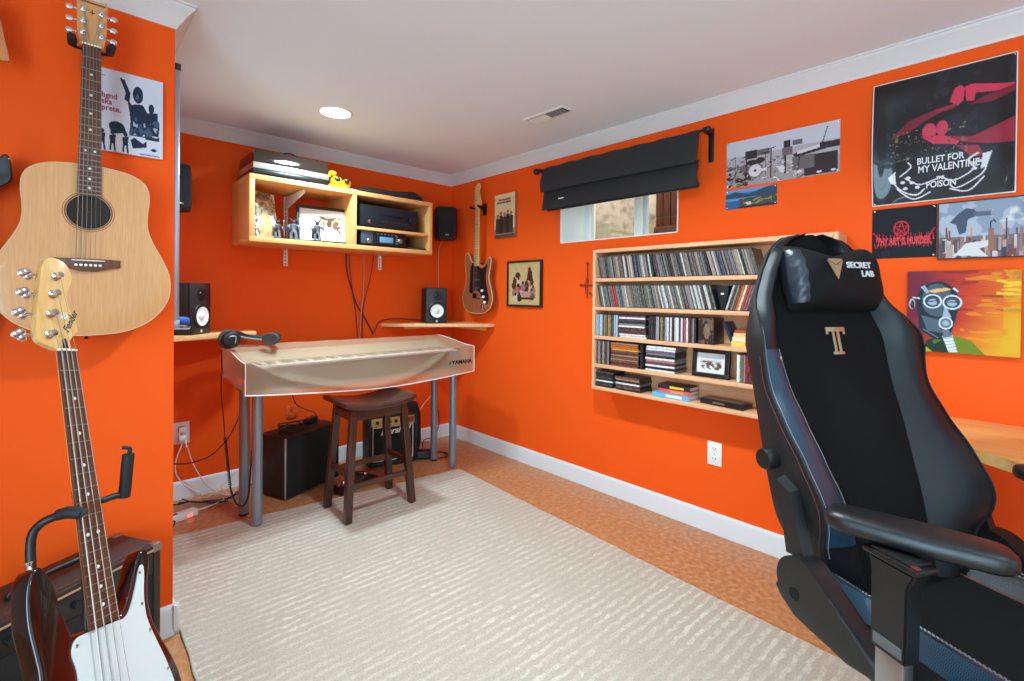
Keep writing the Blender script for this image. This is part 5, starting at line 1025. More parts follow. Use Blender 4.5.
# red logo poster
a = Art(100, 100, lc(26, 26, 32)); n = a.noise(4, 3); a.put(n > .6, lc(34, 36, 46)); RD = lc(206, 44, 52)
a.ell(.47, .42, .125, .155, RD, 1, .84)
st = [(.47+.12*math.sin(2*PI*k/5+PI), .42+.15*math.cos(2*PI*k/5+PI)) for k in range(5)]
for k in range(5): a.line([st[k], st[(k+2) % 5]], .014, RD)
r2_ = random.Random(8)
for k in range(34):
    x = .05+.9*k/33; h_ = .05+.08*abs(x-.5)*2*r2_.random(); a.poly([(x-.012, .66), (x+.012, .66), (x+r2_.uniform(-.02, .02), .56-h_)], RD) if k % 2 else a.poly([(x-.012, .70), (x+.012, .70), (x+r2_.uniform(-.02, .02), .76+h_*.6)], RD)
a.line([(.03, .48), (.12, .6)], .02, RD); a.line([(.97, .44), (.88, .6)], .02, RD)
t = poster('band_poster', 'small black square poster with a red spiky logo and circled star', 'poster', a, .198, .2, onright(.3035, 1.4585)); pins(t, .198, .2)
b = B(); b.text('THY ART IS MURDER', .026, Matrix.Translation((0, -.034, .0016)) @ Matrix.Diagonal((.68, 1.5, 1, 1)), .0004, 0, 'CENTER', 1, .0008); b.build('lettering', mat('lettering_red', rgb(214, 48, 56), .5), t, False)
# city print
a = Art(130, 100, lc(138, 150, 168)); n = a.noise(5, 6); a.put(n > .55, lc(170, 176, 188)); a.put((n > .62) & (a.t < .4) & (a.u > .6), lc(206, 204, 204)); r2_ = random.Random(17)
a.rect(0, .62, 1, 1, lc(120, 104, 104)); cs_ = [lc(96, 82, 88), lc(150, 116, 112), lc(176, 150, 144), lc(72, 68, 80), lc(196, 184, 182), lc(128, 72, 70)]
for k in range(70):
    x = r2_.random(); d_ = r2_.random(); w_k = .012+.02*d_; top_ = .62-.2*r2_.random()*(1-d_)+.3*d_; a.rect(x-w_k, top_, x+w_k, min(1, top_+.16+.2*d_), r2_.choice(cs_))
a.poly([(.2, .95), (.34, .74), (.62, .7), (.66, .78), (.5, .84), (.6, .98)], lc(206, 204, 206)); a.poly([(.14, .36), (.24, .22), (.34, .12), (.44, .16), (.5, .26), (.36, .32), (.34, .55), (.26, .58), (.22, .4)], lc(74, 82, 100)); a.poly([(.42, .2), (.62, .2), (.63, .28), (.44, .28)], lc(92, 100, 116)); a.line([(.62, .5), (.62, .4), (.66, .36), (.68, .4)], .02, lc(50, 50, 62)); a.rect(.6, .5, .66, .88, lc(150, 104, 86)); a.rect(.79, .34, .81, .7, lc(50, 48, 58))
t = poster('city_print', 'thin framed print of a hazy futuristic city skyline', 'print', a, .222, .206, onright(.088, 1.4525, WX-.008)); frame_bars(t, .228, .212, .004, .012, mat('thin_frame', rgb(40, 36, 38), .4)); B().box(-.111, .111, -.103, .103, -.0075, .0002).build('backing_board', DKGREY, t)
# gas mask painting on canvas
a = Art(150, 152, lc(128, 44, 52)); n = a.noise(5, 9, 4, 2); n2 = a.noise(26, 4, 2, 5)
tq = np.clip(a.u*1.05+(n-.5)*.5-.12, 0, 1)[..., None]; c0_, c1_, c2_, c3_ = [np.array(q) for q in (lc(112, 38, 58), lc(186, 58, 36), lc(216, 110, 34), lc(214, 160, 36))]
tt_ = tq*(.55+.75*a.t[..., None]); col = np.where(tt_ < .3, c0_+(c1_-c0_)*(tt_/.3), np.where(tt_ < .62, c1_+(c2_-c1_)*((tt_-.3)/.32), c2_+(c3_-c2_)*np.clip((tt_-.62)/.35, 0, 1))); a.a[:] = col
a.put((n2 > .62) & (a.t < .5), lc(120, 40, 44), .6); a.put((n2 < .34) & (a.u > .5), lc(232, 150, 40), .5); a.put((a.u > .86) & (n2 > .45), lc(220, 172, 40), .4); a.put((a.u > .8) & (a.t > .12) & (a.t < .3) & (n2 < .45), lc(232, 196, 60), .8)
hd, gy, lg, wh = lc(38, 46, 56), lc(92, 110, 124), lc(150, 168, 180), lc(206, 216, 222)
a.poly([(.15, 1), (.2, .85), (.3, .82), (.5, .9), (.56, 1)], lc(36, 54, 44)); a.poly([(.44, .78), (.6, .84), (.72, 1), (.4, 1)], lc(110, 124, 30)); a.poly([(.17, .92), (.26, 1), (.18, 1)], lc(150, 170, 50)); a.poly([(.25, .86), (.36, .76), (.34, .84), (.27, .90)], lc(84, 112, 40))
a.ell(.29, .40, .20, .27, hd); a.poly([(.1, .4), (.12, .72), (.26, .84), (.4, .84), (.46, .6), (.48, .4)], hd); a.ell(.285, .36, .14, .2, gy, .55); a.poly([(.14, .55), (.2, .74), (.34, .76), (.3, .6)], gy, .7); a.poly([(.36, .42), (.34, .56), (.30, .6), (.38, .6), (.42, .56)], lg)
a.poly([(.19, .25), (.28, .22), (.38, .21), (.42, .23), (.36, .25), (.26, .27)], lc(224, 170, 100)); a.poly([(.13, .2), (.17, .18), (.21, .26), (.19, .28)], lg); a.line([(.44, .22), (.47, .25)], .02, wh)
for x, y_ in ((.245, .375), (.425, .385)): a.ell(x, y_, .088, .088, wh); a.ell(x, y_, .072, .072, lc(56, 70, 84)); a.ell(x, y_+.01, .045, .04, lg); a.line([(x-.04, y_), (x+.045, y_-.005)], .012, hd)
a.ell(.05, .41, .03, .065, lg); a.ell(.055, .42, .02, .05, lc(70, 50, 40)); a.line([(.06, .33), (.12, .34)], .016, wh)
a.ell(.37, .64, .065, .075, wh); a.ell(.37, .64, .052, .06, gy); a.ell(.37, .64, .03, .034, lg); a.poly([(.34, .8), (.43, .78), (.48, .98), (.40, .99)], wh); a.poly([(.34, .72), (.4, .72), (.43, .8), (.35, .82)], gy)
for k in range(5): a.line([(.35+.014*k, .83+.035*k), (.44+.01*k, .81+.035*k)], .006, gy)
a.line([(.16, .72), (.3, .82)], .014, gy)
t = poster('canvas_painting', 'painting on canvas of a man in a gas mask against red and yellow', 'painting', a, .302, .304, onright(.134, 1.151, WX-.021)); B().box(-.151, .151, -.152, .152, -.0205, .0002, .002).build('stretched_canvas', mat('canvas_edge', rgb(86, 62, 46), .8), t); B().box(-.06, .06, .10, .115, -.0212, -.0206).build('wall_mount', STEEL, t)
# thin metal cross ornament
t = thing('wall_ornament', 'thin rust red metal cross hanging on the wall left of the music shelf', 'ornament', onright(1.848, 1.30)); RSTM = mat('rust_metal', rgb(150, 50, 34), .5, .4)
b = B(); b.tube([(0, .10, .008), (0, -.12, .008)], .004, 6, 0); b.ell((0, .10, .008), (.011, .008, .006)); b.tube([(-.012, -.02, .008), (-.012, -.09, .008)], .003, 6, 0); b.ell((0, -.005, .008), (.012, .014, .006)); b.build('upright', RSTM, t)
b = B(); b.tube([(-.045, -.038, .010), (0, -.034, .012), (.055, -.04, .010)], .0055, 6); b.ell((-.047, -.037, .01), (.012, .008, .006)); b.ell((.057, -.04, .01), (.012, .008, .006)); b.build('crossbar', RSTM, t)
b = B(); b.tube([(.02, -.085, .006), (.035, -.095, .012), (.06, -.105, .016), (.065, -.09, .016)], .006, 6); b.build('hook', RSTM, t)
# ================================================================== DESK ON THE RIGHT
t = thing('corner_desk', 'pale wood desk top fixed along the right wall behind the gaming chair', 'desk', Matrix.Translation((0, 0, .727)))
DW = wood('desk_maple', rgb(226, 168, 96), rgb(238, 188, 116), .35, 'Y', 5, 10)
b = B(); b.prism([(WX-.002, .42), (2.12, .40), (1.932, .06), (1.80, -.10), (1.80, -.95), (WX-.002, -.95)], 0, .033, None, .002); b.build('desktop', DW, t)
for y in (.34, -.88): b = B(); b.box(WX-.34, WX-.004, y-.012, y+.012, -.16, -.001, .002); b.build('support_bracket', WHITEP, t)
# ================================================================== GUITARS
STRAT = [(-28, 395), (-46, 386), (-68, 394), (-88, 424), (-104, 452), (-122, 460), (-137, 442), (-144, 400), (-141, 350), (-129, 300), (-126, 262), (-134, 215), (-152, 165), (-162, 120), (-156, 70), (-130, 28), (-85, 6), (-20, 0), (50, 2), (105, 18), (146, 55), (163, 105), (158, 155), (142, 205), (127, 245), (123, 280), (129, 320), (139, 360), (144, 395), (138, 416), (124, 419), (108, 404), (88, 376), (64, 355), (42, 352), (28, 365)]
def outline(pts, s=1.0, oy=0, k=4): return [(p.x*s/1000, p.y*s/1000+oy) for p in catmull([Vector((x, y, 0)) for x, y in pts], k, True)]
def sub(ps, off): # inset a polygon towards its centroid direction by vertex normals
    n = len(ps); out = []
    for i in range(n):
        a, c = Vector(ps[i-1]).to_2d(), Vector(ps[(i+1) % n]).to_2d(); d = (c-a).normalized() if (c-a).length > 1e-9 else Vector((1, 0)); nn = Vector((-d.y, d.x)); out.append((ps[i][0]+nn.x*off, ps[i][1]+nn.y*off))
    return out
MAPLEN = wood('guitar_maple', rgb(214, 164, 96), rgb(232, 188, 122), .3, 'Y', 6, 10, .4)
ROSE = wood('rosewood', rgb(78, 42, 27), rgb(108, 64, 43), .45, 'Y', 9, 12)
DOT = mat('inlay', rgb(232, 228, 214), .3); NUT = mat('bone_nut', rgb(236, 230, 214), .4); STR = mat('string_steel', rgb(150, 142, 130), .45, .8)
def fretpos(L, n): return L*(1-2**(-n/12))
def neck(t, yn, yend, wn, we, z, L, nf, board, wood_, dots=True, nstr=6, ybr=None, zb=None, sp0=None, sp1=None, strpost=None):
    "neck shaft, fretboard, frets, dots, nut, strings; y runs up, nut at yn, fretboard ends at yend"
    b = B(); rings = []
    for k in range(9):
        u = k/8; y = yn+(yend-yn)*u; w = (wn+(we-wn)*u)/2*.82; d = .018+.004*u
        rings.append([(w*math.cos(PI*q/10), y, z-.0002-d*math.sin(PI*q/10)) for q in range(11)])
    b.loft(rings); b.build('neck_shaft', wood_, t)
    b = B(); b.loft([[(-w/2, y, z), (w/2, y, z), (w/2*.98, y, z+.0045), (0, y, z+.0058), (-w/2*.98, y, z+.0045)] for y, w in ((yn-.0008, wn), (yend, we))])
    b.mi = 1
    for k in range(1, nf+1):
        y = yn-fretpos(L, k)
        if y < yend+.002: break
        w = wn+(we-wn)*(yn-y)/(yn-yend); b.loft([[(-w/2, yy, z+.0047), (w/2, yy, z+.0047), (w/2, yy, z+.0058), (0, yy, z+.0072), (-w/2, yy, z+.0058)] for yy in (y-.0011, y+.0011)])
    b.build('fretboard', [board, STR], t)
    if dots:
        for k in (3, 5, 7, 9, 12, 15, 17, 19):
            if k > nf: break
            y = yn-(fretpos(L, k)+fretpos(L, k-1))/2
            if y < yend: break
            for x in ((-.011, .011) if k == 12 else (0,)): B().lathe([(.0036, z+.005), (.0036, z+.0064), (.001, z+.0065)], Matrix.Translation((x, y, 0)), 12).build('inlay_dot', DOT, t)
    B().box(-wn/2, wn/2, yn-.0008, yn+.004, z, z+.0085, .0008).build('nut', NUT, t)
    sp0 = sp0 or wn*.8; sp1 = sp1 or .052
    for k in range(nstr):
        f_ = k/(nstr-1)-.5; r = .00025+.00018*(nstr-1-k) if nstr == 6 else .0007+.0003*(nstr-1-k)
        p = [(f_*sp1, ybr, zb), (f_*sp0, yn+.002, z+.0088)]
        if strpost: p.append(strpost[k])
        B().tube(p, r, 5, 0).build('string', STR, t)
def tuner(t, M, key='x', post=True, kw=.013, kh=.009, mt=None):
    mt = mt or CHROME
    if post: B(M).lathe([(.0068, 0), (.0068, .003), (.0035, .004), (.0032, .016), (.0042, .018), (.001, .0185)], None, 14).build('tuning_post', mt, t)
def peg(t, p, q, kw, kh, mt=None):
    "tuning key: shaft from p to q, flattened button at q"
    p, q = Vector(p), Vector(q); d = (q-p).normalized(); b = B(); b.cyl(p, q, .0028, n=8)
    b.ell((0, 0, 0), (kw, kh, .0035), Matrix.Translation(q+d*kw*.8) @ fr(d, Vector((0, 0, 1)).cross(d), (0, 0, 1), (0, 0, 0)).to_3x3().to_4x4(), 14, 8); b.build('tuning_key', mt or CHROME, t)
# ---- acoustic on the guitar wall
AC = onback(.056, 1.066, SY-.004)                                # local: x right, y up from body bottom, z out of the wall
ag = thing('acoustic_guitar', 'natural wood acoustic guitar hanging on the orange wall at left', 'guitar', AC @ Matrix.Rotation(math.radians(-.6), 4, 'Z'))
hw = [(0, .0), (.004, .062), (.015, .105), (.035, .143), (.065, .173), (.105, .195), (.145, .2015), (.19, .197), (.235, .180), (.275, .160), (.31, .1455), (.34, .139), (.375, .139), (.41, .1425), (.445, .1415), (.47, .132), (.488, .112), (.500, .082), (.506, .040), (.507, .0)]
R = catmull([Vector((w, y, 0)) for y, w in hw], 3); body = [(max(0, p.x), p.y) for p in R]; poly = body+[(-x, y) for x, y in body[::-1][1:-1]]
SPR = wood('spruce_top', rgb(202, 144, 90), rgb(214, 160, 106), .36, 'Y', 14, 22, .25); SIDEW = wood('guitar_side', rgb(150, 92, 50), rgb(176, 116, 68), .3, 'Y', 9, 10, .4)
z0, z1 = .012, .112
b = B(); b.prism(poly[::-1], z0, z1-.0035); b.build('body_sides', SIDEW, ag)
hc, hr = (.0, .368), .0505
b = B(); n = 64; inner = [(hc[0]+hr*math.cos(2*PI*i/n), hc[1]+hr*math.sin(2*PI*i/n)) for i in range(n)]
def rayhit(th):                                                  # body outline radius from hole centre along th
    d = Vector((math.cos(th), math.sin(th))); best = .2
    for i in range(len(poly)):
        p, q = Vector(poly[i]), Vector(poly[(i+1) % len(poly)]); e = q-p; den = d.x*e.y-d.y*e.x
        if abs(den) < 1e-12: continue
        w_ = p-Vector(hc); tt = (w_.x*e.y-w_.y*e.x)/den; uu = (w_.x*d.y-w_.y*d.x)/den
        if tt > 0 and -1e-6 <= uu <= 1+1e-6: best = tt
    return best
n = 128; th = [2*PI*i/n for i in range(n)]
rings = []
for s in (0, .25, .5, .75, .985, 1.0):
    rings.append([(hc[0]+math.cos(a)*(hr+(rayhit(a)-hr)*s), hc[1]+math.sin(a)*(hr+(rayhit(a)-hr)*s), z1-(.0018 if s == 1 else 0)) for a in th])
rings.append([(x, y, z1-.0034) for x, y, z in rings[-1]]); rings.insert(0, [(hc[0]+hr*math.cos(a), hc[1]+hr*math.sin(a), z1-.0034) for a in th])
b.loft(rings, True, False); b.build('soundboard', SPR, ag)
B().lathe([(hr-.001, z1-.0033), (.001, z1-.0033)], Matrix.Translation((hc[0], hc[1], 0)), 48, False).build('soundhole', mat('soundhole_dark', rgb(38, 28, 22), .8), ag)
for r0, r1, mt, nm in ((.0515, .0545, mat('rosette_dark', rgb(96, 58, 36), .5), 'rosette'), (.0575, .0595, mat('rosette_brown', rgb(150, 92, 54), .5), 'rosette')): B().lathe([(r0, z1+.0001), (r0, z1+.0005), (r1, z1+.0005), (r1, z1+.0001)], Matrix.Translation((hc[0], hc[1], 0)), 64, False).build(nm, mt, ag)
# binding round the edge
b = B(); b.tube([(x, y, z1-.0026) for x, y in poly+poly[:1]], .0018, 6, 0, False); b.build('binding', mat('binding_cream', rgb(214, 184, 140), .4), ag)
by = .216
b = B(); b.prism([(-.074, by-.012), (-.045, by-.015), (-.02, by-.025), (.02, by-.025), (.045, by-.015), (.074, by-.012), (.074, by+.011), (.05, by+.012), (-.05, by+.012), (-.074, by+.011)], z1+.0001, z1+.009, None, .002); br = b.build('bridge', ROSE, ag)
b = B(); b.box(-.037, .037, by+.0055, by+.0085, z1+.009, z1+.0125, .0005); b.build('saddle', NUT, br)
for k in range(6): B().lathe([(.0032, z1+.009), (.0038, z1+.0115), (.001, z1+.0125)], Matrix.Translation((-.027+.0108*k, by-.007, 0)), 12).build('bridge_pin', DOT, br)
neck(ag, .862, hc[1]+.047, .0435, .056, z1+.0010, .645, 20, ROSE, SIDEW, True, 6, by+.007, z1+.0128, .036, .054, [((-1 if k < 3 else 1)*.019, .897+.034*(k if k < 3 else 5-k), z1+.003) for k in range(6)])
b = B(); b.prism([(-.0265, .862), (.0265, .862), (.029, .878), (.033, .905), (.0345, .99), (.033, 1.004), (.012, .998), (0, 1.0), (-.012, .998), (-.033, 1.004), (-.0345, .99), (-.033, .905), (-.029, .878)], z1-.013, z1+.0005, None, .001); b.build('headstock', SPR, ag)
for k in range(6):
    s = -1 if k < 3 else 1; y = .897+.034*(k % 3); M = Matrix.Translation((s*.020, y, z1+.0006)); tuner(ag, M); peg(ag, (s*.034, y, z1-.008), (s*.041, y, z1-.008), .010, .0085)
b = B(); b.tube([(-.006, .962, z1+.001), (.006, .962, z1+.001)], .0012, 5, 0); b.tube([(0, .956, z1+.001), (0, .97, z1+.001)], .0012, 5, 0); b.build('head_emblem', mat('emblem_brown', rgb(110, 66, 40), .5), ag)
B().box(-.03, .03, .988, .993, z1+.0006, z1+.0009).build('head_lettering', mat('emblem_brown', rgb(110, 66, 40), .5), ag)
B().lathe([(.005, 0), (.005, .006), (.003, .008), (.006, .014), (.001, .015)], Matrix.Translation((0, -.0, .06)) @ Matrix.Rotation(PI/2, 4, 'X'), 12).build('strap_button', BLACK, ag)
def hanger(lb, M, reach, sp, fr_=.011):
    t = thing('guitar_hanger', lb, 'hanger', M)
    B().box(-.02, .02, -.045, .045, .0005, .014, .004).build('wall_plate', BLACK, t)
    b = B(); b.tube([(0, 0, .014), (0, .002, reach*.6), (0, .006, reach-.028)], .006, 10); b.tube([(-sp, .004, reach-.002), (-sp*.9, .003, reach-.02), (-sp*.4, .004, reach-.03), (0, .006, reach-.032), (sp*.4, .004, reach-.03), (sp*.9, .003, reach-.02), (sp, .004, reach-.002)], .005, 8); b.build('yoke_arm', BLACK, t)
    for s in (-1, 1): B().tube([(s*sp, .004, reach-.006), (s*sp, .006, reach+.018), (s*(sp+.002), .010, reach+.034)], [fr_, fr_+.001, fr_], 12, 4).build('foam_tip', RUBBER, t)
    return t
hanger('black padded hanger holding the neck of the acoustic guitar', onback(.065, 1.066+.859, SY), .105, .043, .0105)
# ---- electric guitar just entering the frame at far left
EG = onback(-.212, 1.02, SY-.03)
eg = thing('electric_guitar', 'dark electric guitar hanging at the left edge, mostly out of view', 'guitar', EG)
DARKB = mat('dark_guitar_finish', rgb(28, 20, 20), .15, coat=.5)
ol = outline([(x*(.75 if x < 0 else (.36 if y < 335 else .76)), y*(1.19 if y < 300 or x < 0 else 1.335)) for x, y in STRAT], 1.0)
b = B(); b.slab(ol, .0, .042, .005); b.build('body', DARKB, eg)
b = B(); b.prism(outline([(-60, 300), (-50, 420), (-25, 440), (20, 440), (38, 400), (36, 330), (34, 240), (34, 150), (20, 110), (0, 100), (-30, 180)]), .0424, .0448); b.build('pickguard', WHITEP, eg)
neck(eg, .862, .44, .043, .056, .046, .648, 22, ROSE, MAPLEN, True, 6, .16, .058, .036, .052)
b = B(); b.prism([(-.022, .862), (.022, .862), (.09, .815), (.108, .82), (.098, .87), (.082, .98), (.04, 1.0), (-.02, .97)], .036, .049, None, .002); b.build('headstock', wood('head_wood', rgb(186, 110, 56), rgb(210, 138, 78), .35, 'Y', 6, 10), eg)
for k in range(6): B().ell((.072+.002*k, .845+.026*k, .052), (.007, .007, .006)).build('tuning_post', mat('tuner_blue', rgb(40, 46, 66), .3, .6), eg)
hanger('black guitar hanger at the left edge of the orange wall', onback(-.212, 1.02+.855, SY), .078, .058)
b = B(); b.box(-.026, .026, .36, .41, -.0012, -.0001, .0004); b.build('neck_mounting_plate', CHROME, eg)
# ---- bass on its stand
N_, F_ = Vector((.008, 1.536, 1.056)), Vector((.067, 1.315, .484)); up = (N_-F_).normalized(); ph = math.radians(42)
wx = Vector((math.cos(ph), math.sin(ph), 0)); wx = (wx-up*wx.dot(up)).normalized(); nz = wx.cross(up)
BO = N_-up*.864                                                  # bridge point
BM = fr(wx, up, nz, BO)
bg = thing('bass_guitar', 'dark sunburst bass guitar with white pickguard leaning on its stand', 'bass guitar', BM)
SUN, nt, bs = newmat('sunburst'); tc = nt.nodes.new('ShaderNodeTexCoord'); mp = nt.nodes.new('ShaderNodeMapping'); mp.inputs['Location'].default_value = (-.02, -.12, 0); mp.inputs['Scale'].default_value = (1.0, .72, 0)
ln = nt.nodes.new('ShaderNodeVectorMath'); ln.operation = 'LENGTH'; r1 = ramp(nt, [(.06, rgb(74, 20, 11)), (.115, rgb(50, 11, 8)), (.15, rgb(22, 8, 8)), (.2, rgb(13, 7, 7))])
for a_, c_ in ((tc.outputs['Object'], mp.inputs['Vector']), (mp.outputs['Vector'], ln.inputs[0]), (ln.outputs['Value'], r1.inputs['Fac']), (r1.outputs['Color'], bs.inputs['Base Color'])): nt.links.new(a_, c_)
bs.inputs['Roughness'].default_value = .12; bs.inputs['Coat Weight'].default_value = .6
PB = [(-32, 262), (-44, 254), (-56, 262), (-68, 308), (-78, 364), (-90, 402), (-104, 416), (-119, 404), (-128, 368), (-130, 320), (-124, 262), (-121, 222), (-130, 170), (-150, 110), (-168, 50), (-164, -10), (-140, -58), (-95, -84), (-20, -92), (55, -90), (110, -76), (150, -42), (168, 14), (164, 72), (148, 128), (128, 178), (116, 220), (114, 262), (122, 305), (131, 338), (130, 364), (116, 372), (100, 354), (82, 318), (64, 284), (46, 262), (32, 258)]
ol = outline(PB); b = B(); b.slab(ol, -.046, -.004, .006, 4); b.build('body', SUN, bg)
PG = [(-34, 258), (-56, 256), (-66, 236), (-60, 200), (-62, 160), (-74, 110), (-82, 60), (-72, 20), (-50, -5), (-20, 5), (0, 40), (50, 20), (90, -20), (120, -30), (142, -2), (144, 50), (132, 110), (114, 170), (100, 222), (100, 270), (108, 312), (110, 336), (100, 336), (84, 300), (64, 262), (48, 248), (33, 250)]
pg = outline(PG); b = B(); b.prism(pg, -.0038, -.001, None, .0006, 1); pgd = b.build('pickguard', mat('pickguard_white', rgb(206, 212, 210), .3), bg)
for x, y in ((-58, 248), (-72, 110), (-58, 8), (102, 330), (96, 262), (106, 200), (136, 100), (140, 0), (108, -24), (20, 24)): B().lathe([(.0036, -.001), (.003, .0002), (.001, .0004)], Matrix.Translation((x/1000*.96, y/1000*.985, 0)), 10).build('screw', STEEL, pgd)
neck(bg, .864, .258, .041, .062, 0, .864, 20, ROSE, MAPLEN, True, 4, .0, .012, .032, .057, None)
# headstock traced in its own plane
def hp(px, py): dx, dy_ = px-65, py-352; lx = .99*dx-.138*dy_; return (lx*(.00195 if lx < 0 else .0025), .866+(-.138*dx-.99*dy_)*.00252)
hs = [(57.5, 351), (50, 349.5), (40, 347), (35.5, 341), (35.5, 328), (38, 300), (41, 275), (44, 264), (50, 258), (58, 256), (66, 259), (71, 267), (71.5, 278), (68, 288), (67, 298), (71, 310), (77, 322), (77.5, 330), (72, 336), (70.5, 343), (72.5, 351)]
hpoly = [hp(x, y) for x, y in hs]; sm_ = catmull([Vector((x, y, 0)) for x, y in hpoly], 3, False)
b = B(); b.prism([(p.x, p.y) for p in sm_][::-1], -.020, -.006, None, .001); b.build('headstock', MAPLEN, bg)
for (px, py), (kx, ky) in zip(((57, 276), (54, 296), (51, 317), (49.5, 338)), ((25, 266), (24, 288), (20, 308), (20, 330))):
    x, y = hp(px, py); M = Matrix.Translation((x, y, -.006)); B(M).lathe([(.010, 0), (.010, .002), (.006, .003), (.0055, .013), (.0075, .015), (.001, .0155)], None, 20).build('tuning_post', CHROME, bg)
    kx_, ky_ = hp(kx, ky); ex = hp(40, py)[0]-.004; yk = y-.002
    b = B(); b.cyl((ex, yk, -.016), (kx_+.012, yk, -.016), .0038, n=10); b.ell((kx_+.006, yk+.007, -.016), (.010, .009, .003)); b.ell((kx_+.006, yk-.007, -.016), (.010, .009, .003)); b.ell((kx_-.004, yk, -.016), (.011, .010, .0032)); b.build('tuning_key', CHROME, bg)
x, y = hp(64, 317); B(Matrix.Translation((x, y, -.006))).lathe([(.008, 0), (.008, .004), (.007, .006), (.003, .006), (.003, .003)], None, 20).build('string_tree', mat('tree_white', rgb(226, 224, 218), .3), bg)
x, y = hp(71, 320); b = B(Matrix.Translation((x, y, -.0055)) @ Matrix.Rotation(math.radians(62), 4, 'Z')); b.text('Fender', .022, None, .0003, .3, 'CENTER', 1, .0003); b.build('head_logo', mat('logo_black', rgb(40, 30, 22), .5), bg, False)
for k in range(4):
    (px, py) = ((57, 276), (54, 296), (51, 317), (49.5, 338))[3-k]; x, y = hp(px, py); B().tube([((k/3-.5)*.032, .866, .0088), (x+.004, y, .002)], .0011-.0002*k, 5, 0).build('string', STR, bg)
b = B(); x, y = hp(66, 344); b.prism([(x-.006, y-.012), (x+.006, y-.012), (x+.003, y+.012), (x-.003, y+.012)], -.006, -.003, None, .001); b.build('truss_rod_cover', BLACK, bg)
for k, (x0, x1, y0) in enumerate(((-.034, .004, .125), (.002, .040, .098))):
    b = B(); b.box(x0, x1, y0-.014, y0+.014, -.001, .008, .003); pk = b.build('pickup', BLACK, bg)
    for q in range(4): B().lathe([(.0032, .008), (.0032, .0092)], Matrix.Translation((x0+.006+q*.0088, y0, 0)), 10).build('pole_piece', STEEL, pk)
b = B(); b.box(-.04, .04, -.045, .012, -.0038, .002, .001); br = b.build('bridge', CHROME, bg)
for k in range(4): B().lathe([(.004, -.012), (.004, .012)], Matrix.Translation((-.0285+.019*k, 0, .0065)) @ Matrix.Rotation(PI/2, 4, 'X'), 10).build('saddle', CHROME, br)
for k, (x, y) in enumerate(((.083, .045), (.098, .005), (.115, -.03))): B().lathe([(.009, -.001), (.009, .012), (.008, .014), (.001, .014)], Matrix.Translation((x, y, 0)), 18).build('control_knob', CHROME, bg)
b = B(); b.prism(outline([(112, -10), (118, 14), (140, 30), (150, 10), (146, -30), (128, -52), (116, -40)]), -.0009, .0012, None, .0005, 1); b.build('thumb_plate', CHROME, bg)
for x, y in ((-.104, .416),): B(BM.inverted() @ BM).lathe([(.006, 0), (.004, .006), (.008, .014), (.001, .015)], Matrix.Translation((x, y, -.025)) @ Matrix.Rotation(-PI/2, 4, 'X'), 12).build('strap_button', CHROME, bg)
# stand: neck yoke, post, tripod
t = thing('guitar_stand', 'black tubular guitar stand with padded neck yoke holding the bass', 'stand', Matrix.Translation((BO.x+.02, BO.y+.12, 0)))
I_ = Matrix.Translation((-(BO.x+.02), -(BO.y+.12), 0))
pl_ = lambda px, py, dz: P(px, py, 'y', dz)
away = lambda p, d: p+(p-EYE).normalized()*d
nk = away(BM @ Vector((0, .545, -.02)), .045)
b = B(I_); b.tube([pl_(31, 585, 1.36), pl_(31, 566, 1.37), pl_(30.5, 548, 1.38), pl_(33, 533, 1.385), pl_(42, 523, 1.39), pl_(54, 517, 1.385), pl_(66, 513, 1.375)], .0085, 12, 6); b.build('left_arm', BLACK, t)
b = B(I_); b.tube([pl_(58, 515, 1.385), pl_(68, 512.5, 1.375), pl_(78, 513, 1.365), pl_(84, 514, 1.362)], [.0115, .0125, .0125, .010], 12, 6); b.build('foam_sleeve', RUBBER, t)
b = B(I_); b.tube([nk, pl_(99, 500, 1.46), pl_(112, 497, 1.465), pl_(124, 493.5, 1.47)], .0075, 12, 6); b.build('right_arm', BLACK, t)
b = B(I_); b.tube([pl_(124, 497, 1.47), pl_(125.5, 485, 1.47), pl_(127, 468, 1.47), pl_(128.5, 454, 1.47)], .0125, 12, 5); b.tube([pl_(128.5, 456, 1.47), pl_(130, 449, 1.47), pl_(126, 447.5, 1.47), pl_(122, 448, 1.47)], .0045, 8, 4); b.build('locking_prong', RUBBER, t)
b = B(I_); b.tube([nk, away(BM @ Vector((0, .40, -.02)), .07), away(BM @ Vector((0, .1, -.05)), .06), Vector((BO.x+.02, BO.y+.12, .10))], .010, 12, 4); b.build('post', BLACK, t)
for a_ in (-2.3, -.75, 1.5): b = B(); b.tube([(0, 0, .12), (.09*math.cos(a_), .09*math.sin(a_), .07), (.16*math.cos(a_), .16*math.sin(a_), .012)], .009, 10); lg = b.build('leg', BLACK, t); B().ell((.163*math.cos(a_), .163*math.sin(a_), .013), (.016, .016, .013)).build('rubber_foot', RUBBER, lg)
for s in (-1, 1):
    q = BM @ Vector((s*.08, -.094, -.06)); q2 = BM @ Vector((s*.08, -.106, .004)); b = B(I_); b.tube([Vector((BO.x+.02, BO.y+.12, .14)), q+Vector((0, .03, -.01)), q-up*.010, q2-up*.006, q2+nz*.012+up*.014], .0085, 10, 4); b.build('body_rest', RUBBER, t)
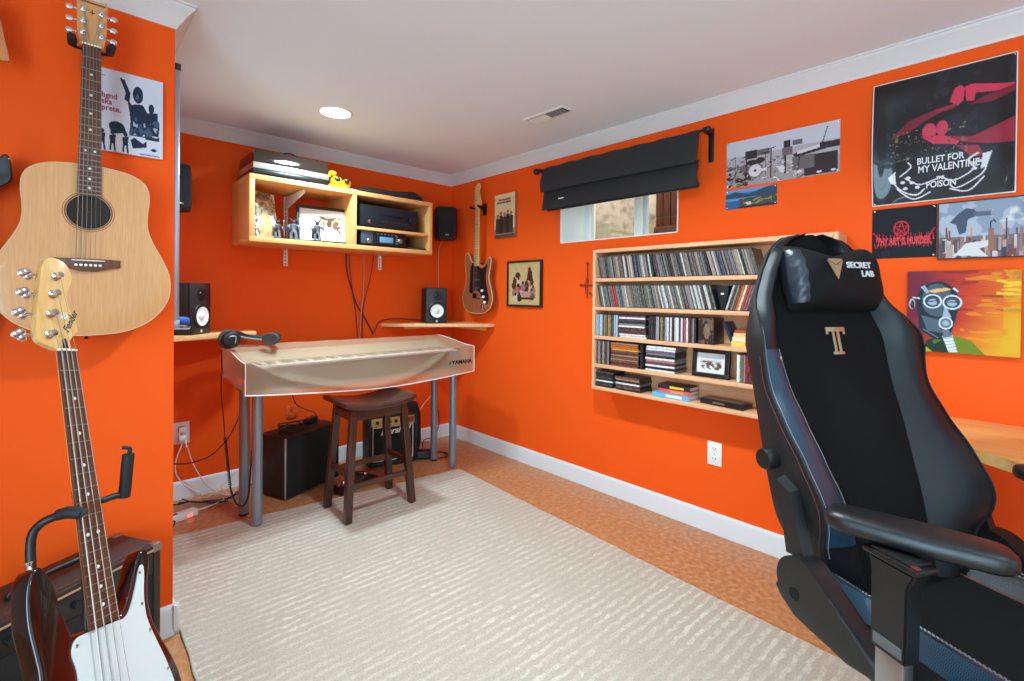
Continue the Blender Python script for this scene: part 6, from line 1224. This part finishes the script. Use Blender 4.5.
# ---- strat on the right wall
ST = onright(2.855, 1.052, WX-.040)
sg = thing('electric_guitar', 'brown electric guitar with black pickguard hanging in the far corner', 'guitar', ST @ Matrix.Rotation(math.radians(-.8), 4, 'Z') @ Matrix.Rotation(math.radians(3), 4, 'Y'))
MAH = wood('mahogany_satin', rgb(136, 72, 44), rgb(164, 92, 58), .35, 'Y', 8, 12, .2)
ol = outline(STRAT, 1.02); b = B(); b.slab(ol, .0, .042, .006); b.build('body', MAH, sg)
b = B(); b.tube([(x, y, .036) for x, y in ol+ol[:1]], .0042, 6, 0, False); b.build('pale_edge', mat('pale_edge', rgb(206, 164, 112), .4), sg)
SPG = [(-30, 382), (-60, 372), (-76, 330), (-78, 260), (-84, 200), (-86, 165), (-60, 150), (-20, 172), (20, 168), (60, 120), (100, 72), (124, 84), (130, 120), (110, 190), (98, 250), (96, 300), (108, 350), (104, 372), (84, 350), (60, 338), (30, 345)]
b = B(); b.prism(outline(SPG, 1.02), .0422, .045, None, .0006, 1); pgd = b.build('pickguard', mat('pickguard_black', rgb(20, 20, 21), .25), sg)
for y, r_ in ((.318, 0), (.258, 0), (.192, .2)): b = B(Matrix.Translation((0, y, .045)) @ Matrix.Rotation(r_, 4, 'Z')); b.box(-.036, .036, -.0095, .0095, 0, .007, .003); b.build('pickup', DKGREY if y < .3 else BLACK, pgd)
for x, y in ((.072, .165), (.09, .118), (.108, .078)): B().lathe([(.011, .045), (.009, .056), (.001, .057)], Matrix.Translation((x*.9, y+.01, 0)), 16).build('control_knob', WHITEP, pgd)
neck(sg, .815, .365, .042, .056, .048, .648, 21, MAPLEN, MAPLEN, True, 6, .155, .058, .036, .052)
b = B(); b.box(-.04, .04, .118, .162, .0424, .052, .002); b.build('bridge', CHROME, sg); b = B(); b.tube([(.03, .13, .05), (.05, .09, .066), (.035, .02, .07)], .0026, 6); b.build('tremolo_arm', CHROME, sg)
b = B(); b.prism(outline([(60, 66), (86, 58), (104, 36), (92, 22), (66, 40), (54, 56)]), .0424, .046, None, .001); b.build('jack_plate', CHROME, sg)
SH_ = [(-21, 815), (-23, 825), (-36, 838), (-42, 850), (-40, 870), (-37, 900), (-34, 930), (-30, 960), (-24, 985), (-8, 1000), (8, 998), (20, 984), (19, 966), (8, 950), (8, 930), (18, 895), (28, 860), (30, 838), (24, 826), (21, 815)]
b = B(); b.prism([(p.x/1000, p.y/1000) for p in catmull([Vector((x, y, 0)) for x, y in SH_], 3)][::-1], .034, .047, None, .001); b.build('headstock', MAPLEN, sg)
for k in range(6): y = .848+.024*k; B(Matrix.Translation((-.024+.0025*k, y, .047))).lathe([(.005, 0), (.004, .012), (.001, .0125)], None, 10).build('tuning_post', CHROME, sg); peg(sg, (-.036+.0022*k, y, .04), (-.044+.0022*k, y, .04), .009, .007)
B().lathe([(.006, 0), (.004, .006), (.008, .014), (.001, .015)], Matrix.Translation((0, 0, .02)) @ Matrix.Rotation(PI/2, 4, 'X'), 12).build('strap_button', BLACK, sg)
b = B(); b.box(-.026, .026, .33, .39, -.0012, -.0001, .0004); b.build('neck_mounting_plate', CHROME, sg)
hanger('black guitar hanger holding the brown guitar in the far corner', onright(2.855, 1.052+.810, WX) @ Matrix.Translation((0, 0, 0)), .082, .046, .009)
# ================================================================== BROWN AMPLIFIER UNDER THE ACOUSTIC
TC = P(161, 541, 'z', .41); ex = Vector((math.cos(.54), math.sin(.54), 0)); ey = Vector((-ex.y, ex.x, 0))
AW, AD, AH = .46, .185, .408
am = thing('bass_amplifier', 'dark brown amplifier cabinet on the floor against the orange wall', 'amplifier', fr(ex, ey, (0, 0, 1), (TC.x-ex.x*AW, TC.y-ex.y*AW, 0)))
BR = mat('brown_tolex', rgb(46, 29, 24), .5, bump=.5, scale=300); 
b = B(); b.box(0, AW, .02, AD, .012, AH, .007); b.box(0, .02, 0, .02, .012, AH, .004); b.box(AW-.02, AW, 0, .02, .012, AH, .004); b.box(.02, AW-.02, 0, .02, AH-.02, AH, .004); b.box(.02, AW-.02, 0, .02, .012, .03, .004); b.build('cabinet', BR, am)
B().box(.021, AW-.021, .006, .0195, .031, AH-.09, .001).build('grille', mat('amp_grille_dark', rgb(22, 20, 20), .85, bump=1, scale=420), am)
B().box(.021, AW-.021, .004, .0195, AH-.088, AH-.021, .001).build('control_panel', mat('panel_black', rgb(26, 24, 24), .3), am)
B().box(.012, AW-.012, -.0015, .0005, AH-.018, AH-.012, .0005).build('pale_trim', mat('trim_tan', rgb(176, 140, 110), .4), am)
for k in range(5): B().lathe([(.011, 0), (.010, .012), (.001, .013)], Matrix.Translation((.09+.07*k, .004, AH-.055)) @ Matrix.Rotation(PI/2, 4, 'X'), 16).build('knob', BLACK, am)
for x in (0, AW):
    for y in (0, AD):
        b = B(); sx, sy = (1 if x == 0 else -1), (1 if y == 0 else -1); b.box(min(x-.002*sx, x+.026*sx), max(x-.002*sx, x+.026*sx), min(y-.002*sy, y+.026*sy), max(y-.002*sy, y+.026*sy), AH-.024, AH+.0025, .003); b.build('corner_guard', mat('corner_metal', rgb(150, 132, 120), .35, .8), am)
b = B(); b.box(AW-.001, AW+.0025, .03, AD-.03, .06, AH-.05, .001); b.build('side_vent', mat('vent_black', rgb(18, 18, 19), .6), am)
vs_ = B()
for k in range(20): vs_.box(AW+.0026, AW+.0036, .045, AD-.045, .08+.0145*k, .086+.0145*k)
vs_.build('vent_ribs', mat('vent_rib', rgb(44, 42, 42), .5), am)
b = B(); b.tube([(AW*.3, AD/2, AH), (AW*.31, AD/2, AH+.016), (AW*.5, AD/2, AH+.022), (AW*.69, AD/2, AH+.016), (AW*.7, AD/2, AH)], .008, 10); b.build('carry_handle', BLACK, am)
for x in (.04, AW-.04):
    for y in (.04, AD-.04): B().lathe([(.016, 0), (.018, .003), (.015, .013)], Matrix.Translation((x, y, 0)), 16).build('foot', RUBBER, am)
# ================================================================== WHITE POSTER BESIDE THE ACOUSTIC
a = Art(130, 150, lc(206, 210, 222)); INK = lc(34, 46, 66); IN2 = lc(72, 88, 112); n = a.noise(16, 2); w_ = lc(206, 210, 222)
a.poly([(.30, .10), (.36, .08), (.46, .24), (.44, .36), (.36, .33), (.38, .24)], INK); a.line([(.31, .09), (.42, .24)], .03, INK); a.ell(.58, .24, .085, .105, INK); a.poly([(.40, .30), (.48, .38), (.54, .36), (.66, .35), (.78, .50), (.84, .66), (.80, .76), (.44, .76), (.46, .58), (.44, .46)], INK); a.ell(.57, .27, .03, .035, IN2); a.ell(.80, .38, .05, .06, INK); a.poly([(.74, .44), (.88, .42), (.94, .60), (.92, .72), (.78, .72)], INK); a.rect(.88, .42, .91, .66, INK); a.put((a.u > .44) & (a.u < .94) & (a.t > .52) & (a.t < .78) & (n > .56), IN2); a.put((a.u > .5) & (a.u < .9) & (a.t > .58) & (a.t < .75) & (n < .36), lc(170, 180, 198)); a.rect(.7, .74, .93, .78, INK)
a.ell(.24, .68, .12, .06, INK); a.poly([(.12, .7), (.36, .66), (.4, .74), (.18, .78)], INK)
for x in (.02, .18, .38): a.ell(x, .76, .035, .03, INK); a.poly([(x-.05, .80), (x+.05, .78), (x+.04, .90), (x-.04, .90)], INK); a.line([(x-.025, .88), (x-.035, .97)], .026, INK); a.line([(x+.02, .88), (x+.04, .98)], .026, INK)
a.poly([(.46, .82), (.52, .78), (.66, .84), (.72, .80), (.72, .88), (.5, .92)], INK); a.ell(.84, .9, .05, .02, INK)
for k, x in enumerate(np.linspace(.62, .92, 12)): a.line([(x, .965+.006*(k % 2)), (x+.016, .975)], .012, IN2)
a.rect(0, .085, .07, .095, INK); a.rect(0, .47, .05, .48, INK)
t = poster('poster_picture', 'square white poster with dark blue figures beside the acoustic guitar neck', 'poster', a, .160, .262, onback(.171, 1.780, SY-.012)); B().box(-.08, .08, -.131, .131, -.0115, .0002, .001).build('board', WHITEP, t)
RDI = mat('poster_red_ink', rgb(158, 60, 66), .6)
for k, s in enumerate(('bgnd', 'ska', 'prete.')): b = B(); b.text(s, .025, Matrix.Translation((-.079, .046-.020*k, .0016)), .0002, 0, 'LEFT', .8, .0006); b.build('lettering', RDI, t, False)
# ================================================================== GAMING CHAIR
CB = math.radians(209.9); CO = Vector((1.412, .024, 0))
cf = Vector((math.sin(CB), math.cos(CB), 0)); cr = Vector((math.sin(CB+PI/2), math.cos(CB+PI/2), 0))
CM = fr(cr, cf, (0, 0, 1), CO)                                   # local x to the sitter's right, y forward
ch = thing('gaming_chair', 'large black gaming chair with head pillow facing away from the music shelf', 'chair', CM)
LEA = mat('black_leather', rgb(18, 19, 21), .38, bump=.25, scale=420, spec=.35)
LEA2 = mat('side_leather', rgb(25, 24, 25), .5, bump=.25, scale=420, spec=.4)
SUE = mat('black_suede', rgb(9, 9, 10), .85, bump=.3, scale=700, spec=.2)
MESH, nt, bs = newmat('carbon_weave'); tc = nt.nodes.new('ShaderNodeTexCoord'); ck = nt.nodes.new('ShaderNodeTexChecker'); ck.inputs['Scale'].default_value = 520; ck.inputs['Color1'].default_value = rgb(44, 72, 90); ck.inputs['Color2'].default_value = rgb(16, 28, 38)  # blue of the cool reflected light is put into the weave colours
nt.links.new(tc.outputs['Object'], ck.inputs['Vector']); nt.links.new(ck.outputs['Color'], bs.inputs['Base Color']); bs.inputs['Roughness'].default_value = .32
ST1 = mat('stitch_pale', rgb(170, 160, 158), .7); ST2 = mat('stitch_red', rgb(112, 50, 50), .7); CPL = mat('chair_plastic', rgb(17, 18, 19), .38, bump=.1, scale=500); GOLD = mat('badge_gold', rgb(176, 152, 116), .35, .6)
REC, HZ_, HYB = .2265, .4965, -.22
def bk(X, u, n): return (X, HYB-u*math.sin(REC)+n*math.cos(REC), HZ_+u*math.cos(REC)+n*math.sin(REC))
ROWS = [  # u, half width at piping, n at piping, half width at inner seam, n at inner seam
 (-.02, .190, .030, .100, .050), (.05, .222, .050, .103, .050), (.10, .240, .066, .106, .050), (.15, .258, .098, .110, .048), (.20, .264, .108, .120, .040), (.29, .267, .080, .138, .022), (.39, .267, .035, .157, .002), (.48, .268, .006, .172, -.018),
 (.56, .272, .010, .182, -.026), (.61, .272, .014, .186, -.030), (.66, .258, -.005, .180, -.038), (.72, .232, -.036, .168, -.052), (.80, .196, -.040, .135, -.056), (.86, .162, -.038, .100, -.054), (.895, .130, -.036, .070, -.050), (.913, .095, -.036, .045, -.046), (.922, .040, -.038, .020, -.042)]
def lerp_row(u):
    us = [r[0] for r in ROWS]; n = len(us)
    for i in range(n-1):
        if u <= us[i+1] or i == n-2: break
    g = lambda j: Vector(ROWS[min(max(j, 0), n-1)])
    t = (u-us[i])/(us[i+1]-us[i]); r = []
    for c in range(1, 5):
        p0, p1, p2, p3 = (ROWS[min(max(j, 0), n-1)][c] for j in (i-1, i, i+1, i+2)); m1 = (p2-p0)/2*.8; m2 = (p3-p1)/2*.8
        r.append((2*t**3-3*t**2+1)*p1+(t**3-2*t**2+t)*m1+(-2*t**3+3*t**2)*p2+(t**3-t**2)*m2)
    return r
US = [-.02+.942*i/60 for i in range(61)]
RR_ = [(u, lerp_row(u)) for u in US]
BKN = lambda u: -.054-.010*math.sin(max(0, min(1, u/.9))*PI)+(.0 if u < .8 else .10*(u-.8)*0)
# centre panel (suede), two bolsters (leather), shell side and back
b = B()
V = [[b.v(bk(wi*s, u, ni+(.012*(1-s*s)))) for s in [k/8-1 for k in range(17)]] for u, (wp, np_, wi, ni) in RR_]
for a_, c_ in zip(V, V[1:]):
    for i in range(16): b.f([a_[i], a_[i+1], c_[i+1], c_[i]])
b.build('backrest_panel', SUE, ch)
for sgn in (1, -1):
    mats = [LEA, MESH, SUE]
    b = B(); K = 12; V = []
    for u, (wp, np_, wi, ni) in RR_:
        row = []
        for k in range(K+1):
            s = k/K; X = wi+(wp-wi)*s; nn = ni+(np_-ni)*s**1.25+(.020+.016*sm(.58, .68, u))*math.sin(PI*min(1, s*1.02))*(1 if u < .86 else .5)
            row.append(b.v(bk(sgn*X, u, nn)))
        V.append(row)
    for q, (a_, c_) in enumerate(zip(V, V[1:])):
        u = US[q]
        for i in range(K):
            f = b.f([a_[i], a_[i+1], c_[i+1], c_[i]])
            s0 = i/K
            cut = (.45 if u < .55 else (.45-.2*sm(.55, .62, u)))
            if sgn == 1: f.material_index = 1 if (.10 < u < .575 and s0 >= .30+.0*u) else (2 if (s0 < .30 and u < .75) else 0)
            else: f.material_index = 0
    b.build('backrest_bolster', mats, ch)
    # outer side of the shell from piping to the rear edge
    b = B(); V = []
    for u, (wp, np_, wi, ni) in RR_:
        bn = min(BKN(u), np_-.02); V.append([b.v(bk(sgn*(wp+(.006*math.sin(PI*k/6))-.010*(k/6)), u, np_+(bn-np_)*k/6)) for k in range(7)])
    for a_, c_ in zip(V, V[1:]):
        for i in range(6): b.f([a_[i], a_[i+1], c_[i+1], c_[i]])
    b.build('backrest_side', LEA2, ch)
    b = B(); b.tube([bk(sgn*(wp+.001), u, np_+.001) for u, (wp, np_, wi, ni) in RR_], .0032, 6, 0); b.build('piping', LEA2 if sgn == 1 else LEA, ch)
    for off, mt, u0, u1 in ((.004, ST2, .0, .56), (-.010, ST1, .08, .92)) if sgn > 0 else ():
        b = B(); prev = None
        for q in range(150):
            u = u0+(u1-u0)*q/150; wp, np_, wi, ni = lerp_row(u); u2 = u+.0036; wp2, np2, *_ = lerp_row(u2)
            if off > 0: b.tube([bk(sgn*(wp+.0045), u, np_-.010), bk(sgn*(wp2+.0045), u2, np2-.010)], .0008, 4, 0)
            else:
                s = .93; f_ = lambda w, n_, wi_, ni_: (wi_+(w-wi_)*s, ni_+(n_-ni_)*s**1.25+.020*math.sin(PI*s*1.02)+.0012)
                X, nn = f_(*lerp_row(u)); X2, nn2 = f_(*lerp_row(u2)); b.tube([bk(sgn*X, u, nn), bk(sgn*X2, u2, nn2)], .0008, 4, 0)
        b.build('stitching', mt, ch)
    b = B()
    for q in range(110 if sgn > 0 else 0):
        u = .16+.42*q/110; wp, np_, wi, ni = lerp_row(u); s = .30; X = wi+(wp-wi)*s; nn = ni+(np_-ni)*s**1.25+.020*math.sin(PI*s)+.0012
        wp2, np2, wi2, ni2 = lerp_row(u+.0024); X2 = wi2+(wp2-wi2)*s; n2_ = ni2+(np2-ni2)*s**1.25+.020*math.sin(PI*s)+.0012
        b.tube([bk(sgn*X, u, nn), bk(sgn*X2, u+.0024, n2_)], .0008, 4, 0)
    if sgn > 0: b.build('stitching', ST1, ch)
b = B(); V = []
for u, (wp, np_, wi, ni) in RR_:
    bn = min(BKN(u), np_-.02); V.append([b.v(bk((wp-.010)*s, u, bn-.022*(1-s*s))) for s in [k/8-1 for k in range(17)]])
for a_, c_ in zip(V, V[1:]):
    for i in range(16): b.f([a_[i], a_[i+1], c_[i+1], c_[i]])
u, (wp, np_, wi, ni) = RR_[-1]; b.build('backrest_rear', LEA2, ch)
b = B(); wp, np_, wi, ni = RR_[-1][1]; bn = BKN(US[-1])
b.loft([[bk(wp*s, US[-1], n_) for n_ in (bn-.01, (bn+np_)/2, np_)] for s in (-1, -.5, 0, .5, 1)], False, False); b.build('top_seam', LEA, ch)
# small metal tab on the bolster and label on the far wing
wp, np_, wi, ni = lerp_row(.555); b = B(); p = Vector(bk(wi+(wp-wi)*.34, .552, ni+.026)); b.ell(p, (.004, .004, .009)); b.build('metal_tab', GOLD, ch)
for k in (0,): wp, np_, wi, ni = lerp_row(.565); b = B(); b.box(-.004, .004, -.003, .003, -.026, .026, .002, 2, Matrix.Translation(bk(-(wp+.001), .555, np_))); b.build('sewn_label', BLACKM, ch)
# emblem: metal letter T
TM = fr((-1, 0, 0), (0, -math.sin(REC), math.cos(REC)), (0, math.cos(REC), math.sin(REC)), bk(-.0, .600, -.0165))
b = B(TM)
tw, th_ = .066, .078
for (x0, x1, y0, y1) in ((-tw/2, tw/2, th_/2-.013, th_/2), (-tw/2, -tw/2+.008, th_/2-.021, th_/2-.012), (tw/2-.008, tw/2, th_/2-.021, th_/2-.012), (-.0125, -.0035, -th_/2+.006, th_/2-.012), (.0035, .0125, -th_/2+.006, th_/2-.012), (-.0195, .0195, -th_/2, -th_/2+.008)): b.box(x0, x1, y0, y1, 0, .0035, .001)
b.build('letter_emblem', GOLD, ch)
# head pillow
def pil(u, v, side):
    a_ = (u-.5)*2; c = (v-.5)*2
    w = .160*(1-.05*c*c); h = .092
    e = (1-abs(a_)**5)**.5*(1-abs(c)**3.4)**.5 if abs(a_) < 1 and abs(c) < 1 else 0
    dz = .012*math.cos(PI*a_)*(c > 0)*c
    n = -.034+(.076*e if side else -.030*e)+.002*math.sin(9*a_+5*c)*e
    return bk(w*a_-.026, .780+h*c+dz*(-1 if c > 0 else 0)+(-.01 if c > 0 else 0)*(1-abs(a_)), n)
b = B(); b.grid(lambda u, v: pil(u, v, 1), 40, 26); b.grid(lambda u, v: pil(u, v, 0), 40, 26); bmesh.ops.remove_doubles(b.bm, verts=b.bm.verts, dist=.0008)
pw_ = b.build('head_pillow', mat('pillow_velour', rgb(10, 10, 11), .8, bump=.3, scale=500, spec=.25), ch)
b = B()
b.grid(lambda u, v: Vector(pil(.90+.099*u, .10+.80*v, 1))+Vector((.0035*math.sin(PI*u)**.5, .0035*math.sin(PI*u)**.5+.0015*math.sin(26*v+5*u), 0)), 16, 26); b.build('pillow_end', mat('pillow_satin', rgb(34, 40, 48), .35, bump=.8, scale=40), pw_)
PM_ = lambda x, y, n=.0435: fr((-1, 0, 0), (0, -math.sin(REC), math.cos(REC)), (0, math.cos(REC), math.sin(REC)), bk(-x, y, n))
b = B(PM_(-.020, .800))
for s in (-1, 1): b.prism([(0, -.036), (0, .004), (s*.026, .018)] if s > 0 else [(0, -.036), (-.026, .018), (0, .004)], 0, .0025)
b.prism([(-.026, .020), (0, .0065), (.026, .020), (.020, .0235), (-.020, .0235)], 0, .0025); b.build('pillow_emblem', GOLD, pw_, False)
b = B(PM_(.062, .800)); b.text('SECRET', .024, Matrix.Translation((.0, .006, 0)), .0012, 0, 'CENTER', 1.05, .0006); b.text('LAB', .024, Matrix.Translation((.025, -.019, 0)), .0012, 0, 'CENTER', 1.05, .0006); b.build('pillow_lettering', mat('embroidery', rgb(196, 194, 192), .6), pw_, False)
# ---- seat
SZT = .520
b = B(); rings = []
def seatrow(y):
    f_ = sm(.30, .35, y); w = .165-.012*f_; d = -.035*f_
    return w, d
b.grid(lambda u, v: ((u-.5)*2*.165, -.235+.56*v, SZT-.004*(1-((u-.5)*2)**2)-.05*sm(.86, 1, v)-.01*math.cos(PI*v)), 16, 26); b.build('seat_panel', SUE, ch)
for sgn in (1, -1):
    b = B(); K = 10
    def bol(u, v, sgn=sgn):
        y = -.20+.52*u; pf = sm(.80, 1, u)
        X = .163+.095*v-.012*pf; z = SZT-.05*pf+(.040*(1-.6*pf))*math.sin(PI*min(1, v*1.15)*.62)-.010*math.cos(PI*u)*(1-v)
        z = z-.035*max(0, v-.7)/.3
        return (sgn*X, y, z)
    b.grid(bol, 26, K); b.build('seat_bolster', LEA if sgn < 0 else MESH, ch)
    b = B(); b.grid(lambda u, v, sgn=sgn: (sgn*(.258-.012*sm(.8, 1, u)-.012*v*v), -.20+.52*u, bol(u, 1)[2]*(1-v)+.415*v), 26, 6); b.build('seat_side', LEA2, ch)
    b = B(); b.tube([Vector(bol(u/20, 0))+Vector((0, 0, .001)) for u in range(21)], .0022, 6, 0); b.build('seat_piping', mat('piping_red', rgb(96, 44, 44), .6), ch)
    for vv in (.46, .56):
        b = B()
        for q in range(70): b.tube([Vector(bol(q/70, vv))+Vector((0, 0, .0012)), Vector(bol(q/70+.008, vv))+Vector((0, 0, .0012))], .0009, 4, 0)
        b.build('stitching', ST1, ch)
b = B(); b.box(-.245, .245, -.22, .30, .395, .425, .012); b.build('seat_base', BLACKM, ch)
b = B(); b.loft([[(x, .318+.012*math.cos(x*5), z) for x in [-.24+.06*k for k in range(9)]] for z in (.42, .45)]+[[(x, .322, .468+.0*abs(x)) for x in [-.24+.06*k for k in range(9)]]], False, False); b.build('seat_front', LEA, ch)
# ---- hinge plates, knob, bracket
for sgn in (1, -1):
    x0 = .272*sgn; x1 = .322*sgn
    cyh, czh, r_ = -.168, .543, .062
    ar = [(cyh+r_*math.cos(a_), czh+r_*math.sin(a_)) for a_ in [math.radians(q) for q in range(48, 212, 8)]]
    pl_ = ar+[(-.222, .488), (-.180, .464), (-.05, .452), (.03, .466), (.035, .484), (-.09, .562)]
    T = fr((0, 1, 0), (0, 0, 1), (1, 0, 0), (0, 0, 0))
    b = B(); b.prism(pl_ if sgn > 0 else pl_[::-1], x0, x1, T, .010, 3); hg = b.build('hinge_cover', CPL, ch)
    b = B(); b.lathe([(.014, x1+.0003*sgn), (.014, x1+.001*sgn), (.001, x1+.0012*sgn)], T @ Matrix.Translation((-.178, .520, 0)), 16); b.build('bolt_cap', BLACKM, hg)
    b = B(); b.loft([[(x0+.004*sgn, *q) for q in ((-.225, .59), (-.17, .60), (-.215, .74), (-.258, .76))], [(x0+.03*sgn, *q) for q in ((-.223, .59), (-.172, .60), (-.217, .735), (-.256, .752))]]); b.build('hinge_bracket', CPL, ch)
    if sgn > 0:
        kb = Vector(bk(.262, .300, -.020)); b = B(); b.lathe([(.022, 0), (.026, .004), (.027, .03), (.024, .036), (.001, .036)], Matrix.Translation(kb) @ Matrix.Rotation(PI/2, 4, 'Y'), 26); b.build('lumbar_knob', CPL, ch)
        b = B(); b.loft([[(x, y, z) for x, y, z in ((.268, -.10, .50), (.300, -.10, .50), (.300, -.06, .49), (.268, -.06, .49))], [(x, y, z) for x, y, z in ((.262, .03, .40), (.285, .03, .40), (.285, .06, .41), (.262, .06, .41))]]); b.build('recline_lever', CPL, ch)
# ---- armrests
def arm(sgn, rear, front, zt, post, zp0):
    rear, front = Vector((*rear, 0)), Vector((*front, 0)); d = (front-rear); L = d.length; d.normalize(); s_ = d.cross(Vector((0, 0, 1)))
    b = B(); rings = []
    for i in range(25):
        u = i/24; e = math.sqrt(max(0, 1-(2*u-1)**14)); w = (.044-.004*math.cos(2*PI*u))*max(.4, e); h = .021*max(.45, e); c = rear+d*(L*u)+Vector((0, 0, zt-.019-.004*u))
        rings.append([c+s_*(w*math.copysign(abs(math.cos(a_))**.55, math.cos(a_)))+Vector((0, 0, h*math.copysign(abs(math.sin(a_))**.7, math.sin(a_)))) for a_ in [2*PI*k/20 for k in range(20)]])
    b.loft(rings); b.build('armrest_pad', mat('armrest_pu', rgb(20, 20, 22), .36, bump=.15, scale=500), ch)
    px, py = post; am_ = rear+d*(L*.42)
    b = B(); b.box(px-.026, px+.026, py-.045, py+.055, zt-.058, zt-.046, .004); b.box(px-.022, px+.022, py-.03, py+.045, zt-.046, zt-.040, .002); b.build('armrest_slider', CPL, ch)
    B().box(px+.018*sgn-.005, px+.018*sgn+.005, py+.042, py+.054, zt-.0455, zt-.0415, .001).build('red_button', mat('button_red', rgb(96, 30, 28), .5), ch)
    b = B(); b.loft([[(px-.018, py-.034, zp0), (px+.018, py-.034, zp0), (px+.018, py+.032, zp0), (px-.018, py+.032, zp0)], [(px-.018, py-.034, zt-.09), (px+.018, py-.034, zt-.09), (px+.018, py+.034, zt-.09), (px-.018, py+.034, zt-.09)], [(px-.020, py-.038, zt-.059), (px+.020, py-.038, zt-.059), (px+.020, py+.05, zt-.059), (px-.020, py+.05, zt-.059)]])
    bmesh.ops.bevel(b.bm, geom=b.bm.edges[:], offset=.004, segments=2, affect='EDGES'); b.build('armrest_sleeve', CPL, ch)
    B().box(px+sgn*.0175-.0015, px+sgn*.0175+.0025, py-.026, py+.026, zp0+.010, zp0+.030, .001).build('maker_plate', mat('plate_grey', rgb(84, 84, 86), .4), ch)
    b = B(); b.box(px-.013, px+.013, py-.027, py+.025, .36, zp0+.005, .003); b.build('armrest_post', STEEL, ch)
    b = B(); b.box(min(.2*sgn, px+.02*sgn), max(.2*sgn, px+.02*sgn), py-.04, py+.04, .365, .392, .004); b.build('arm_mount', BLACKM, ch)
arm(1, (.354, -.070), (.188, .150), .776, (.318, .045), .545)
arm(-1, (-.345, -.150), (-.265, .125), .785, (-.318, .045), .545)
# ---- gas lift and five star base
B().lathe([(.045, .15), (.045, .20), (.03, .21), (.028, .36), (.06, .37), (.06, .394)], None, 28).build('gas_lift', BLACK, ch)
B().box(-.12, .12, -.10, .14, .360, .394, .008).build('tilt_mechanism', BLACKM, ch)
B().lathe([(.05, .085), (.06, .10), (.06, .15), (.04, .165)], None, 28).build('base_hub', BLACK, ch)
for k in range(5):
    a_ = math.radians(-86+72*k); d = Vector((math.cos(a_), math.sin(a_), 0)); s_ = Vector((-d.y, d.x, 0))
    b = B(); b.loft([[d*r+s_*w+Vector((0, 0, z0)), d*r-s_*w+Vector((0, 0, z0)), d*r-s_*w*.7+Vector((0, 0, z1)), d*r+s_*w*.7+Vector((0, 0, z1))] for r, w, z0, z1 in ((.04, .034, .10, .15), (.20, .028, .092, .128), (.36, .022, .085, .105), (.372, .014, .088, .10))]); bmesh.ops.bevel(b.bm, geom=b.bm.edges[:], offset=.003, segments=2, affect='EDGES'); lg = b.build('base_leg', mat('base_black', rgb(30, 26, 26), .3), ch)
    cc = d*.345; zr = RUGZ+.0005
    for s in (-1, 1): b = B(); b.lathe([(.012, -.009), (.028, -.009), (.030, -.006), (.030, .006), (.028, .009), (.012, .009)], Matrix.Translation(cc+s_*(s*.014)+Vector((0, 0, .030+zr))) @ fr(d, (0, 0, 1), s_).to_3x3().to_4x4(), 24); b.build('caster_wheel', mat('caster_black', rgb(22, 18, 18), .4), lg)
    b = B(); b.tube([cc+Vector((0, 0, .03+zr)), cc+Vector((0, 0, .09))], .008, 10, 0); b.build('caster_stem', STEEL, lg)
